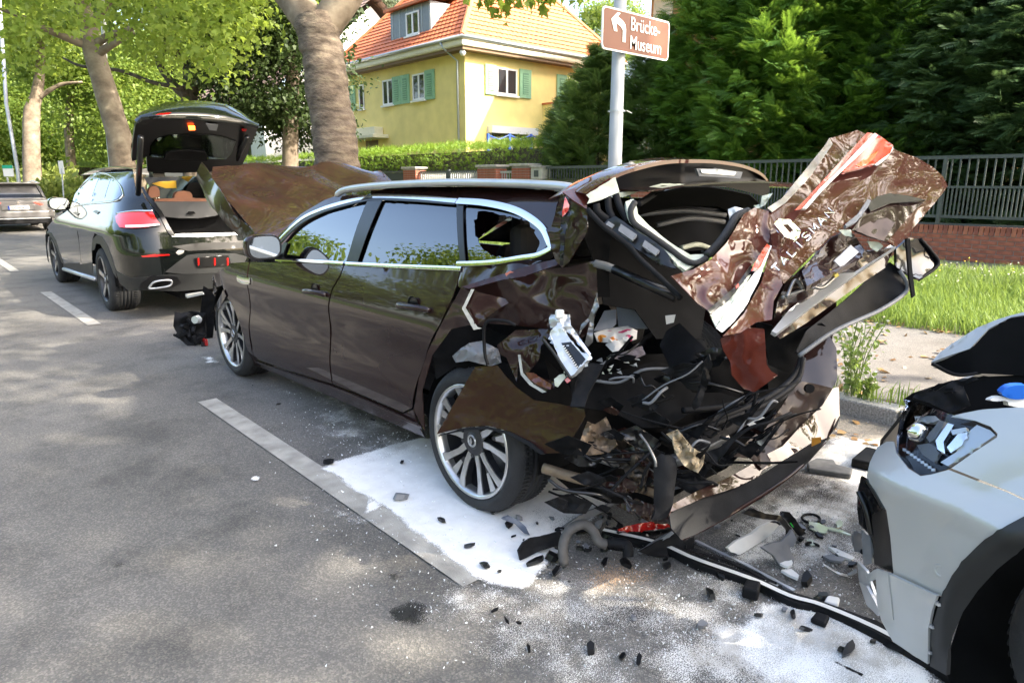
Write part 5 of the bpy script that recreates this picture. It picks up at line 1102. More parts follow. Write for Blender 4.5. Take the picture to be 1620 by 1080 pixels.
Wt('lamp_panel', c3, [(560, 240), (690, 75), (750, 48), (855, 122), (835, 170), (745, 232), (650, 262), (545, 286)], m_red, .055, amp=.0, fr=3, step=4, th=.012)
Wt('lamp_amber', c3, [(630, 238), (700, 185), (770, 150), (745, 195), (700, 232), (655, 248)], m_redor, .064, step=4)
Wt('lamp_white_rim', c3, [(745, 235), (800, 190), (840, 140), (858, 122), (858, 145), (810, 205), (760, 240)], m_cloth, .060, step=4)
Wt('lamp_chrome_line', c3, [(300, 507), (328, 507), (430, 390), (560, 262), (700, 130), (762, 60), (742, 46), (660, 130), (540, 255), (420, 372)], m_alu, .062, step=4, th=.010)
Wt('lamp_red_line', c3, [(258, 512), (298, 507), (420, 368), (540, 250), (650, 130), (735, 45), (700, 40), (560, 190), (440, 320), (330, 440)], m_red, .055, step=4)
Wt('plate_recess', c3, [(608, 634), (660, 560), (705, 470), (760, 430), (835, 412), (940, 425), (1055, 452), (960, 540), (880, 640), (815, 706), (700, 672)], m_brd, .030, amp=.01, fr=2, step=4)
Wt('recess_shelf', c3, [(700, 480), (760, 430), (835, 410), (940, 423), (1058, 450), (950, 462), (840, 470), (720, 520)], m_blks, .05, step=4)
Wt('recess_floor', c3, [(625, 632), (720, 580), (820, 560), (870, 590), (800, 700), (700, 668)], mat('dusty_recess', (.10, .07, .06), .7, var=.3, scale=8), .040, amp=.01, fr=3, step=4)
# badge and lettering stand on the skin
def Wl(pts, m, name, lift=.065, th=.008, parent=skin): return Wt(name, c3, pts, m, lift, step=4, th=th, parent=parent)
badge = [(130, 600), (160, 568), (225, 572), (292, 640), (280, 685), (255, 700), (195, 680)]
bh = [(182, 605), (212, 602), (248, 640), (225, 655)]
def Wb():
    ctrl = [(*cf_inv(c3, p), d-.078) for p, d in (((1080, 440), 2.24), ((1180, 520), 2.16), ((1240, 360), 2.36), ((1497, 285), 2.74), ((1300, 480), 2.26), ((1355, 212), 2.72))]
    f = fitD(ctrl, c3); return sheet('diamond_badge', c3(badge), lambda x, y: tuple(at(x, y, D=f(x, y))), m_chr, skin, 4, .010, [c3(bh)])
Wb()
gl = {'T': [[(0,1),(1,1)],[(.5,1),(.5,0)]], 'A': [[(0,0),(.5,1),(1,0)],[(.22,.38),(.78,.38)]], 'L': [[(0,1),(0,0),(.9,0)]], 'I': [[(.5,1),(.5,0)]], 'S': [[(1,.85),(.7,1),(.2,1),(0,.78),(.2,.56),(.8,.44),(1,.22),(.8,0),(.2,0),(0,.15)]], 'M': [[(0,0),(0,1),(.5,.3),(1,1),(1,0)]], 'N': [[(0,0),(0,1),(1,0),(1,1)]]}
b0, b1 = np.array((150, 893.)), np.array((478, 548.)); adv = (b1-b0)/7.2; upv = np.array((28., 10.))*1.0
fL = fitD([(*cf_inv(c3, p), d-.080) for p, d in (((1080, 440), 2.24), ((1180, 520), 2.16), ((1240, 360), 2.36), ((1497, 285), 2.74), ((1300, 480), 2.26), ((1355, 212), 2.72))], c3)
upn = np.array((-34., -30.)); xw = adv*.62
for i, ch in enumerate('TALISMAN'):
    o_ = b0+adv*i
    mbl = MB()
    for st in gl[ch]:
        P = []
        for a, b in st:
            q = o_+xw*(a if ch != 'I' else .5)+upn*b; x, y = c3([tuple(q)])[0]; P.append(at(x, y, D=fL(x, y)))
        mbl.tube(P, .0032, 6)
    mbl.build('badge_letter', m_chr, skin)
# ---- inner tailgate, trims on its far side
W('tailgate_inner_frame', c3, [(150, 1080), (200, 960), (340, 830), (480, 680), (560, 640), (620, 660), (690, 760), (860, 740), (600, 900), (300, 1075), (230, 1200), (120, 1250)], [(200, 960, 2.34), (860, 740, 2.62), (150, 1200, 2.4)], m_brd, .03, 3, 5)
bx_ = W('latch_box', c3, [(300, 900), (480, 700), (590, 675), (680, 770), (640, 830), (330, 990)], [(300, 900, 2.31), (680, 770, 2.48), (500, 850, 2.38)], m_brd, .008, 3, 5, th=.02)
W('sticker', c3, [(498, 822), (600, 725), (648, 768), (540, 862)], [(498, 822, 2.345), (648, 768, 2.425), (540, 862, 2.36)], m_card, 0, 1, 4, parent=bx_)
W('yellow_clip', c3, [(455, 885), (480, 870), (500, 895), (478, 912)], 2.33, mat('yellow_plastic', (.55, .42, .05), .5), 0, 1, 4, parent=bx_); W('yellow_clip', c3, [(498, 905), (520, 895), (530, 912), (505, 925)], 2.33, bpy.data.materials['yellow_plastic'], 0, 1, 4, parent=bx_)
W('sticker', c3, [(340, 970), (415, 895), (442, 925), (370, 990)], [(340, 970, 2.30), (442, 925, 2.34), (370, 990, 2.30)], m_card, 0, 1, 4, parent=bx_)
W('latch_bracket', c3, [(560, 605), (640, 540), (700, 450), (718, 460), (700, 500), (630, 590), (570, 620)], [(560, 605, 2.36), (710, 455, 2.46), (630, 590, 2.38)], m_gry, .0, 1, 4, th=.012)
W('primer_bracket', c3, [(525, 632), (600, 630), (610, 675), (560, 665)], 2.36, m_prim, .01, 6, 4); W('primer_bracket', c3, [(700, 700), (770, 705), (800, 730), (760, 765), (720, 740)], 2.5, m_prim, .01, 6, 4)
for P in ([(180, 1045, 2.32), (300, 1000, 2.34), (420, 960, 2.37)], [(210, 1040, 2.30), (260, 940, 2.32), (310, 985, 2.33)], [(330, 960, 2.32), (420, 985, 2.34), (500, 925, 2.37)]): T('latch_linkage', c3, P, .006, m_steel)
W('chrome_garnish', C_, [(768, 806), (830, 730), (905, 668), (1000, 605), (1105, 540), (1236, 470), (1237, 490), (1112, 572), (1010, 645), (915, 715), (840, 775), (785, 816)], [(768, 806, 2.30), (1236, 475, 2.66), (915, 715, 2.40)], m_alu, .0, 1, 5, th=.015)
W('garnish_underside', C_, [(785, 816), (915, 716), (1112, 574), (1230, 495), (1200, 560), (1080, 640), (900, 770), (800, 830)], [(785, 816, 2.33), (1230, 500, 2.68), (900, 770, 2.42)], m_brd, .01, 2, 5)
W('inner_trim_shell', C_, [(860, 880), (900, 800), (1040, 690), (1150, 590), (1215, 540), (1255, 570), (1282, 625), (1272, 655), (1180, 715), (1010, 790), (905, 865), (875, 893)], [(860, 880, 2.40), (1282, 630, 2.70), (1150, 590, 2.66)], m_blk, .015, 1.5, 5, bulge=-.06, th=.008)
T('trim_rim', C_, [(875, 893, 2.38), (1010, 800, 2.44), (1180, 722, 2.58), (1272, 660, 2.67), (1284, 622, 2.68), (1255, 570, 2.68)], .008, m_gry)
W('black_bracket', C_, [(1240, 560), (1238, 490), (1285, 448), (1335, 450), (1372, 495), (1402, 548), (1395, 565), (1327, 606), (1290, 590)], [(1240, 560, 2.66), (1400, 550, 2.80), (1285, 448, 2.72)], m_brk, .01, 2, 5, bulge=-.03, th=.01)
T('bracket_rim', C_, [(1335, 452, 2.75), (1375, 497, 2.78), (1402, 548, 2.79), (1328, 606, 2.74)], .007, m_blk)
W('hanging_strip', C_, [(1278, 450), (1292, 450), (1300, 560), (1312, 665), (1302, 674), (1290, 600)], [(1278, 450, 2.66), (1310, 670, 2.66), (1300, 560, 2.66)], m_blk, .0, 1, 5, th=.012)
W('trim_beam', C_, [(700, 760), (850, 800), (960, 770), (1000, 800), (890, 860), (870, 900), (840, 960), (760, 930), (745, 860)], [(700, 760, 2.42), (1000, 800, 2.55), (840, 960, 2.6)], m_dark, .02, 2, 6)
# ---- right rear corner, bumper, crash beam
W('right_quarter', c6, [(440, 130), (560, 90), (620, 120), (735, 28), (772, 100), (775, 255), (745, 312), (660, 300), (580, 280), (590, 200)], [(440, 130, 3.12), (775, 100, 3.10), (745, 312, 3.08), (580, 280, 3.06)], m_brd, .008, 1.2, 6)
W('bumper_shelf', c6, [(560, 290), (600, 265), (680, 280), (752, 300), (720, 370), (640, 450), (560, 530), (480, 640), (400, 705), (340, 650), (250, 640), (330, 560), (450, 460)], [(600, 265, 3.02), (752, 300, 3.08), (250, 640, 2.65), (480, 640, 2.72)], mat('dusty_brown', (.034, .020, .016), .6, .0, c2=(.02, .009, .007), scale=7, coat=.2, spec=.1), .02, 2.2, 5, fine=.004)
W('bumper_skin', c6, [(752, 300), (782, 290), (787, 440), (770, 490), (730, 545), (640, 575), (520, 650), (400, 708), (380, 740), (260, 800), (100, 850), (-60, 920), (-75, 950), (-50, 880), (60, 820), (230, 745), (330, 690), (400, 640), (500, 590), (600, 480), (700, 385)], [(770, 300, 3.02), (780, 440, 2.98), (-60, 930, 2.40), (380, 700, 2.62), (600, 480, 2.82)], m_brnw, .009, 1.0, 4, fine=.0006, th=.005)
W('bumper_lower', c6, [(787, 440), (770, 495), (730, 545), (640, 660), (540, 740), (400, 850), (250, 930), (60, 1035), (-10, 1060), (-60, 1000), (-70, 930), (100, 850), (260, 800), (380, 742), (520, 652), (640, 577), (730, 547)], [(780, 450, 2.97), (-40, 1040, 2.40), (-60, 940, 2.385), (520, 660, 2.66), (400, 850, 2.60)], m_blk, .01, 1.6, 6, th=.006)
T('bumper_edge', c6, [(0, 1055, 2.42), (250, 925, 2.52), (540, 738, 2.70), (730, 550, 2.92)], .008, m_brnw)
W('reflector', c6, [(648, 548), (695, 543), (692, 570), (648, 590)], 2.74, mat('amber', (.45, .20, .03), .3), 0, 1, 4)
MB().lathe([(0, .001), (0, .02), (-.02, .02)], at(*c6([(640, 300)])[0], D=2.98), -CF, 12).build('plug', m_blk, brown)
W('crash_beam', c6, [(-20, 500), (200, 420), (400, 350), (560, 280), (560, 310), (450, 400), (330, 480), (180, 560), (60, 620), (-20, 600)], [(-20, 500, 2.62), (560, 290, 3.0), (180, 560, 2.64)], m_blk, .02, 4, 5, fine=.004)
for i in range(5):
    a = c6([(60+i*75, 560-i*48)])[0]; D_i = 2.60+.055*i
    hx = [at(a[0]+12*math.cos(k*1.047+.3), a[1]+9*math.sin(k*1.047+.3), D=D_i-.02) for k in range(7)]; MB().tube(hx, .0065, 6).build('honeycomb_rib', m_blk, brown)
W('white_clip', c6, [(325, 480), (400, 440), (425, 452), (345, 495)], 2.66, m_cloth, .0, 1, 4, th=.012)
for P in ([(40, 500, 2.56), (200, 440, 2.62), (400, 360, 2.75), (540, 260, 2.92), (590, 160, 3.0), (590, 60, 3.05)], [(60, 525, 2.56), (220, 455, 2.62), (420, 375, 2.76), (570, 265, 2.92), (605, 150, 3.0)], [(0, 410, 2.7), (150, 400, 2.74), (300, 370, 2.8)]): T('rubber_seal', c6, P, .013, m_blk)
W('inner_corner', c6, [(420, 120), (540, 80), (580, 60), (590, 180), (540, 260), (430, 310), (420, 230)], [(420, 120, 3.1), (590, 180, 3.2), (430, 310, 3.05)], m_dark, .03, 2, 6)
W('dangling_plastic', c5, [(700, 290), (745, 200), (760, 130), (770, 40), (800, 0), (815, 60), (790, 170), (745, 290), (715, 318)], [(700, 290, 2.45), (800, 0, 2.42), (790, 170, 2.44)], m_blk, .02, 5, 4, th=.01)
# ---- crushed chassis parts
W('rusty_chassis_leg', c5, [(50, 530), (105, 385), (150, 400), (212, 358), (240, 420), (275, 515), (230, 558), (90, 580)], [(50, 530, 2.60), (212, 358, 2.62), (275, 515, 2.56)], m_rust, .06, 4, 4, fine=.006)
W('rusty_chassis_leg', c5, [(225, 560), (250, 430), (330, 500), (420, 555), (462, 612), (440, 720), (405, 792), (350, 720), (300, 640)], [(225, 560, 2.58), (462, 612, 2.52), (405, 792, 2.50)], mat('oily_steel', (.13, .10, .07), .4, .5, c2=(.035, .03, .025), scale=8), .06, 5, 4, fine=.006)
W('crumpled_foil', c5, [(555, 455), (620, 430), (660, 480), (700, 530), (772, 575), (765, 625), (735, 675), (690, 655), (650, 630), (605, 560), (590, 490)], [(560, 460, 2.44), (772, 580, 2.46), (700, 660, 2.42)], mat('beige_foam', (.40, .33, .22), .6, .0, c2=(.20, .15, .09), scale=14), .05, 8, 3, fine=.008)
W('black_post', c5, [(488, 610), (520, 578), (575, 572), (612, 598), (600, 700), (580, 872), (545, 925), (470, 940), (490, 890)], [(490, 610, 2.42), (612, 600, 2.42), (520, 930, 2.42)], m_blk, .01, 2, 4, th=.02, bulge=.02)
T('bent_strip', c5, [(405, 455, 2.45), (450, 520, 2.42), (490, 600, 2.40), (495, 640, 2.40)], .005, m_steel)
T('bent_tube', c5, [(410, 760, 2.46), (430, 680, 2.44), (465, 615, 2.42)], .006, m_blk)
def jumble(n, x0, x1, y0, y1, d0, d1, sl, seed, lmin=35, lmax=130):
    rr_ = random.Random(seed)
    for i in range(n):
        x = rr_.uniform(x0, x1); y = rr_.uniform(y0, y1)+sl*(x-x0); d = rr_.uniform(d0, d1); L = rr_.uniform(lmin, lmax); an = math.atan(sl)+rr_.gauss(0, .45)
        if i % 2: T('torn_strip', ID, [(x, y, d), (x+L*.3*math.cos(an)+rr_.uniform(-9, 9), y+L*.3*math.sin(an)+rr_.uniform(-9, 9), d-.02), (x+L*.7*math.cos(an)+rr_.uniform(-9, 9), y+L*.7*math.sin(an)+rr_.uniform(-9, 9), d-.03), (x+L*math.cos(an), y+L*math.sin(an), d+.01)], rr_.uniform(.0025, .0065), rr_.choice([m_blk, m_blk, m_blks, m_gry, m_dark]), n=14, seg=6)
        else:
            L *= .6; W('torn_scrap', ID, [(x, y), (x+L*.5, y-L*.18), (x+L, y+L*sl-L*.1), (x+L*.85, y+L*sl+L*.12), (x+L*.4, y+L*.22)], [(x, y, d), (x+L, y, d-.05), (x, y+L, d+.04)], rr_.choice([m_blk, m_blks, m_dark, m_blk, m_brd, m_steel if i % 8 == 0 else m_blk]), .02, 5, 4)
jumble(34, 930, 1070, 610, 740, 2.50, 2.66, .25, 1)
jumble(34, 1060, 1200, 690, 770, 2.48, 2.62, -.5, 2)
jumble(40, 860, 1040, 690, 800, 2.48, 2.66, .12, 3)
jumble(14, 930, 1130, 560, 620, 2.62, 2.75, .0, 4)
T('suspension_arm', ID, [(860, 740, 2.75), (930, 760, 2.66), (1010, 770, 2.60), (1060, 790, 2.55)], .022, m_rust); T('exhaust_pipe', ID, [(900, 700, 2.8), (980, 730, 2.75), (1060, 730, 2.72), (1150, 690, 2.75)], .028, m_steel)
# ================================================================ OTHER CARS
def hitfn(F, d0, d1, n=260):
    """first point along a pixel's ray where F(P) turns positive (inside)"""
    def h(x, y):
        d = ray(x, y); ts = np.linspace(d0, d1, n); a = d0; best = (-9, None)
        for t in ts:
            v = F(CC+d*t)
            if v > best[0]: best = (v, t)
            if v >= 0:
                lo, hi = a, t
                for _ in range(14):
                    m_ = (lo+hi)/2
                    if F(CC+d*m_) >= 0: hi = m_
                    else: lo = m_
                return CC+d*hi
            a = t
        return CC+d*best[1]
    return h
def H(name, hit, cf, pts, m, parent, push=0, step=8, th=.005, rnd=0, amp=0, fr=3):
    poly = cf(pts); poly = fillet(poly, rnd) if rnd else poly
    def fn(x, y):
        p = hit(x, y); d = ray(x, y); d = d/np.linalg.norm(d)
        e = push+(amp*noise.noise(Vector((x/100*fr, y/100*fr, 1.3))) if amp else 0)
        return tuple(p-d*e)
    return sheet(name, poly, fn, m, parent, step, th, off=0)
def HP(hit, cf, pts, push): 
    out = []
    for x, y in cf(pts): p = hit(x, y); d = ray(x, y); out.append(p-d/np.linalg.norm(d)*push)
    return out
def HT(name, hit, cf, pts, r, m, parent, push=0, n=24, seg=8):
    P = HP(hit, cf, pts, push); return MB().tube(spline(P, n) if len(P) > 2 else P, r, seg).build(name, m, parent, smooth=True)
# ---------------- black SUV with open tailgate
m_blkp = paintmat('black_paint', (.006, .0075, .007), .2, .2)
m_clad = mat('dark_cladding', (.020, .021, .021), .5, var=.15)
m_tan = mat('tan_leather', (.22, .085, .04), .6, var=.1)
suv = root('black_suv', (2.65, 10.2, 0), 'black SUV with its tailgate raised, parked ahead of the brown car', 'car')
def F_suv(P):
    x, y, z = P
    ins = float(np.interp(z, [0, .3, .45, .95, 1.05, 1.3, 1.5, 1.6, 1.68, 1.72], [.10, .05, .01, .0, .05, .17, .31, .42, .62, 1.2])); insr = float(np.interp(z, [0, .35, .5, .75, .95, 1.1, 1.62], [.12, .05, .0, .0, .05, .12, .75]))
    dx = max(0, 2.20+ins-x)/.47; dy = max(0, 8.45+insr-y)/.60; dfr = max(0, y-12.1)/1.0
    if z > 1.74: return -9
    dx2 = dx*(1-.0)+dfr**2*.5
    return 1e-9+1-(dx2**2.6+dy**2.6) if False else -(1-(dx2**2.6+dy**2.6))*-1
hs = hitfn(F_suv, 6.3, 12.5, 170)
K_ = crop(60, 240, 4); h1 = crop(170, 150, 5.4); h2 = crop(150, 310, 5.4)
def cc(*ps): return [q for f, p in ps for q in f(p)]
low = cc((K_, [(48, 530), (60, 478), (100, 430), (150, 400), (205, 362), (240, 346), (330, 331), (480, 320), (540, 300), (620, 300)]), (h2, [(360, 10), (440, 30), (500, 110), (560, 190), (610, 290), (650, 342), (760, 352), (1260, 330), (1320, 420), (1310, 560), (1100, 640), (720, 668), (460, 690), (300, 700), (190, 640), (160, 570), (110, 440), (60, 350), (0, 318)]), (K_, [(348, 548), (342, 620), (345, 700), (250, 715), (165, 708), (140, 640), (118, 595), (85, 530), (62, 540)]))
H('body_side', hs, ID, low, m_blkp, suv, 0, 6)
H('lower_cladding', hs, h2, [(160, 580), (190, 640), (300, 700), (460, 690), (640, 668), (720, 668), (1100, 640), (1300, 560), (1300, 700), (1000, 790), (700, 815), (400, 800), (290, 812), (215, 745)], m_clad, suv, .006, 6)
H('sill_cladding', hs, K_, [(160, 705), (345, 700), (350, 770), (300, 790), (165, 745)], m_clad, suv, .0, 6)
arch = [(K_, [(345, 625), (343, 575), (352, 548), (375, 525), (405, 535), (440, 590), (470, 670), (490, 740), (500, 800), (480, 770), (450, 690), (420, 625), (395, 585), (370, 580), (358, 620)])]
H('wheel_arch_trim', hs, ID, cc(*arch), m_clad, suv, .012, 5)
H('wheel_arch_trim', hs, K_, [(48, 530), (62, 500), (85, 510), (115, 560), (140, 640), (165, 710), (150, 700), (120, 610), (90, 545), (65, 530), (58, 600), (70, 700), (62, 690), (50, 600)], m_clad, suv, .012, 5)
st = HP(hs, K_, [(165, 742), (250, 770), (365, 805)], .08)
MB().tube(st, .028, 8).build('running_board', m_alu, suv, smooth=True)
# upper body: pillars and roof
H('cabin', hs, ID, cc((K_, [(205, 358), (235, 270), (290, 195), (340, 145), (400, 122), (470, 106), (560, 104), (600, 112)]), (h1, [(230, 740), (250, 850), (300, 840), (330, 900)]), (K_, [(620, 302), (540, 302), (480, 322), (240, 348)])), m_blkp, suv, -.004, 5)
for nm, p in (('window', [(232, 340), (240, 290), (262, 250), (310, 195), (350, 165), (392, 148), (360, 235), (330, 325)]), ('window', [(337, 324), (365, 240), (398, 150), (430, 152), (463, 166), (435, 250), (415, 315)]), ('window', [(421, 314), (440, 250), (470, 175), (500, 196), (522, 235), (530, 272), (505, 298), (470, 310)])):
    H(nm, hs, K_, p, m_gl if p[0][0] == 232 else m_gld, suv, .012, 4, .004)
HT('window_trim', hs, K_, [(228, 345), (260, 240), (310, 185), (395, 138), (465, 155), (515, 205), (535, 255), (530, 285), (480, 316), (340, 330), (228, 346)], .007, m_chr, suv, .018, 60)
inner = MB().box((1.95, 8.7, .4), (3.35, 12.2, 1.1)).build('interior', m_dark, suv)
rf = MB().grid([[(2.15+1.0*i/8, 8.75+2.9*j/10, 1.645+.035*(1-((i-4)/4)**2)-.06*((j-4)/5)**2) for j in range(11)] for i in range(9)]); solid(rf.build('roof', m_blkp, suv, smooth=True), .01)
fs2 = MB().grid([[(3.5+.12*math.sin(math.pi*k/6)-(.0 if z < 1 else (z-1)*.5), 8.3+.72*k, z) for k in range(7)] for z in np.linspace(.35, 1.55, 8)]); solid(fs2.build('far_side', m_blkp, suv, smooth=True), .01)
solid(MB().grid([[(1.95+1.5*i/6, 12.0+1.25*j/5-.2*abs(i-3)/3, 1.06-.16*(j/5)**2+.04*(1-((i-3)/3)**2)) for j in range(6)] for i in range(7)]).build('bonnet', m_blkp, suv, smooth=True), .01)
mq = at(94, 322, D=9.1); 
G = [[(mq[0]+.13*s_*math.copysign(abs(math.cos(a))**.7, math.cos(a)), mq[1]+t, mq[2]+.09*s_*math.copysign(abs(math.sin(a))**.7, math.sin(a))) for a in np.linspace(0, 2*math.pi, 21)] for t, s_ in ((0, .95), (.05, 1), (.12, .8), (.17, .4), (.19, .02))]
mo = MB().grid(G).build('mirror', m_blkp, suv, smooth=True)
MB().add([(mq[0]+.112*math.copysign(abs(math.cos(a))**.7, math.cos(a)), mq[1]-.002, mq[2]+.075*math.copysign(abs(math.sin(a))**.7, math.sin(a))) for a in np.linspace(0, 2*math.pi, 21)[:-1]], [tuple(range(20))]).build('mirror_glass', bpy.data.materials['mirror_glass'], mo)
MB().bar(mq+np.array([.1, .06, -.05]), mq+np.array([.38, .15, -.08]), .06, .04).build('mirror_arm', m_blkp, mo)
for p in ([(222, 388), (240, 380), (262, 390), (250, 405)], [(350, 380), (370, 370), (392, 380), (375, 395)]): H('door_handle', hs, K_, p, m_blks, suv, .03, 4, .01)
HT('door_gap', hs, K_, [(250, 350), (255, 420), (250, 500), (262, 580), (275, 700)], .004, m_dark, suv, .001)
# rear lamps, bumper details
lamp = H('tail_lamp', hs, h2, [(175, 175), (205, 150), (330, 142), (495, 140), (520, 190), (560, 245), (450, 268), (330, 276), (215, 270), (185, 225)], m_red, suv, .015, 5, .01)
H('lamp_clear_band', hs, h2, [(260, 250), (400, 246), (545, 238), (555, 250), (440, 264), (265, 270)], m_clear, lamp, .022, 5, .006)
HT('lamp_chrome', hs, h2, [(190, 150), (330, 130), (495, 128)], .012, m_chr, suv, .01)
H('reflector', hs, h2, [(395, 512), (480, 500), (635, 496), (640, 508), (500, 520), (410, 524)], m_red, suv, .012, 5)
H('dent', hs, h2, [(690, 485), (715, 462), (765, 465), (755, 490), (715, 505)], m_steel, suv, .010, 5)
H('plate_recess', hs, h2, [(600, 650), (700, 570), (790, 505), (900, 490), (1200, 490), (1300, 520), (1250, 640), (1000, 660), (760, 668)], m_clad, suv, .010, 6)
ph = H('plate_holder', hs, h2, [(855, 530), (1140, 505), (1165, 590), (875, 608)], m_blks, suv, .03, 5, .012)
for a in (885, 1025, 1135): H('red_clip', hs, h2, [(a-8, 530), (a+6, 528), (a+8, 590), (a-6, 595)], m_red, ph, .04, 4, .006)
H('bumper_crease', hs, h2, [(660, 430), (900, 400), (1290, 395), (1310, 440), (1000, 460), (800, 470), (740, 455)], m_blks, suv, .006, 6)
H('exhaust_surround', hs, h2, [(380, 790), (400, 740), (480, 680), (700, 690), (740, 740), (660, 780), (480, 798)], m_blks, suv, .012, 5)
HT('exhaust_trim', hs, h2, [(460, 785), (500, 740), (570, 722), (650, 722), (655, 750), (620, 772), (490, 790), (460, 785)], .010, m_alu, suv, .03, 40)
H('exhaust_bore', hs, h2, [(500, 772), (540, 742), (630, 735), (625, 762), (520, 780)], m_dark, suv, .028, 4)
MB().bar(at(*h2([(780, 850)])[0], D=6.9), at(*h2([(940, 825)])[0], D=7.1), .02, .03).build('tow_strip', m_alu, suv); MB().box((2.3, 8.1, .2), (3.3, 9.6, .42)).build('underbody', m_dark, suv)
# boot opening and cargo
H('opening_flange', hs, ID, cc((h2, [(440, 20), (500, 100), (560, 185), (610, 285), (655, 340), (690, 345), (640, 270), (590, 170), (530, 80), (470, 10)]), (h1, [(330, 830), (310, 790), (290, 800)])), m_blks, suv, .01, 5, .02)
Wb_ = lambda name, cf, pts, Y, m, **k: sheet(name, cf(pts), lambda x, y: tuple(at(x, y, Y=Y+(k.get('b', 0)*noise.noise(Vector((x*.05, y*.05, 0)))))), m, suv, 6, k.get('th', .01))
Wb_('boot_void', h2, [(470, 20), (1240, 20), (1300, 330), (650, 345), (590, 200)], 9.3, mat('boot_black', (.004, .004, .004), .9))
H('boot_sill', hs, h2, [(650, 330), (760, 322), (1000, 318), (1255, 312), (1262, 330), (900, 350), (660, 348)], m_alu, suv, .012, 5)
cov = Wb_('parcel_cover', h2, [(505, 50), (1000, 48), (1165, 60), (1120, 130), (1030, 170), (880, 190), (720, 190), (600, 178), (560, 130)], 8.55, mat('cover_grey', (.055, .055, .055), .8))
sheet('cover_grip', h2([(782, 156), (800, 132), (845, 132), (860, 152)]), lambda x, y: tuple(at(x, y, Y=8.52)), m_dark, suv, 5, .01)
Wb_('seat_top', h2, [(500, 25), (800, 20), (1120, 22), (1130, 45), (800, 48), (510, 46)], 8.75, m_tan, th=.05)
for a, b, c_, d in ((340, 780, 440, 880), (562, 822, 718, 895), (835, 790, 990, 880)):
    Wb = sheet('headrest', fillet(h1([(a, d), (a+5, b+25), (a+35, b), (c_-35, b), (c_-5, b+25), (c_, d)]), 1), lambda x, y: tuple(at(x, y, Y=8.85)), m_tan, suv, 5, .09)
sheet('front_headrest', fillet(h1([(655, 885), (665, 790), (700, 750), (780, 750), (825, 800), (830, 885)]), 1), lambda x, y: tuple(at(x, y, Y=9.9)), m_dark, suv, 6, .1)
sheet('windscreen_view', h1([(345, 780), (380, 745), (860, 745), (870, 880), (345, 890)]), lambda x, y: tuple(at(x, y, Y=11.4)), glassmat('windscreen_glass', (.85, .9, .88), .05), suv, 8, .005)
sheet('sun_visor', h1([(378, 762), (440, 742), (585, 735), (590, 798), (500, 800)]), lambda x, y: tuple(at(x, y, Y=11.2)), mat('yellow_card', (.75, .45, .03), .6), suv, 6, .01)
# raised tailgate
def TG(name, pts, m, Y=7.72, tl=.0, push=0, th=.02, step=6, cf=h1, par=suv, hole=()): return sheet(name, cf(pts), lambda x, y: tuple(at(x, y, Y=Y+tl*(y-195)/100-push)), m, par, step, th, [cf(q) for q in hole])
inn = TG('tailgate_inner', [(205, 540), (215, 380), (235, 250), (265, 205), (400, 190), (700, 190), (1100, 225), (1280, 270), (1260, 330), (1200, 480), (1150, 590), (880, 650), (560, 660), (340, 650), (330, 520), (210, 560)], m_blks, 7.72, .75, th=.03, hole=[[(368, 525), (375, 445), (415, 388), (520, 352), (700, 340), (900, 352), (1015, 377), (1090, 405), (1052, 495), (1005, 542), (700, 533)]])
solid(MB().grid([[np.array(at(*h1([(x, y0+(y1-y0)*j/6)])[0], Y=7.66-.02*j+.035*j*j*.35)) for x, y0, y1 in ((245, 235, 225), (290, 205, 170), (400, 200, 118), (500, 205, 85), (620, 208, 70), (740, 212, 66), (860, 220, 72), (1000, 232, 95), (1120, 248, 150), (1220, 262, 215), (1288, 275, 262))] for j in range(7)]).build('tailgate_skin', m_blkp, suv, smooth=True), .02, 1)
TG('tailgate_glass', [(358, 530), (365, 440), (410, 380), (520, 345), (700, 332), (900, 345), (1020, 370), (1100, 400), (1060, 500), (1010, 550), (700, 540)], glassmat('dark_rear_glass', (.82, .88, .80), -.02), 7.72, .75, .035, .006)
TG('glass_seal', [(480, 555), (500, 500), (560, 478), (700, 472), (830, 485), (855, 520), (850, 560)], m_dark, 7.72, .75, .05, .02)
lit = TG('warning_lamp', [(693, 268), (745, 268), (748, 298), (698, 300)], mat('lit_red_lamp', (.8, .05, .01), .3, emis=(1, .10, .01), estr=5), 7.72, .75, .05, .01, 3)
TG('warning_lamp', [(1145, 292), (1188, 296), (1180, 312), (1150, 308)], m_red, 7.72, .75, .05, .01, 3)
TG('latch', [(840, 245), (945, 255), (930, 305), (870, 300)], m_gry, 7.72, .75, .045, .01, 4)
TG('tailgate_lamp', [(370, 185), (440, 160), (550, 150), (520, 170), (420, 190)], m_red, 7.70, .2, .03, .006, 4)
for a, b in (((285, 360, 7.62), (262, 850, 8.25)), ((1195, 360, 7.75), (1085, 590, 8.25))): MB().tube([at(*h1([a[:2]])[0], Y=a[2]), at(*h1([b[:2]])[0], Y=b[2])], .028, 10).build('gas_strut', m_blks, suv, smooth=True)
for a in (420, 850): MB().obox(at(*h1([(a, 665)])[0], Y=8.5), (.06, 0, 0), (0, .08, 0), (0, 0, .05)).build('hinge', m_blks, suv)
wh0 = at(*K_([(410, 830)])[0], X=1.74); wh1 = at(*K_([(100, 690)])[0], X=1.74)
wheel(suv, (1.76, wh0[1], .365), .368, .29, .262, 'star', -1, 36, rimm=m_rimd); wheel(suv, (1.76, wh1[1], .365), .368, .26, .262, 'star', -1, 36, rimm=m_rimd)
wheel(suv, (3.6, wh0[1], .365), .368, .26, .262, 'star', 1, 20); wheel(suv, (3.6, wh1[1], .365), .368, .26, .262, 'star', 1, 20)
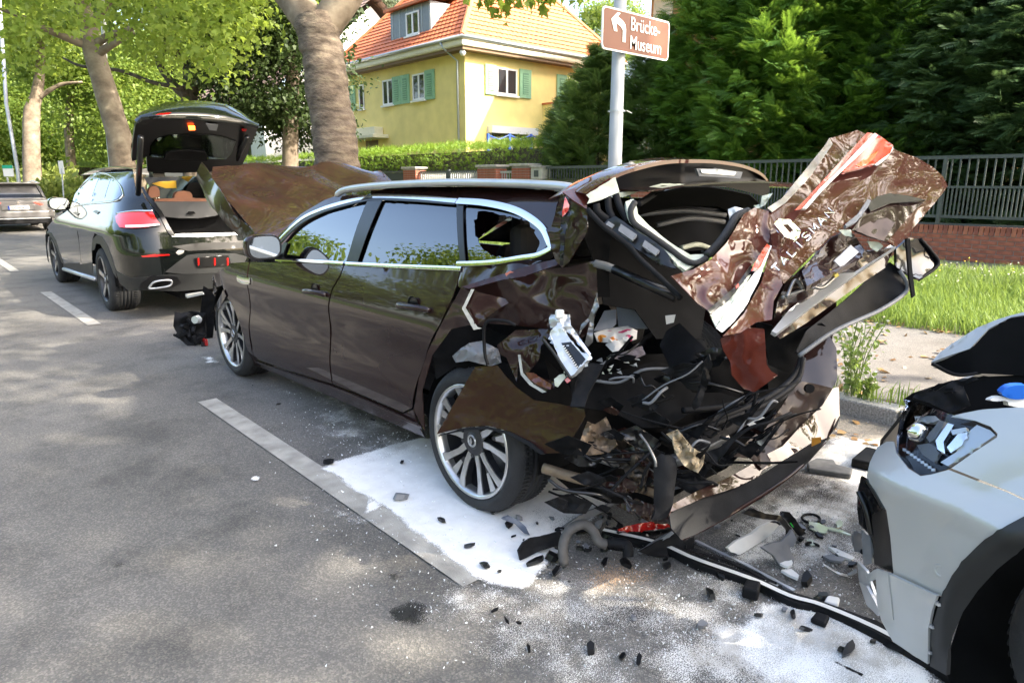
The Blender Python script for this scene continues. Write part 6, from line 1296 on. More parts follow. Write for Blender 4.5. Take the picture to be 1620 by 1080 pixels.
for yc in (wh0[1], wh1[1]): MB().grid([[(x, yc+.43*math.cos(a), .37+.42*math.sin(a)) for a in np.linspace(-.1, math.pi+.1, 18)] for x in (1.78, 2.2)]+[[(2.2, yc, .37)]*18]).build('wheel_house', m_dark, suv, smooth=True)
# ---------------- grey car far left
m_gry_p = paintmat('grey_paint', (.26, .25, .25), .6, .3)
gc = root('grey_car', (2.9, 27.3, 0), 'grey estate car seen from behind with lit tail lamps, parked ahead of the SUV', 'car')
gx, gy = 2.92, 25.1
def sect(w, z0, z1, y): return [(gx-w, y, z0+.1), (gx-w, y, z1-.1), (gx-w+.08, y, z1), (gx+w-.08, y, z1), (gx+w, y, z1-.1), (gx+w, y, z0+.1), (gx+w-.1, y, z0), (gx-w+.1, y, z0)]
def loft(name, secs, m, parent, bev=.03):
    V = [p for s in secs for p in s]; n = len(secs[0]); F = [(i*n+k, i*n+(k+1) % n, (i+1)*n+(k+1) % n, (i+1)*n+k) for i in range(len(secs)-1) for k in range(n)]+[tuple(range(n))[::-1], tuple(range((len(secs)-1)*n, len(secs)*n))]
    return MB().add(V, F).build(name, m, parent, bevel=bev, seg=3)
loft('body', [sect(.86, .26, .92, gy+.06), sect(.92, .22, .96, gy+.3), sect(.93, .2, .98, gy+2.5), sect(.90, .22, .95, gy+3.8), sect(.8, .25, .8, gy+4.6)], m_gry_p, gc)
def cab(w, z1, y): return [(gx-w-.1, y, .93), (gx-w, y, z1-.06), (gx-w+.12, y, z1), (gx+w-.12, y, z1), (gx+w, y, z1-.06), (gx+w+.1, y, .93)]
loft('cabin', [cab(.76, .98, gy+.12), cab(.68, 1.40, gy+.55), cab(.68, 1.44, gy+2.0), cab(.70, 1.38, gy+3.0), cab(.74, .98, gy+3.7)], m_gry_p, gc)
MB().add([(gx-.68, gy+.14, 1.00), (gx+.68, gy+.14, 1.00), (gx+.58, gy+.50, 1.35), (gx-.58, gy+.50, 1.35)], [(0, 1, 2, 3)]).build('rear_window', m_brk, gc)
MB().box((gx-.66, gy+.28, 1.40), (gx+.66, gy+.62, 1.45)).build('spoiler', m_gry_p, gc, bevel=.02)
for s in (-1, 1):
    MB().prism([(gx+s*.40, gy+.04, .86), (gx+s*.90, gy+.20, .90), (gx+s*.88, gy+.16, .76), (gx+s*.55, gy+.03, .79)], (0, .04, 0)).build('tail_lamp', mat('lit_tail_lamp', (.6, .02, .015), .2, emis=(1, .04, .02), estr=1.5), gc)
    MB().box((gx+s*.72-.08, gy+.02, .50), (gx+s*.72+.08, gy+.05, .54)).build('reflector', m_red, gc)
    wheel(gc, (gx+s*.92, gy+.95, .33), .33, .22, .24, 'star', s, 16); wheel(gc, (gx+s*.92, gy+3.7, .33), .33, .22, .24, 'star', s, 16)
    MB().tube([(gx+s*.64, gy+.6, 1.45), (gx+s*.66, gy+1.6, 1.49), (gx+s*.66, gy+2.6, 1.44)], .018, 6).build('roof_rail', m_alu, gc)
MB().box((gx-.9, gy-.02, .42), (gx+.9, gy+.1, .62)).build('bumper', m_gry_p, gc, bevel=.04); MB().box((gx-.8, gy-.01, .24), (gx+.8, gy+.1, .42)).build('lower_valance', m_blk, gc, bevel=.03)
MB().bar((gx-.75, gy-.025, .40), (gx+.75, gy-.025, .40), .02, .03).build('valance_trim', m_alu, gc)
MB().box((gx-.42, gy+.02, .64), (gx+.42, gy+.06, .80)).build('plate_recess', m_gry_p, gc, bevel=.02)
npl = MB().box((gx-.26, gy-.002, .66), (gx+.26, gy+.012, .77)).build('number_plate', m_sw, gc); MB().box((gx-.26, gy-.006, .66), (gx-.215, gy-.003, .77)).build('country_band', mat('plate_blue', (.01, .06, .45), .4), npl)
text('TDO RA 345', .095, gx-.2, .68, gy-.006, m_blk, npl, 'plate_lettering', xs=.72)
MB().prism([(gx, gy+.03, .91), (gx+.04, gy+.03, .86), (gx, gy+.03, .81), (gx-.04, gy+.03, .86)], (0, -.01, 0)).build('badge', m_chr, gc)
# ---------------- silver car on the right
m_sil = paintmat('silver_paint', (.50, .505, .49), .35, .38); m_sil.node_tree.nodes['Principled BSDF'].inputs['Coat Weight'].default_value = .8
sil = root('silver_car', (2.85, -1.2, 0), 'silver car with crumpled front corner and bonnet sprung open behind the wreck', 'car')
def F_sil(P):
    x, y, z = P
    ins = float(np.interp(z, [0, .2, .35, .5, .62, .70, .80, .92, 1.0, 1.1], [.03, .03, .015, .0, -.012, .0, .03, .07, .16, .4])); insf = float(np.interp(z, [0, .2, .35, .5, .62, .72, .85, .95, 1.1], [.10, .06, .02, .0, -.01, .04, .13, .22, .5]))
    rw = math.hypot(y+.055, z-.35); ins -= .035*max(0, 1-abs(rw-.47)/.10)**1.3+.02*max(0, 1-abs(z-.66)/.05)
    dx = max(0, 2.38+ins-x)/.45; dy = max(0, y-(.22-insf))/.60
    return (dx**2.5+dy**2.5)*-1+1
hv = hitfn(F_sil, .5, 3.6, 160)
g1_ = crop(1340, 480, 3.375); g2_ = crop(1340, 760, 3.375)
H('front_bumper', hv, ID, cc((g1_, [(108, 925), (125, 850), (165, 770), (215, 738), (252, 738), (268, 800), (330, 882), (395, 922), (450, 914), (545, 888), (700, 948), (860, 1009), (945, 1050), (1180, 1130)]), (g2_, [(1180, 110), (945, 195), (860, 240), (740, 310), (640, 410), (570, 500), (512, 612), (420, 582), (252, 497), (235, 300), (214, 158), (125, 12)])), m_sil, sil, 0, 7)
H('front_wing', hv, g1_, [(557, 606), (620, 588), (700, 572), (830, 560), (945, 556), (1300, 560), (1300, 1165), (945, 1040), (860, 1000), (700, 935), (560, 880), (680, 795), (803, 715), (806, 695), (770, 658), (690, 628)], m_sil, sil, 0, 8)
lampb = H('headlamp', hv, g1_, [(300, 512), (345, 522), (450, 555), (560, 592), (690, 630), (770, 660), (803, 700), (795, 715), (680, 790), (545, 880), (450, 910), (390, 916), (330, 876), (268, 790), (268, 720), (290, 600), (318, 545)], m_brk, sil, -.035, 6)
for p, m_, pu in (([(505, 850), (590, 795), (640, 700), (700, 652), (770, 680), (798, 706), (680, 785), (545, 870)], m_clear, -.018), ([(480, 735), (545, 642), (578, 652), (522, 742), (530, 805), (490, 782)], m_chr, -.012), ([(430, 720), (500, 630), (530, 635), (480, 725), (450, 745)], m_gry, -.015), ([(368, 608), (480, 605), (500, 625), (470, 640), (375, 632)], m_clear, -.012), ([(540, 770), (600, 700), (650, 690), (620, 760), (560, 800)], m_chr, -.010), ([(330, 690), (365, 640), (385, 650), (350, 730)], m_alu, -.015), ([(380, 760), (440, 750), (500, 800), (470, 850), (410, 810)], m_gry, -.014), ([(560, 680), (640, 665), (650, 690), (570, 705)], m_alu, -.012)):
    H('reflector', hv, g1_, p, m_, lampb, pu, 5, .012)
MB().lathe([(-.03, .03), (0, .024), (.004, .012), (.004, .001)], HP(hv, g1_, [(412, 700)], -.015)[0], -CF, 20).build('projector', m_chr, lampb, smooth=True)
for i in range(9): H('led_step', hv, g1_, [(300+i*19, 772+i*13.5), (318+i*19, 776+i*13), (318+i*19, 790+i*13), (300+i*19, 786+i*13.5)], m_alu, lampb, -.004, 4, .004)
H('headlamp_glass', hv, g1_, [(300, 512), (345, 522), (450, 555), (560, 592), (690, 630), (770, 660), (803, 700), (795, 715), (680, 790), (545, 880), (450, 910), (390, 916), (330, 876), (268, 790), (268, 720), (290, 600), (318, 545)], glassmat('headlamp_cover', (.93, .94, .95), -.01, .01, 1.22), lampb, .002, 8, .004)
H('air_intake', hv, g2_, [(58, 150), (60, 60), (78, -25), (110, -10), (150, 50), (212, 155), (236, 300), (252, 492), (150, 448), (132, 300), (100, 260), (68, 230)], m_brk, sil, -.02, 6)
for p in ([(62, 60), (100, 150), (130, 290)], [(110, -5), (150, 60), (200, 150)]): HT('intake_edge', hv, g2_, p, .008, m_blks, sil, .0)
H('intake_pane', hv, g2_, [(135, 180), (205, 150), (222, 200), (236, 320), (250, 485), (150, 440)], m_blks, sil, -.008, 6)
H('lower_corner', hv, g2_, [(160, 470), (225, 492), (350, 550), (486, 612), (460, 690), (440, 790), (437, 976), (340, 915), (250, 855), (190, 745), (168, 660)], m_sil, sil, .022, 6, .008)
H('corner_fold', hv, g2_, [(158, 470), (222, 492), (240, 640), (250, 740), (190, 745), (165, 650)], m_sil, sil, .030, 6, .006)
H('clip_strip', hv, g2_, [(486, 615), (512, 622), (480, 720), (458, 800), (452, 985), (438, 975), (442, 790), (462, 690)], m_dark, sil, .0, 6)
for p in ((490, 655), (457, 775), (445, 912)): MB().obox(HP(hv, g2_, [p], .012)[0], CR*.008, CU*.004, CF*.01).build('clip', m_alu, sil)
H('arch_cladding', hv, ID, cc((g2_, [(1180, 112), (945, 198), (860, 243), (740, 313), (640, 413), (570, 503), (514, 614), (480, 720), (456, 810), (452, 985), (540, 1035), (548, 900), (565, 820), (620, 690), (700, 575), (800, 465), (945, 345), (1180, 240)])), m_clad, sil, .006, 8, .012)
H('wheel_well', hv, g2_, [(540, 1040), (550, 900), (620, 680), (760, 500), (945, 330), (1300, 230), (1300, 1400), (700, 1400)], m_dark, sil, -.20, 14)
so_ = HP(hv, g2_, [(497, 483)], .004)[0]; sn_ = unit(np.array([-1, .25, 0])); MB().lathe([(0, .001), (.0, .011), (.001, .012), (.001, .018), (-.006, .019)], so_, sn_, 20).build('parking_sensor', m_sil, sil)
for p in ([(80, 260), (130, 300), (140, 440), (95, 450)], [(60, 430), (110, 480), (165, 640), (150, 650), (70, 530)], [(110, 500), (165, 470), (170, 520), (120, 540)], [(70, 540), (110, 560), (180, 690), (170, 720), (110, 660)]): H('broken_trim', hv, g2_, p, random.choice([m_alu, m_sil, m_gry]), sil, random.uniform(-.03, .01), 5, .008, amp=.02, fr=6)
# bonnet sprung up, engine bay
sheet('bonnet', g1_([(452, 318), (500, 265), (570, 215), (700, 133), (800, 92), (880, 68), (945, 52), (1300, 20), (1300, 60), (945, 68), (880, 78), (760, 140), (680, 225), (660, 245), (560, 278)]), lambda x, y: tuple(at(x, y, D=2.30-.0016*(x-1470)-.0010*(y-575))), m_sil, sil, 6, .012)
sheet('bonnet_underside', g1_([(452, 318), (560, 278), (660, 245), (690, 215), (760, 140), (880, 78), (945, 68), (1300, 60), (1300, 420), (945, 385), (760, 375), (690, 372), (575, 380)]), lambda x, y: tuple(at(x, y, D=2.32-.0016*(x-1470)+.0022*max(0, x-1540)*.2)), m_dark, sil, 7, .012)
HT('bonnet_seal', hitfn(lambda P: -1, 2.2, 2.3, 3), g1_, [(455, 322), (575, 378), (690, 372), (760, 345)], .006, m_blk, sil)
eng = sheet('engine_bay', g1_([(300, 512), (350, 478), (440, 448), (560, 410), (700, 392), (945, 380), (1300, 400), (1300, 600), (945, 556), (700, 575), (560, 595), (345, 522)]), lambda x, y: tuple(at(x, y, D=2.35-.0012*(x-1430))), m_dark, sil, 8, .01)
sheet('slam_panel', g1_([(350, 505), (370, 480), (440, 450), (470, 470), (560, 415), (690, 395), (705, 405), (620, 440), (660, 540), (560, 590), (440, 530)]), lambda x, y: tuple(at(x, y, D=2.24-.0012*(x-1430)+.02*noise.noise(Vector((x*.05, y*.05, 0))))), m_blk, sil, 5, .012)
for p in ([(520, 455), (565, 450), (570, 462), (525, 465)], [(515, 475), (560, 470), (565, 480), (520, 485)], [(435, 462), (462, 458), (460, 470), (437, 473)]): sheet('vent_slot', g1_(p), lambda x, y: tuple(at(x, y, D=2.20-.0012*(x-1430))), m_dark, sil, 5, .004)
sheet('washer_cap', fillet(g1_([(803, 478), (840, 440), (895, 428), (960, 432), (1000, 480), (940, 502), (870, 506)]), 1), lambda x, y: tuple(at(x, y, D=1.93+.0006*(y-610))), mat('blue_cap', (.01, .12, .55), .4), sil, 4, .02)
sheet('washer_bottle', fillet(g1_([(745, 510), (800, 488), (850, 505), (1000, 505), (1000, 556), (850, 548), (845, 515), (770, 522)]), 1), lambda x, y: tuple(at(x, y, D=1.95)), m_cloth, sil, 4, .02)
wheel(sil, (2.0, -.055, .35), .352, .23, .25, 'star', -1, 36, rimm=m_rimd)
# unseen rest of the silver car
H2 = MB(); H2.box((1.98, -3.4, .3), (3.75, .0, .82)).build('body', m_sil, sil, bevel=.08); H2 = MB(); H2.prism([(2.1, -.55, .82), (2.1, -1.35, 1.45), (2.1, -3.2, 1.5), (2.1, -3.5, .82)], (1.5, 0, 0)).build('cabin', m_brk, sil, bevel=.08)
fbm = MB().grid([[(2.4+1.3*i/8, .79-.12*((i-1)/7)**2-(.02 if z < .4 else 0)-max(0, z-.62)*.5, z) for z in (.2, .35, .5, .62, .75)] for i in range(9)]); solid(fbm.build('front_panel', m_blks, sil, smooth=True), .01)
# ================================================================ SPILLED ABSORBENT AND DEBRIS
def gnd(pts, z=0): return [tuple(at(x, y, Z=z)[:2]) for x, y in pts]
def powdermat(name, c, c2, soft=.5, dirty=None):
    m = bpy.data.materials.new(name); n, l = nodes(m); b = n['Principled BSDF']; out = n['Material Output']; tc = n.new('ShaderNodeTexCoord').outputs['Object']
    a = n.new('ShaderNodeAttribute'); a.attribute_name = 'cover_amount'
    def ma(op, x, y, cl=False):
        q = n.new('ShaderNodeMath'); q.operation = op; q.use_clamp = cl
        for s, v in ((q.inputs[0], x), (q.inputs[1], y)):
            if isinstance(v, (int, float)): s.default_value = v
            else: l.new(v, s)
        return q.outputs[0]
    n1 = texnoise(n, l, 5.5, 6, tc, .6); n2 = texnoise(n, l, 260, 2, tc)
    s_ = ma('ADD', ma('ADD', a.outputs['Fac'], ma('MULTIPLY', ma('SUBTRACT', n1, .5), .9)), ma('MULTIPLY', ma('SUBTRACT', n2, .5), soft))
    fac = ma('MULTIPLY', ma('SUBTRACT', s_, .42), 7.0, True)
    l.new(ramp(n, l, texnoise(n, l, 9, 6, tc, .65), [(.35, c2), (.6, c)]), b.inputs['Base Color']); b.inputs['Roughness'].default_value = .95
    t = n.new('ShaderNodeBsdfTransparent'); x = n.new('ShaderNodeMixShader'); l.new(fac, x.inputs[0]); l.new(t.outputs[0], x.inputs[1]); l.new(b.outputs[0], x.inputs[2]); l.new(x.outputs[0], out.inputs[0])
    return m
def polydist(P, poly):
    P = np.asarray(P); d = np.full(len(P), 1e9); poly = np.array(poly)
    for i in range(len(poly)):
        a, b = poly[i], poly[(i+1) % len(poly)]; ab = b-a; t = np.clip(((P-a)@ab)/(ab@ab+1e-9), 0, 1); d = np.minimum(d, np.linalg.norm(P-(a+t[:, None]*ab), axis=1))
    return np.where(inpoly(P, poly), d, -d)
def spill(name, x0, x1, y0, y1, step, blobs, m, z, label, cat):
    nx, ny = int((x1-x0)/step), int((y1-y0)/step); gx_, gy_ = np.meshgrid(np.linspace(x0, x1, nx), np.linspace(y0, y1, ny)); P = np.stack([gx_.ravel(), gy_.ravel()], 1)
    den = np.zeros(len(P))
    for poly, full, soft in blobs: den = np.maximum(den, full*np.clip(.5+polydist(P, gnd(poly))/soft, 0, 1))
    idx = np.arange(nx*ny).reshape(ny, nx); F = np.stack([idx[:-1, :-1], idx[:-1, 1:], idx[1:, 1:], idx[1:, :-1]], -1).reshape(-1, 4)
    F = F[den[F].max(1) > .02]; used = np.unique(F); mp = np.full(nx*ny, -1); mp[used] = np.arange(len(used))
    me = bpy.data.meshes.new(name); me.from_pydata([(a, b, z) for a, b in P[used].tolist()], [], mp[F].tolist()); me.update()
    at_ = me.attributes.new('cover_amount', 'FLOAT', 'POINT'); at_.data.foreach_set('value', den[used].astype(np.float32)); me.materials.append(m)
    o = link(bpy.data.objects.new(name, me)); return tag(o, label, cat, kind='stuff')
m_pow = powdermat('white_absorbent', (.86, .845, .81), (.76, .745, .71), .45)
m_pow2 = powdermat('trampled_absorbent', (.70, .68, .64), (.40, .365, .31), 1.0)
m_oil = powdermat('wet_oil', (.022, .021, .02), (.035, .033, .03), .5); m_oil.node_tree.nodes['Principled BSDF'].inputs['Roughness'].default_value = .35
m_soot = powdermat('dark_grit', (.03, .028, .026), (.06, .05, .045), 1.6)
m_sand = powdermat('orange_sand', (.52, .34, .20), (.34, .24, .16), 1.3)
spill('absorbent_powder', .2, 4.4, -.6, 6, .035, [([(505, 742), (600, 712), (668, 695), (760, 700), (900, 760), (960, 800), (900, 850), (880, 880), (830, 935), (770, 925), (690, 868), (620, 812), (560, 775)], 1.0, .12), ([(440, 800), (470, 775), (540, 790), (640, 830), (620, 850), (520, 835)], .42, .2), ([(45, 522), (75, 520), (108, 523), (75, 535)], .8, .15), ([(310, 566), (345, 562), (350, 575), (320, 577)], .6, .15), ([(575, 800), (590, 795), (600, 808), (582, 812)], .9, .05), ([(395, 757), (412, 755), (414, 762), (398, 763)], .9, .05), ([(1310, 690), (1420, 700), (1440, 790), (1330, 800), (1250, 860), (1200, 900), (1150, 880), (1230, 780)], .80, .25), ([(1120, 1010), (1200, 950), (1300, 960), (1420, 1010), (1520, 1090), (1450, 1190), (1200, 1090)], .80, .2)], m_pow, .010, 'white absorbent powder spread around the rear wheel and wreckage', 'powder')
spill('absorbent_grit', .2, 4.4, -.8, 6, .035, [([(470, 640), (560, 600), (660, 690), (690, 720), (540, 740), (500, 700)], .42, .3), ([(640, 930), (800, 900), (900, 890), (1100, 890), (1250, 930), (1400, 980), (1550, 1090), (1500, 1250), (1000, 1150), (760, 1090), (700, 1010)], .46, .4), ([(1200, 700), (1420, 690), (1500, 900), (1250, 930), (1120, 900)], .50, .3), ([(380, 600), (430, 590), (520, 640), (470, 650)], .36, .3)], m_pow2, .012, 'grey trampled absorbent grit on the road behind the wreck', 'grit')
spill('orange_sand', 1.2, 3, .2, 2.2, .03, [([(905, 900), (960, 890), (1040, 900), (1060, 930), (980, 950), (920, 940)], .50, .2)], m_sand, .014, 'patch of orange sand below the fallen hose', 'sand')
spill('dark_grit', .8, 4.3, -.4, 2.6, .03, [([(1210, 740), (1330, 745), (1345, 800), (1270, 810), (1200, 790)], .55, .2), ([(1300, 900), (1400, 890), (1440, 980), (1380, 1000)], .5, .2), ([(850, 820), (1100, 850), (1250, 930), (1100, 900), (900, 860)], .55, .25), ([(900, 960), (1020, 920), (1100, 980), (1050, 1040), (920, 1040), (800, 1010)], .40, .3)], m_soot, .016, 'dark grit and soot among the wreckage', 'grit')
spill('oil_stain', .3, 2.2, .6, 3, .02, [([(605, 965), (640, 945), (685, 950), (672, 985), (640, 998), (612, 990)], .62, .14), ([(600, 908), (630, 902), (640, 918), (615, 928)], .55, .08), ([(170, 890), (205, 885), (200, 900), (175, 902)], .5, .06), ([(380, 890), (410, 885), (405, 898)], .5, .06)], m_oil, .005, 'dark wet oil stains on the asphalt', 'stain')
# glass granules
r_ = np.random.default_rng(5); n_ = 7000; reg = [((590, 660), (70, 35), 700), ((1050, 960), (190, 50), 1500), ((1300, 800), (70, 60), 900), ((680, 830), (110, 60), 500)]
PV = []
for (a0, b0), (a1, b1), k in reg:
    for _ in range(k):
        q = at(r_.normal(a0, a1), max(590, r_.normal(b0, b1)), Z=.012); s_ = r_.uniform(.0014, .0035); t = r_.normal(size=(4, 3))*s_+q; PV += [t[0], t[1], t[2], t[0], t[2], t[3], t[0], t[3], t[1], t[1], t[3], t[2]]
o = fastmesh('glass_granules', np.array(PV), 3, mat('glass_grain', (.72, .74, .74), .2)); tag(o, 'tiny shattered glass granules sprinkled over the road', 'glass', kind='stuff')
# ---- single pieces of debris
c7 = crop(800, 780, 4.765); c8 = crop(1100, 760, 4.765)
def piece(name, label, cat, cf, pts, m, z=.02, lift=None, th=.01, amp=.01, group=None, step=.03, rnd=0):
    """debris sheet lying on the road; lift(x,y) metres above z"""
    px_ = cf(pts); px_ = fillet(px_, rnd) if rnd else px_
    P = np.array(gnd(px_, z)); c = P.mean(0); r_ = root(name, (c[0], c[1], 0), label, cat, group); sd_ = random.random()*50
    def fn(a, b): return (a, b, z+(lift(a-c[0], b-c[1]) if lift else 0)+amp*abs(noise.noise(Vector((a*9, b*9, sd_)))))
    sheet('shell', [tuple(p) for p in P], fn, m, r_, step, th, off=0); return r_
def standing(name, label, cat, cf, pts, m, base, th=.012, amp=.01, lean=0., group=None):
    """debris standing up from its ground contact pixel `base`"""
    D0 = float((at(*cf([base])[0], Z=.01)-CC)@CF); b = at(*cf([base])[0], Z=0); r_ = root(name, (b[0], b[1], 0), label, cat, group)
    W('shell', cf, pts, [(base[0], base[1], D0), (base[0]+100, base[1], D0+lean)], m, amp, 4, 4, th, parent=r_); return r_, D0
def hoses(name, label, cat, cf, pts, base, r, m, n=30):
    D0 = float((at(*cf([base])[0], Z=r)-CC)@CF); b = at(*cf([base])[0], Z=0); r_ = root(name, (b[0], b[1], 0), label, cat)
    T('tube', cf, [(x, y, D0+d) for x, y, d in pts], r, m, r_, n, 12); return r_, D0
m_hose = mat('dusty_hose', (.075, .07, .065), .7, var=.3, scale=20)
hz_, D0 = hoses('rubber_hose', 'dusty bent rubber hose lying on the powder behind the wheel', 'hose', c7, [(440, 535, 0), (432, 400, .01), (475, 285, .02), (580, 232, .03), (655, 280, .03), (700, 360, .02), (760, 385, .02)], (440, 540), .020, m_hose)
T('corrugated_end', c7, [(780, 372, D0+.02), (870, 380, D0), (915, 400, D0-.01), (925, 480, D0-.02)], .022, m_blk, hz_); 
for k in range(7): MB().lathe([(-.004, .026), (.004, .026)], at(*c7([(790+k*18, 374+k*3)])[0], D=D0+.015), (1, -.2, -.1), 12).build('corrugation', m_blk, hz_)
standing('torn_black_sheet', 'broad torn black panel lying tilted on the white powder', 'panel', c7, [(92, 432), (130, 368), (190, 335), (260, 325), (412, 283), (425, 330), (415, 382), (260, 432), (105, 502)], m_blk, (105, 502), lean=.015)
standing('torn_strip', 'pale bent strip pointing out from under the brown car', 'trim', c7, [(412, 270), (480, 215), (620, 130), (760, 85), (800, 60), (820, 75), (700, 150), (560, 220), (430, 292)], m_gry, (430, 292), lean=.06)
standing('blue_trim', 'curved grey-blue trim piece beside the rear tyre', 'trim', c7, [(-30, 190), (20, 165), (90, 200), (150, 250), (180, 310), (140, 300), (70, 230), (0, 205)], mat('bluish_trim', (.09, .11, .15), .35), (180, 315), lean=.02)
lr, DL = standing('tail_lamp_unit', 'fallen tail lamp with long red lens below the bumper', 'lamp', c7, [(842, 288), (1000, 300), (1200, 272), (1390, 212), (1412, 240), (1408, 330), (1100, 360), (840, 350)], m_blks, (840, 352), lean=.02)
W('red_lens', c7, [(845, 272), (950, 240), (1100, 212), (1180, 196), (1290, 190), (1300, 172), (1325, 190), (1418, 205), (1300, 238), (1200, 262), (1000, 290), (855, 286)], [(845, 272, DL-.01), (1418, 205, DL+.10), (1000, 290, DL+.01)], m_red, .01, 5, 4, .012, lr)
standing('black_trim_box', 'folded black bumper trim leaning under the fallen tail lamp', 'trim', c7, [(1000, 440), (1200, 330), (1390, 232), (1412, 245), (1408, 500), (1300, 490), (1100, 470)], m_blk, (1100, 480), lean=.02)
standing('black_rod_strip', 'thin ribbed black strip leaning across the trim box', 'trim', c7, [(995, 440), (1190, 320), (1380, 205), (1388, 222), (1200, 345), (1015, 455)], m_gry, (1000, 455), lean=.0)
def longbar(name, label, cf, pts, wd, ht, m, top=None):
    P = [at(*q, Z=ht/2+.006) for q in cf(pts)]; P = spline(P, 30); r_ = root(name, (*P[0][:2], 0), label, 'trim')
    b = MB(); G = [[], [], [], [], []]
    for i, p in enumerate(P):
        t = P[min(i+1, 30)]-P[max(i-1, 0)]; nn = unit(np.array([-t[1], t[0], 0])); w_ = wd*(1+.25*math.sin(i*.9)); 
        for k, (a, z) in enumerate(((-1, -1), (-1, 1), (1, 1), (1, -1), (-1, -1))): G[k].append(p+nn*a*w_/2+np.array([0, 0, z*ht/2+.006*noise.noise(Vector(p)*6)]))
    b.grid(G).build('bar', m, r_)
    if top: MB().grid([[p+np.array([0, 0, ht/2+.003])+unit(np.array([-(P[min(i+1, 30)]-P[max(i-1, 0)])[1], (P[min(i+1, 30)]-P[max(i-1, 0)])[0], 0]))*wd*a for i, p in enumerate(P)] for a in (-.35, .1)]).build('powder_layer', top, r_)
    return r_
longbar('bumper_rail', 'long black bumper rail lying between the wreck and the silver car', ID, [(955, 842), (1040, 862), (1100, 888), (1190, 920), (1250, 947), (1302, 962), (1400, 1005), (1500, 1068), (1560, 1120)], .05, .03, m_blk, m_cloth)
longbar('thin_metal_rod', 'thin pale metal rod beside the long bumper rail', c8, [(0, 455), (230, 565), (500, 700), (745, 830)], .014, .012, m_alu)
longbar('black_strip', 'thin black strip beside the pale rod', c8, [(-20, 520), (200, 590), (420, 690), (600, 780)], .02, .012, m_blk)
longbar('thin_wire', 'thin bent wire on the white grit', crop(700, 740, 2.25), [(1315, 630), (1400, 690), (1495, 740)], .008, .006, m_blk)
standing('lamp_housing', 'broken grey-white lamp housing dusted with powder', 'lamp', c8, [(235, 505), (300, 450), (420, 395), (480, 345), (560, 310), (622, 332), (560, 405), (470, 470), (330, 552), (260, 535)], m_cloth, (330, 555), lean=.05)
standing('housing_frame', 'curved black bracket around the grey lamp housing', 'bracket', c8, [(350, 245), (430, 205), (520, 245), (640, 265), (720, 360), (755, 430), (700, 495), (600, 480), (690, 420), (690, 370), (620, 300), (520, 290), (420, 270)], m_blks, (650, 495), lean=.03)
standing('silver_shell', 'shiny grey curved lamp shell lying on powder', 'lamp', c8, [(490, 500), (560, 470), (640, 455), (700, 400), (720, 365), (755, 430), (735, 490), (700, 500), (740, 590), (720, 660), (640, 655), (580, 560)], m_gry, (650, 660), lean=.03)
gt, DG = standing('trim_with_green_mark', 'black trim bar with a small green mark', 'trim', c8, [(635, 250), (655, 228), (705, 235), (830, 395), (800, 412), (770, 405)], m_blks, (790, 412), lean=.0)
W('green_mark', c8, [(712, 318), (722, 316), (742, 348), (735, 350)], DG-.015, mat('green_mark', (.02, .6, .06), .5), 0, 1, 3, .003, gt)
m_shard = mat('greenish_shard', (.55, .60, .48), .15, coat=1)
for i, (p, lb_) in enumerate((([(855, 312), (930, 325), (1000, 362), (985, 402), (920, 395), (860, 362)], 'large pale green plastic shard on the grit'), ([(1058, 320), (1085, 298), (1112, 320), (1105, 352), (1070, 362)], 'small rounded greenish shard near the silver car'), ([(1000, 350), (1100, 380), (1175, 412), (1165, 418), (1080, 392), (1000, 370)], 'narrow pale shard pointing at the silver car'), ([(835, 448), (880, 445), (912, 485), (870, 490)], 'square cream shard beside the black trim'))): piece('plastic_shard', lb_, 'shard', c8, p, m_shard, .02, th=.006)
piece('white_plate', 'flat white plastic plate under the lamp shell', 'plate', c8, [(645, 690), (720, 670), (780, 720), (770, 752), (700, 725)], m_cloth, .015); piece('white_plate', 'round white reflector disc dusted with powder', 'plate', c8, [(580, 560), (640, 545), (720, 590), (738, 640), (690, 665), (610, 620)], m_cloth, .03, rnd=1)
piece('white_plate', 'narrow white plate touching the silver bumper', 'plate', c8, [(1000, 505), (1060, 520), (1200, 590), (1180, 605), (1080, 570)], m_cloth, .02); piece('grey_plate', 'white edged grey plate in front of the silver bumper', 'plate', c8, [(960, 580), (1020, 565), (1130, 605), (1100, 622), (1010, 610)], m_gry, .02)
standing('grey_flap', 'grey torn plastic flap against the silver bumper', 'panel', c8, [(1180, 440), (1195, 385), (1250, 390), (1250, 530), (1200, 530)], m_gry, (1220, 535))
standing('bent_bracket', 'thin bent bracket before the silver bumper', 'bracket', c8, [(965, 630), (1010, 650), (1080, 690), (1150, 710), (1215, 665), (1220, 685), (1150, 722), (1070, 705)], m_alu, (1150, 722))
rg = root('rubber_ring', (*at(1283, 820, Z=0)[:2], 0), 'thin black rubber ring lying on white powder', 'ring'); q = at(1283, 820, Z=.015); MB().tube([(q[0]+.045*math.cos(a), q[1]+.035*math.sin(a), .016) for a in np.linspace(0, 2*math.pi, 21)], .006, 6, False).build('ring', m_blk, rg, smooth=True)
def foam(name, label, pts, h, m):
    P = np.array(gnd(pts)); r_ = root(name, (*P.mean(0), 0), label, 'block'); MB().prism([(a, b, .012) for a, b in P], (0, 0, h)).build('body', m, r_, bevel=.008); return r_
m_foam = mat('grey_foam', (.10, .10, .10), .85, var=.2, scale=30)
foam('foam_block', 'grey stepped foam block on the grit below the kerb', [(1278, 752), (1345, 762), (1348, 752), (1322, 745), (1318, 738), (1290, 735), (1276, 742)], .03, m_foam)
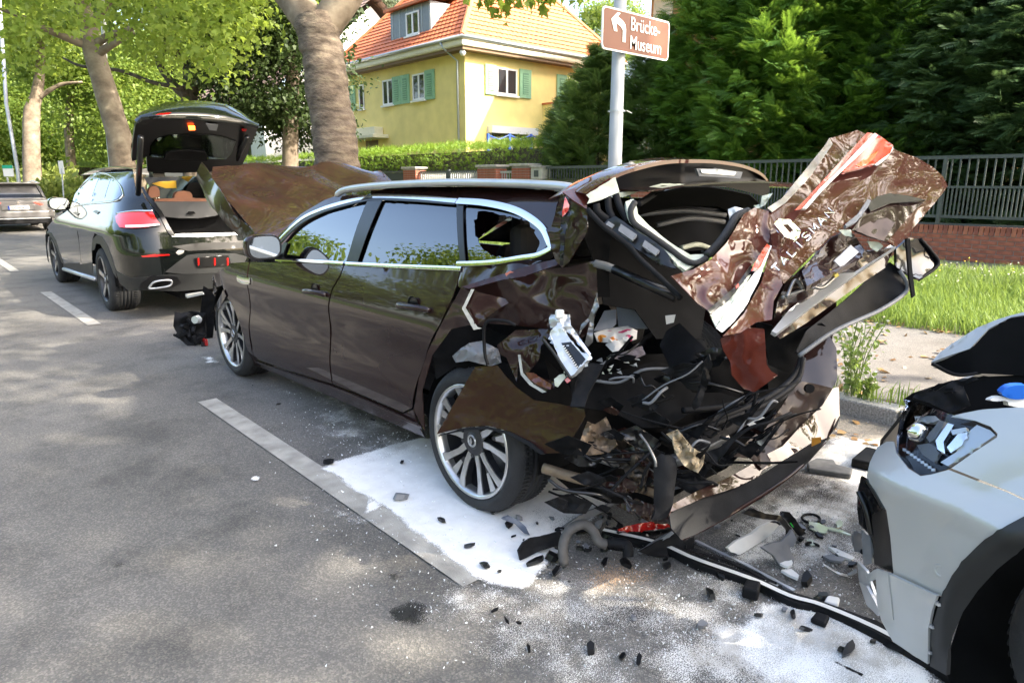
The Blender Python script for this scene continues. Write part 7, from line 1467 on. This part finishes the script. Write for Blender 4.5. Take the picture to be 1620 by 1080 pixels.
foam('black_block', 'black angular plastic block beside the silver headlamp', [(1345, 742), (1390, 752), (1392, 728), (1368, 722)], .05, m_blk)
foam('black_block', 'small black cube beside the long bumper rail', [(1172, 950), (1198, 957), (1202, 940), (1180, 935)], .045, m_blk)
foam('bright_reflector', 'small shiny white reflector beside the long rail', [(1302, 962), (1325, 968), (1328, 956), (1308, 952)], .02, m_cloth)
foam('black_block', 'flat black clip with green dot on the white grit', [(1280, 990), (1305, 1000), (1312, 985), (1290, 978)], .02, m_blk)
# countable small shards, copies of five shapes
shapes = []
for k in range(6):
    n = 5+k % 3; P = [(random.uniform(.5, 1)*math.cos(2*math.pi*i/n)*(1.6 if k % 2 else 1), random.uniform(.5, 1)*math.sin(2*math.pi*i/n), 0) for i in range(n)]
    b = MB().prism([(a*.02, b_*.014, 0) for a, b_, _ in P], (.004, .003, .012)); o = b.build('plastic_fragment', random.choice([m_blk, m_blks, m_gry]), None); shapes.append(o)
spots = [(635, 732, 1), (520, 733, 1.6), (700, 825, 1.2), (742, 865, .9), (630, 790, 2.2), (850, 890, 1.6), (870, 885, 2.0), (808, 830, 1.4), (790, 905, .7), (880, 905, 1.2), (1240, 965, .9), (1255, 975, 1.0), (1330, 1030, 1.0), (1010, 1045, .9), (985, 1040, 1.0), (1200, 975, .7), (545, 690, .7), (440, 640, .6), (400, 610, .5), (590, 665, .6)]
for i in range(90):
    if i < 40: x, y = random.gauss(930, 80), random.gauss(850, 22)
    elif i < 70: x, y = random.uniform(1120, 1400), random.gauss(880, 45)
    else: x, y = random.uniform(720, 1450), random.uniform(890, 1040)
    spots.append((x, max(y, 790), random.uniform(.4, 1.6)))
for i, (x, y, s) in enumerate(spots):
    o = shapes[i] if i < 6 else link(shapes[i % 6].copy()); q = at(x, y, Z=.014); o.location = (q[0], q[1], .016); o.scale = (s, s, s); o.rotation_euler = (random.uniform(-.3, .3), random.uniform(-.3, .3), random.uniform(0, 6.3))
    tag(o, 'small dark plastic fragment from the crash lying on the road', 'fragment', 'plastic fragments scattered on the road')
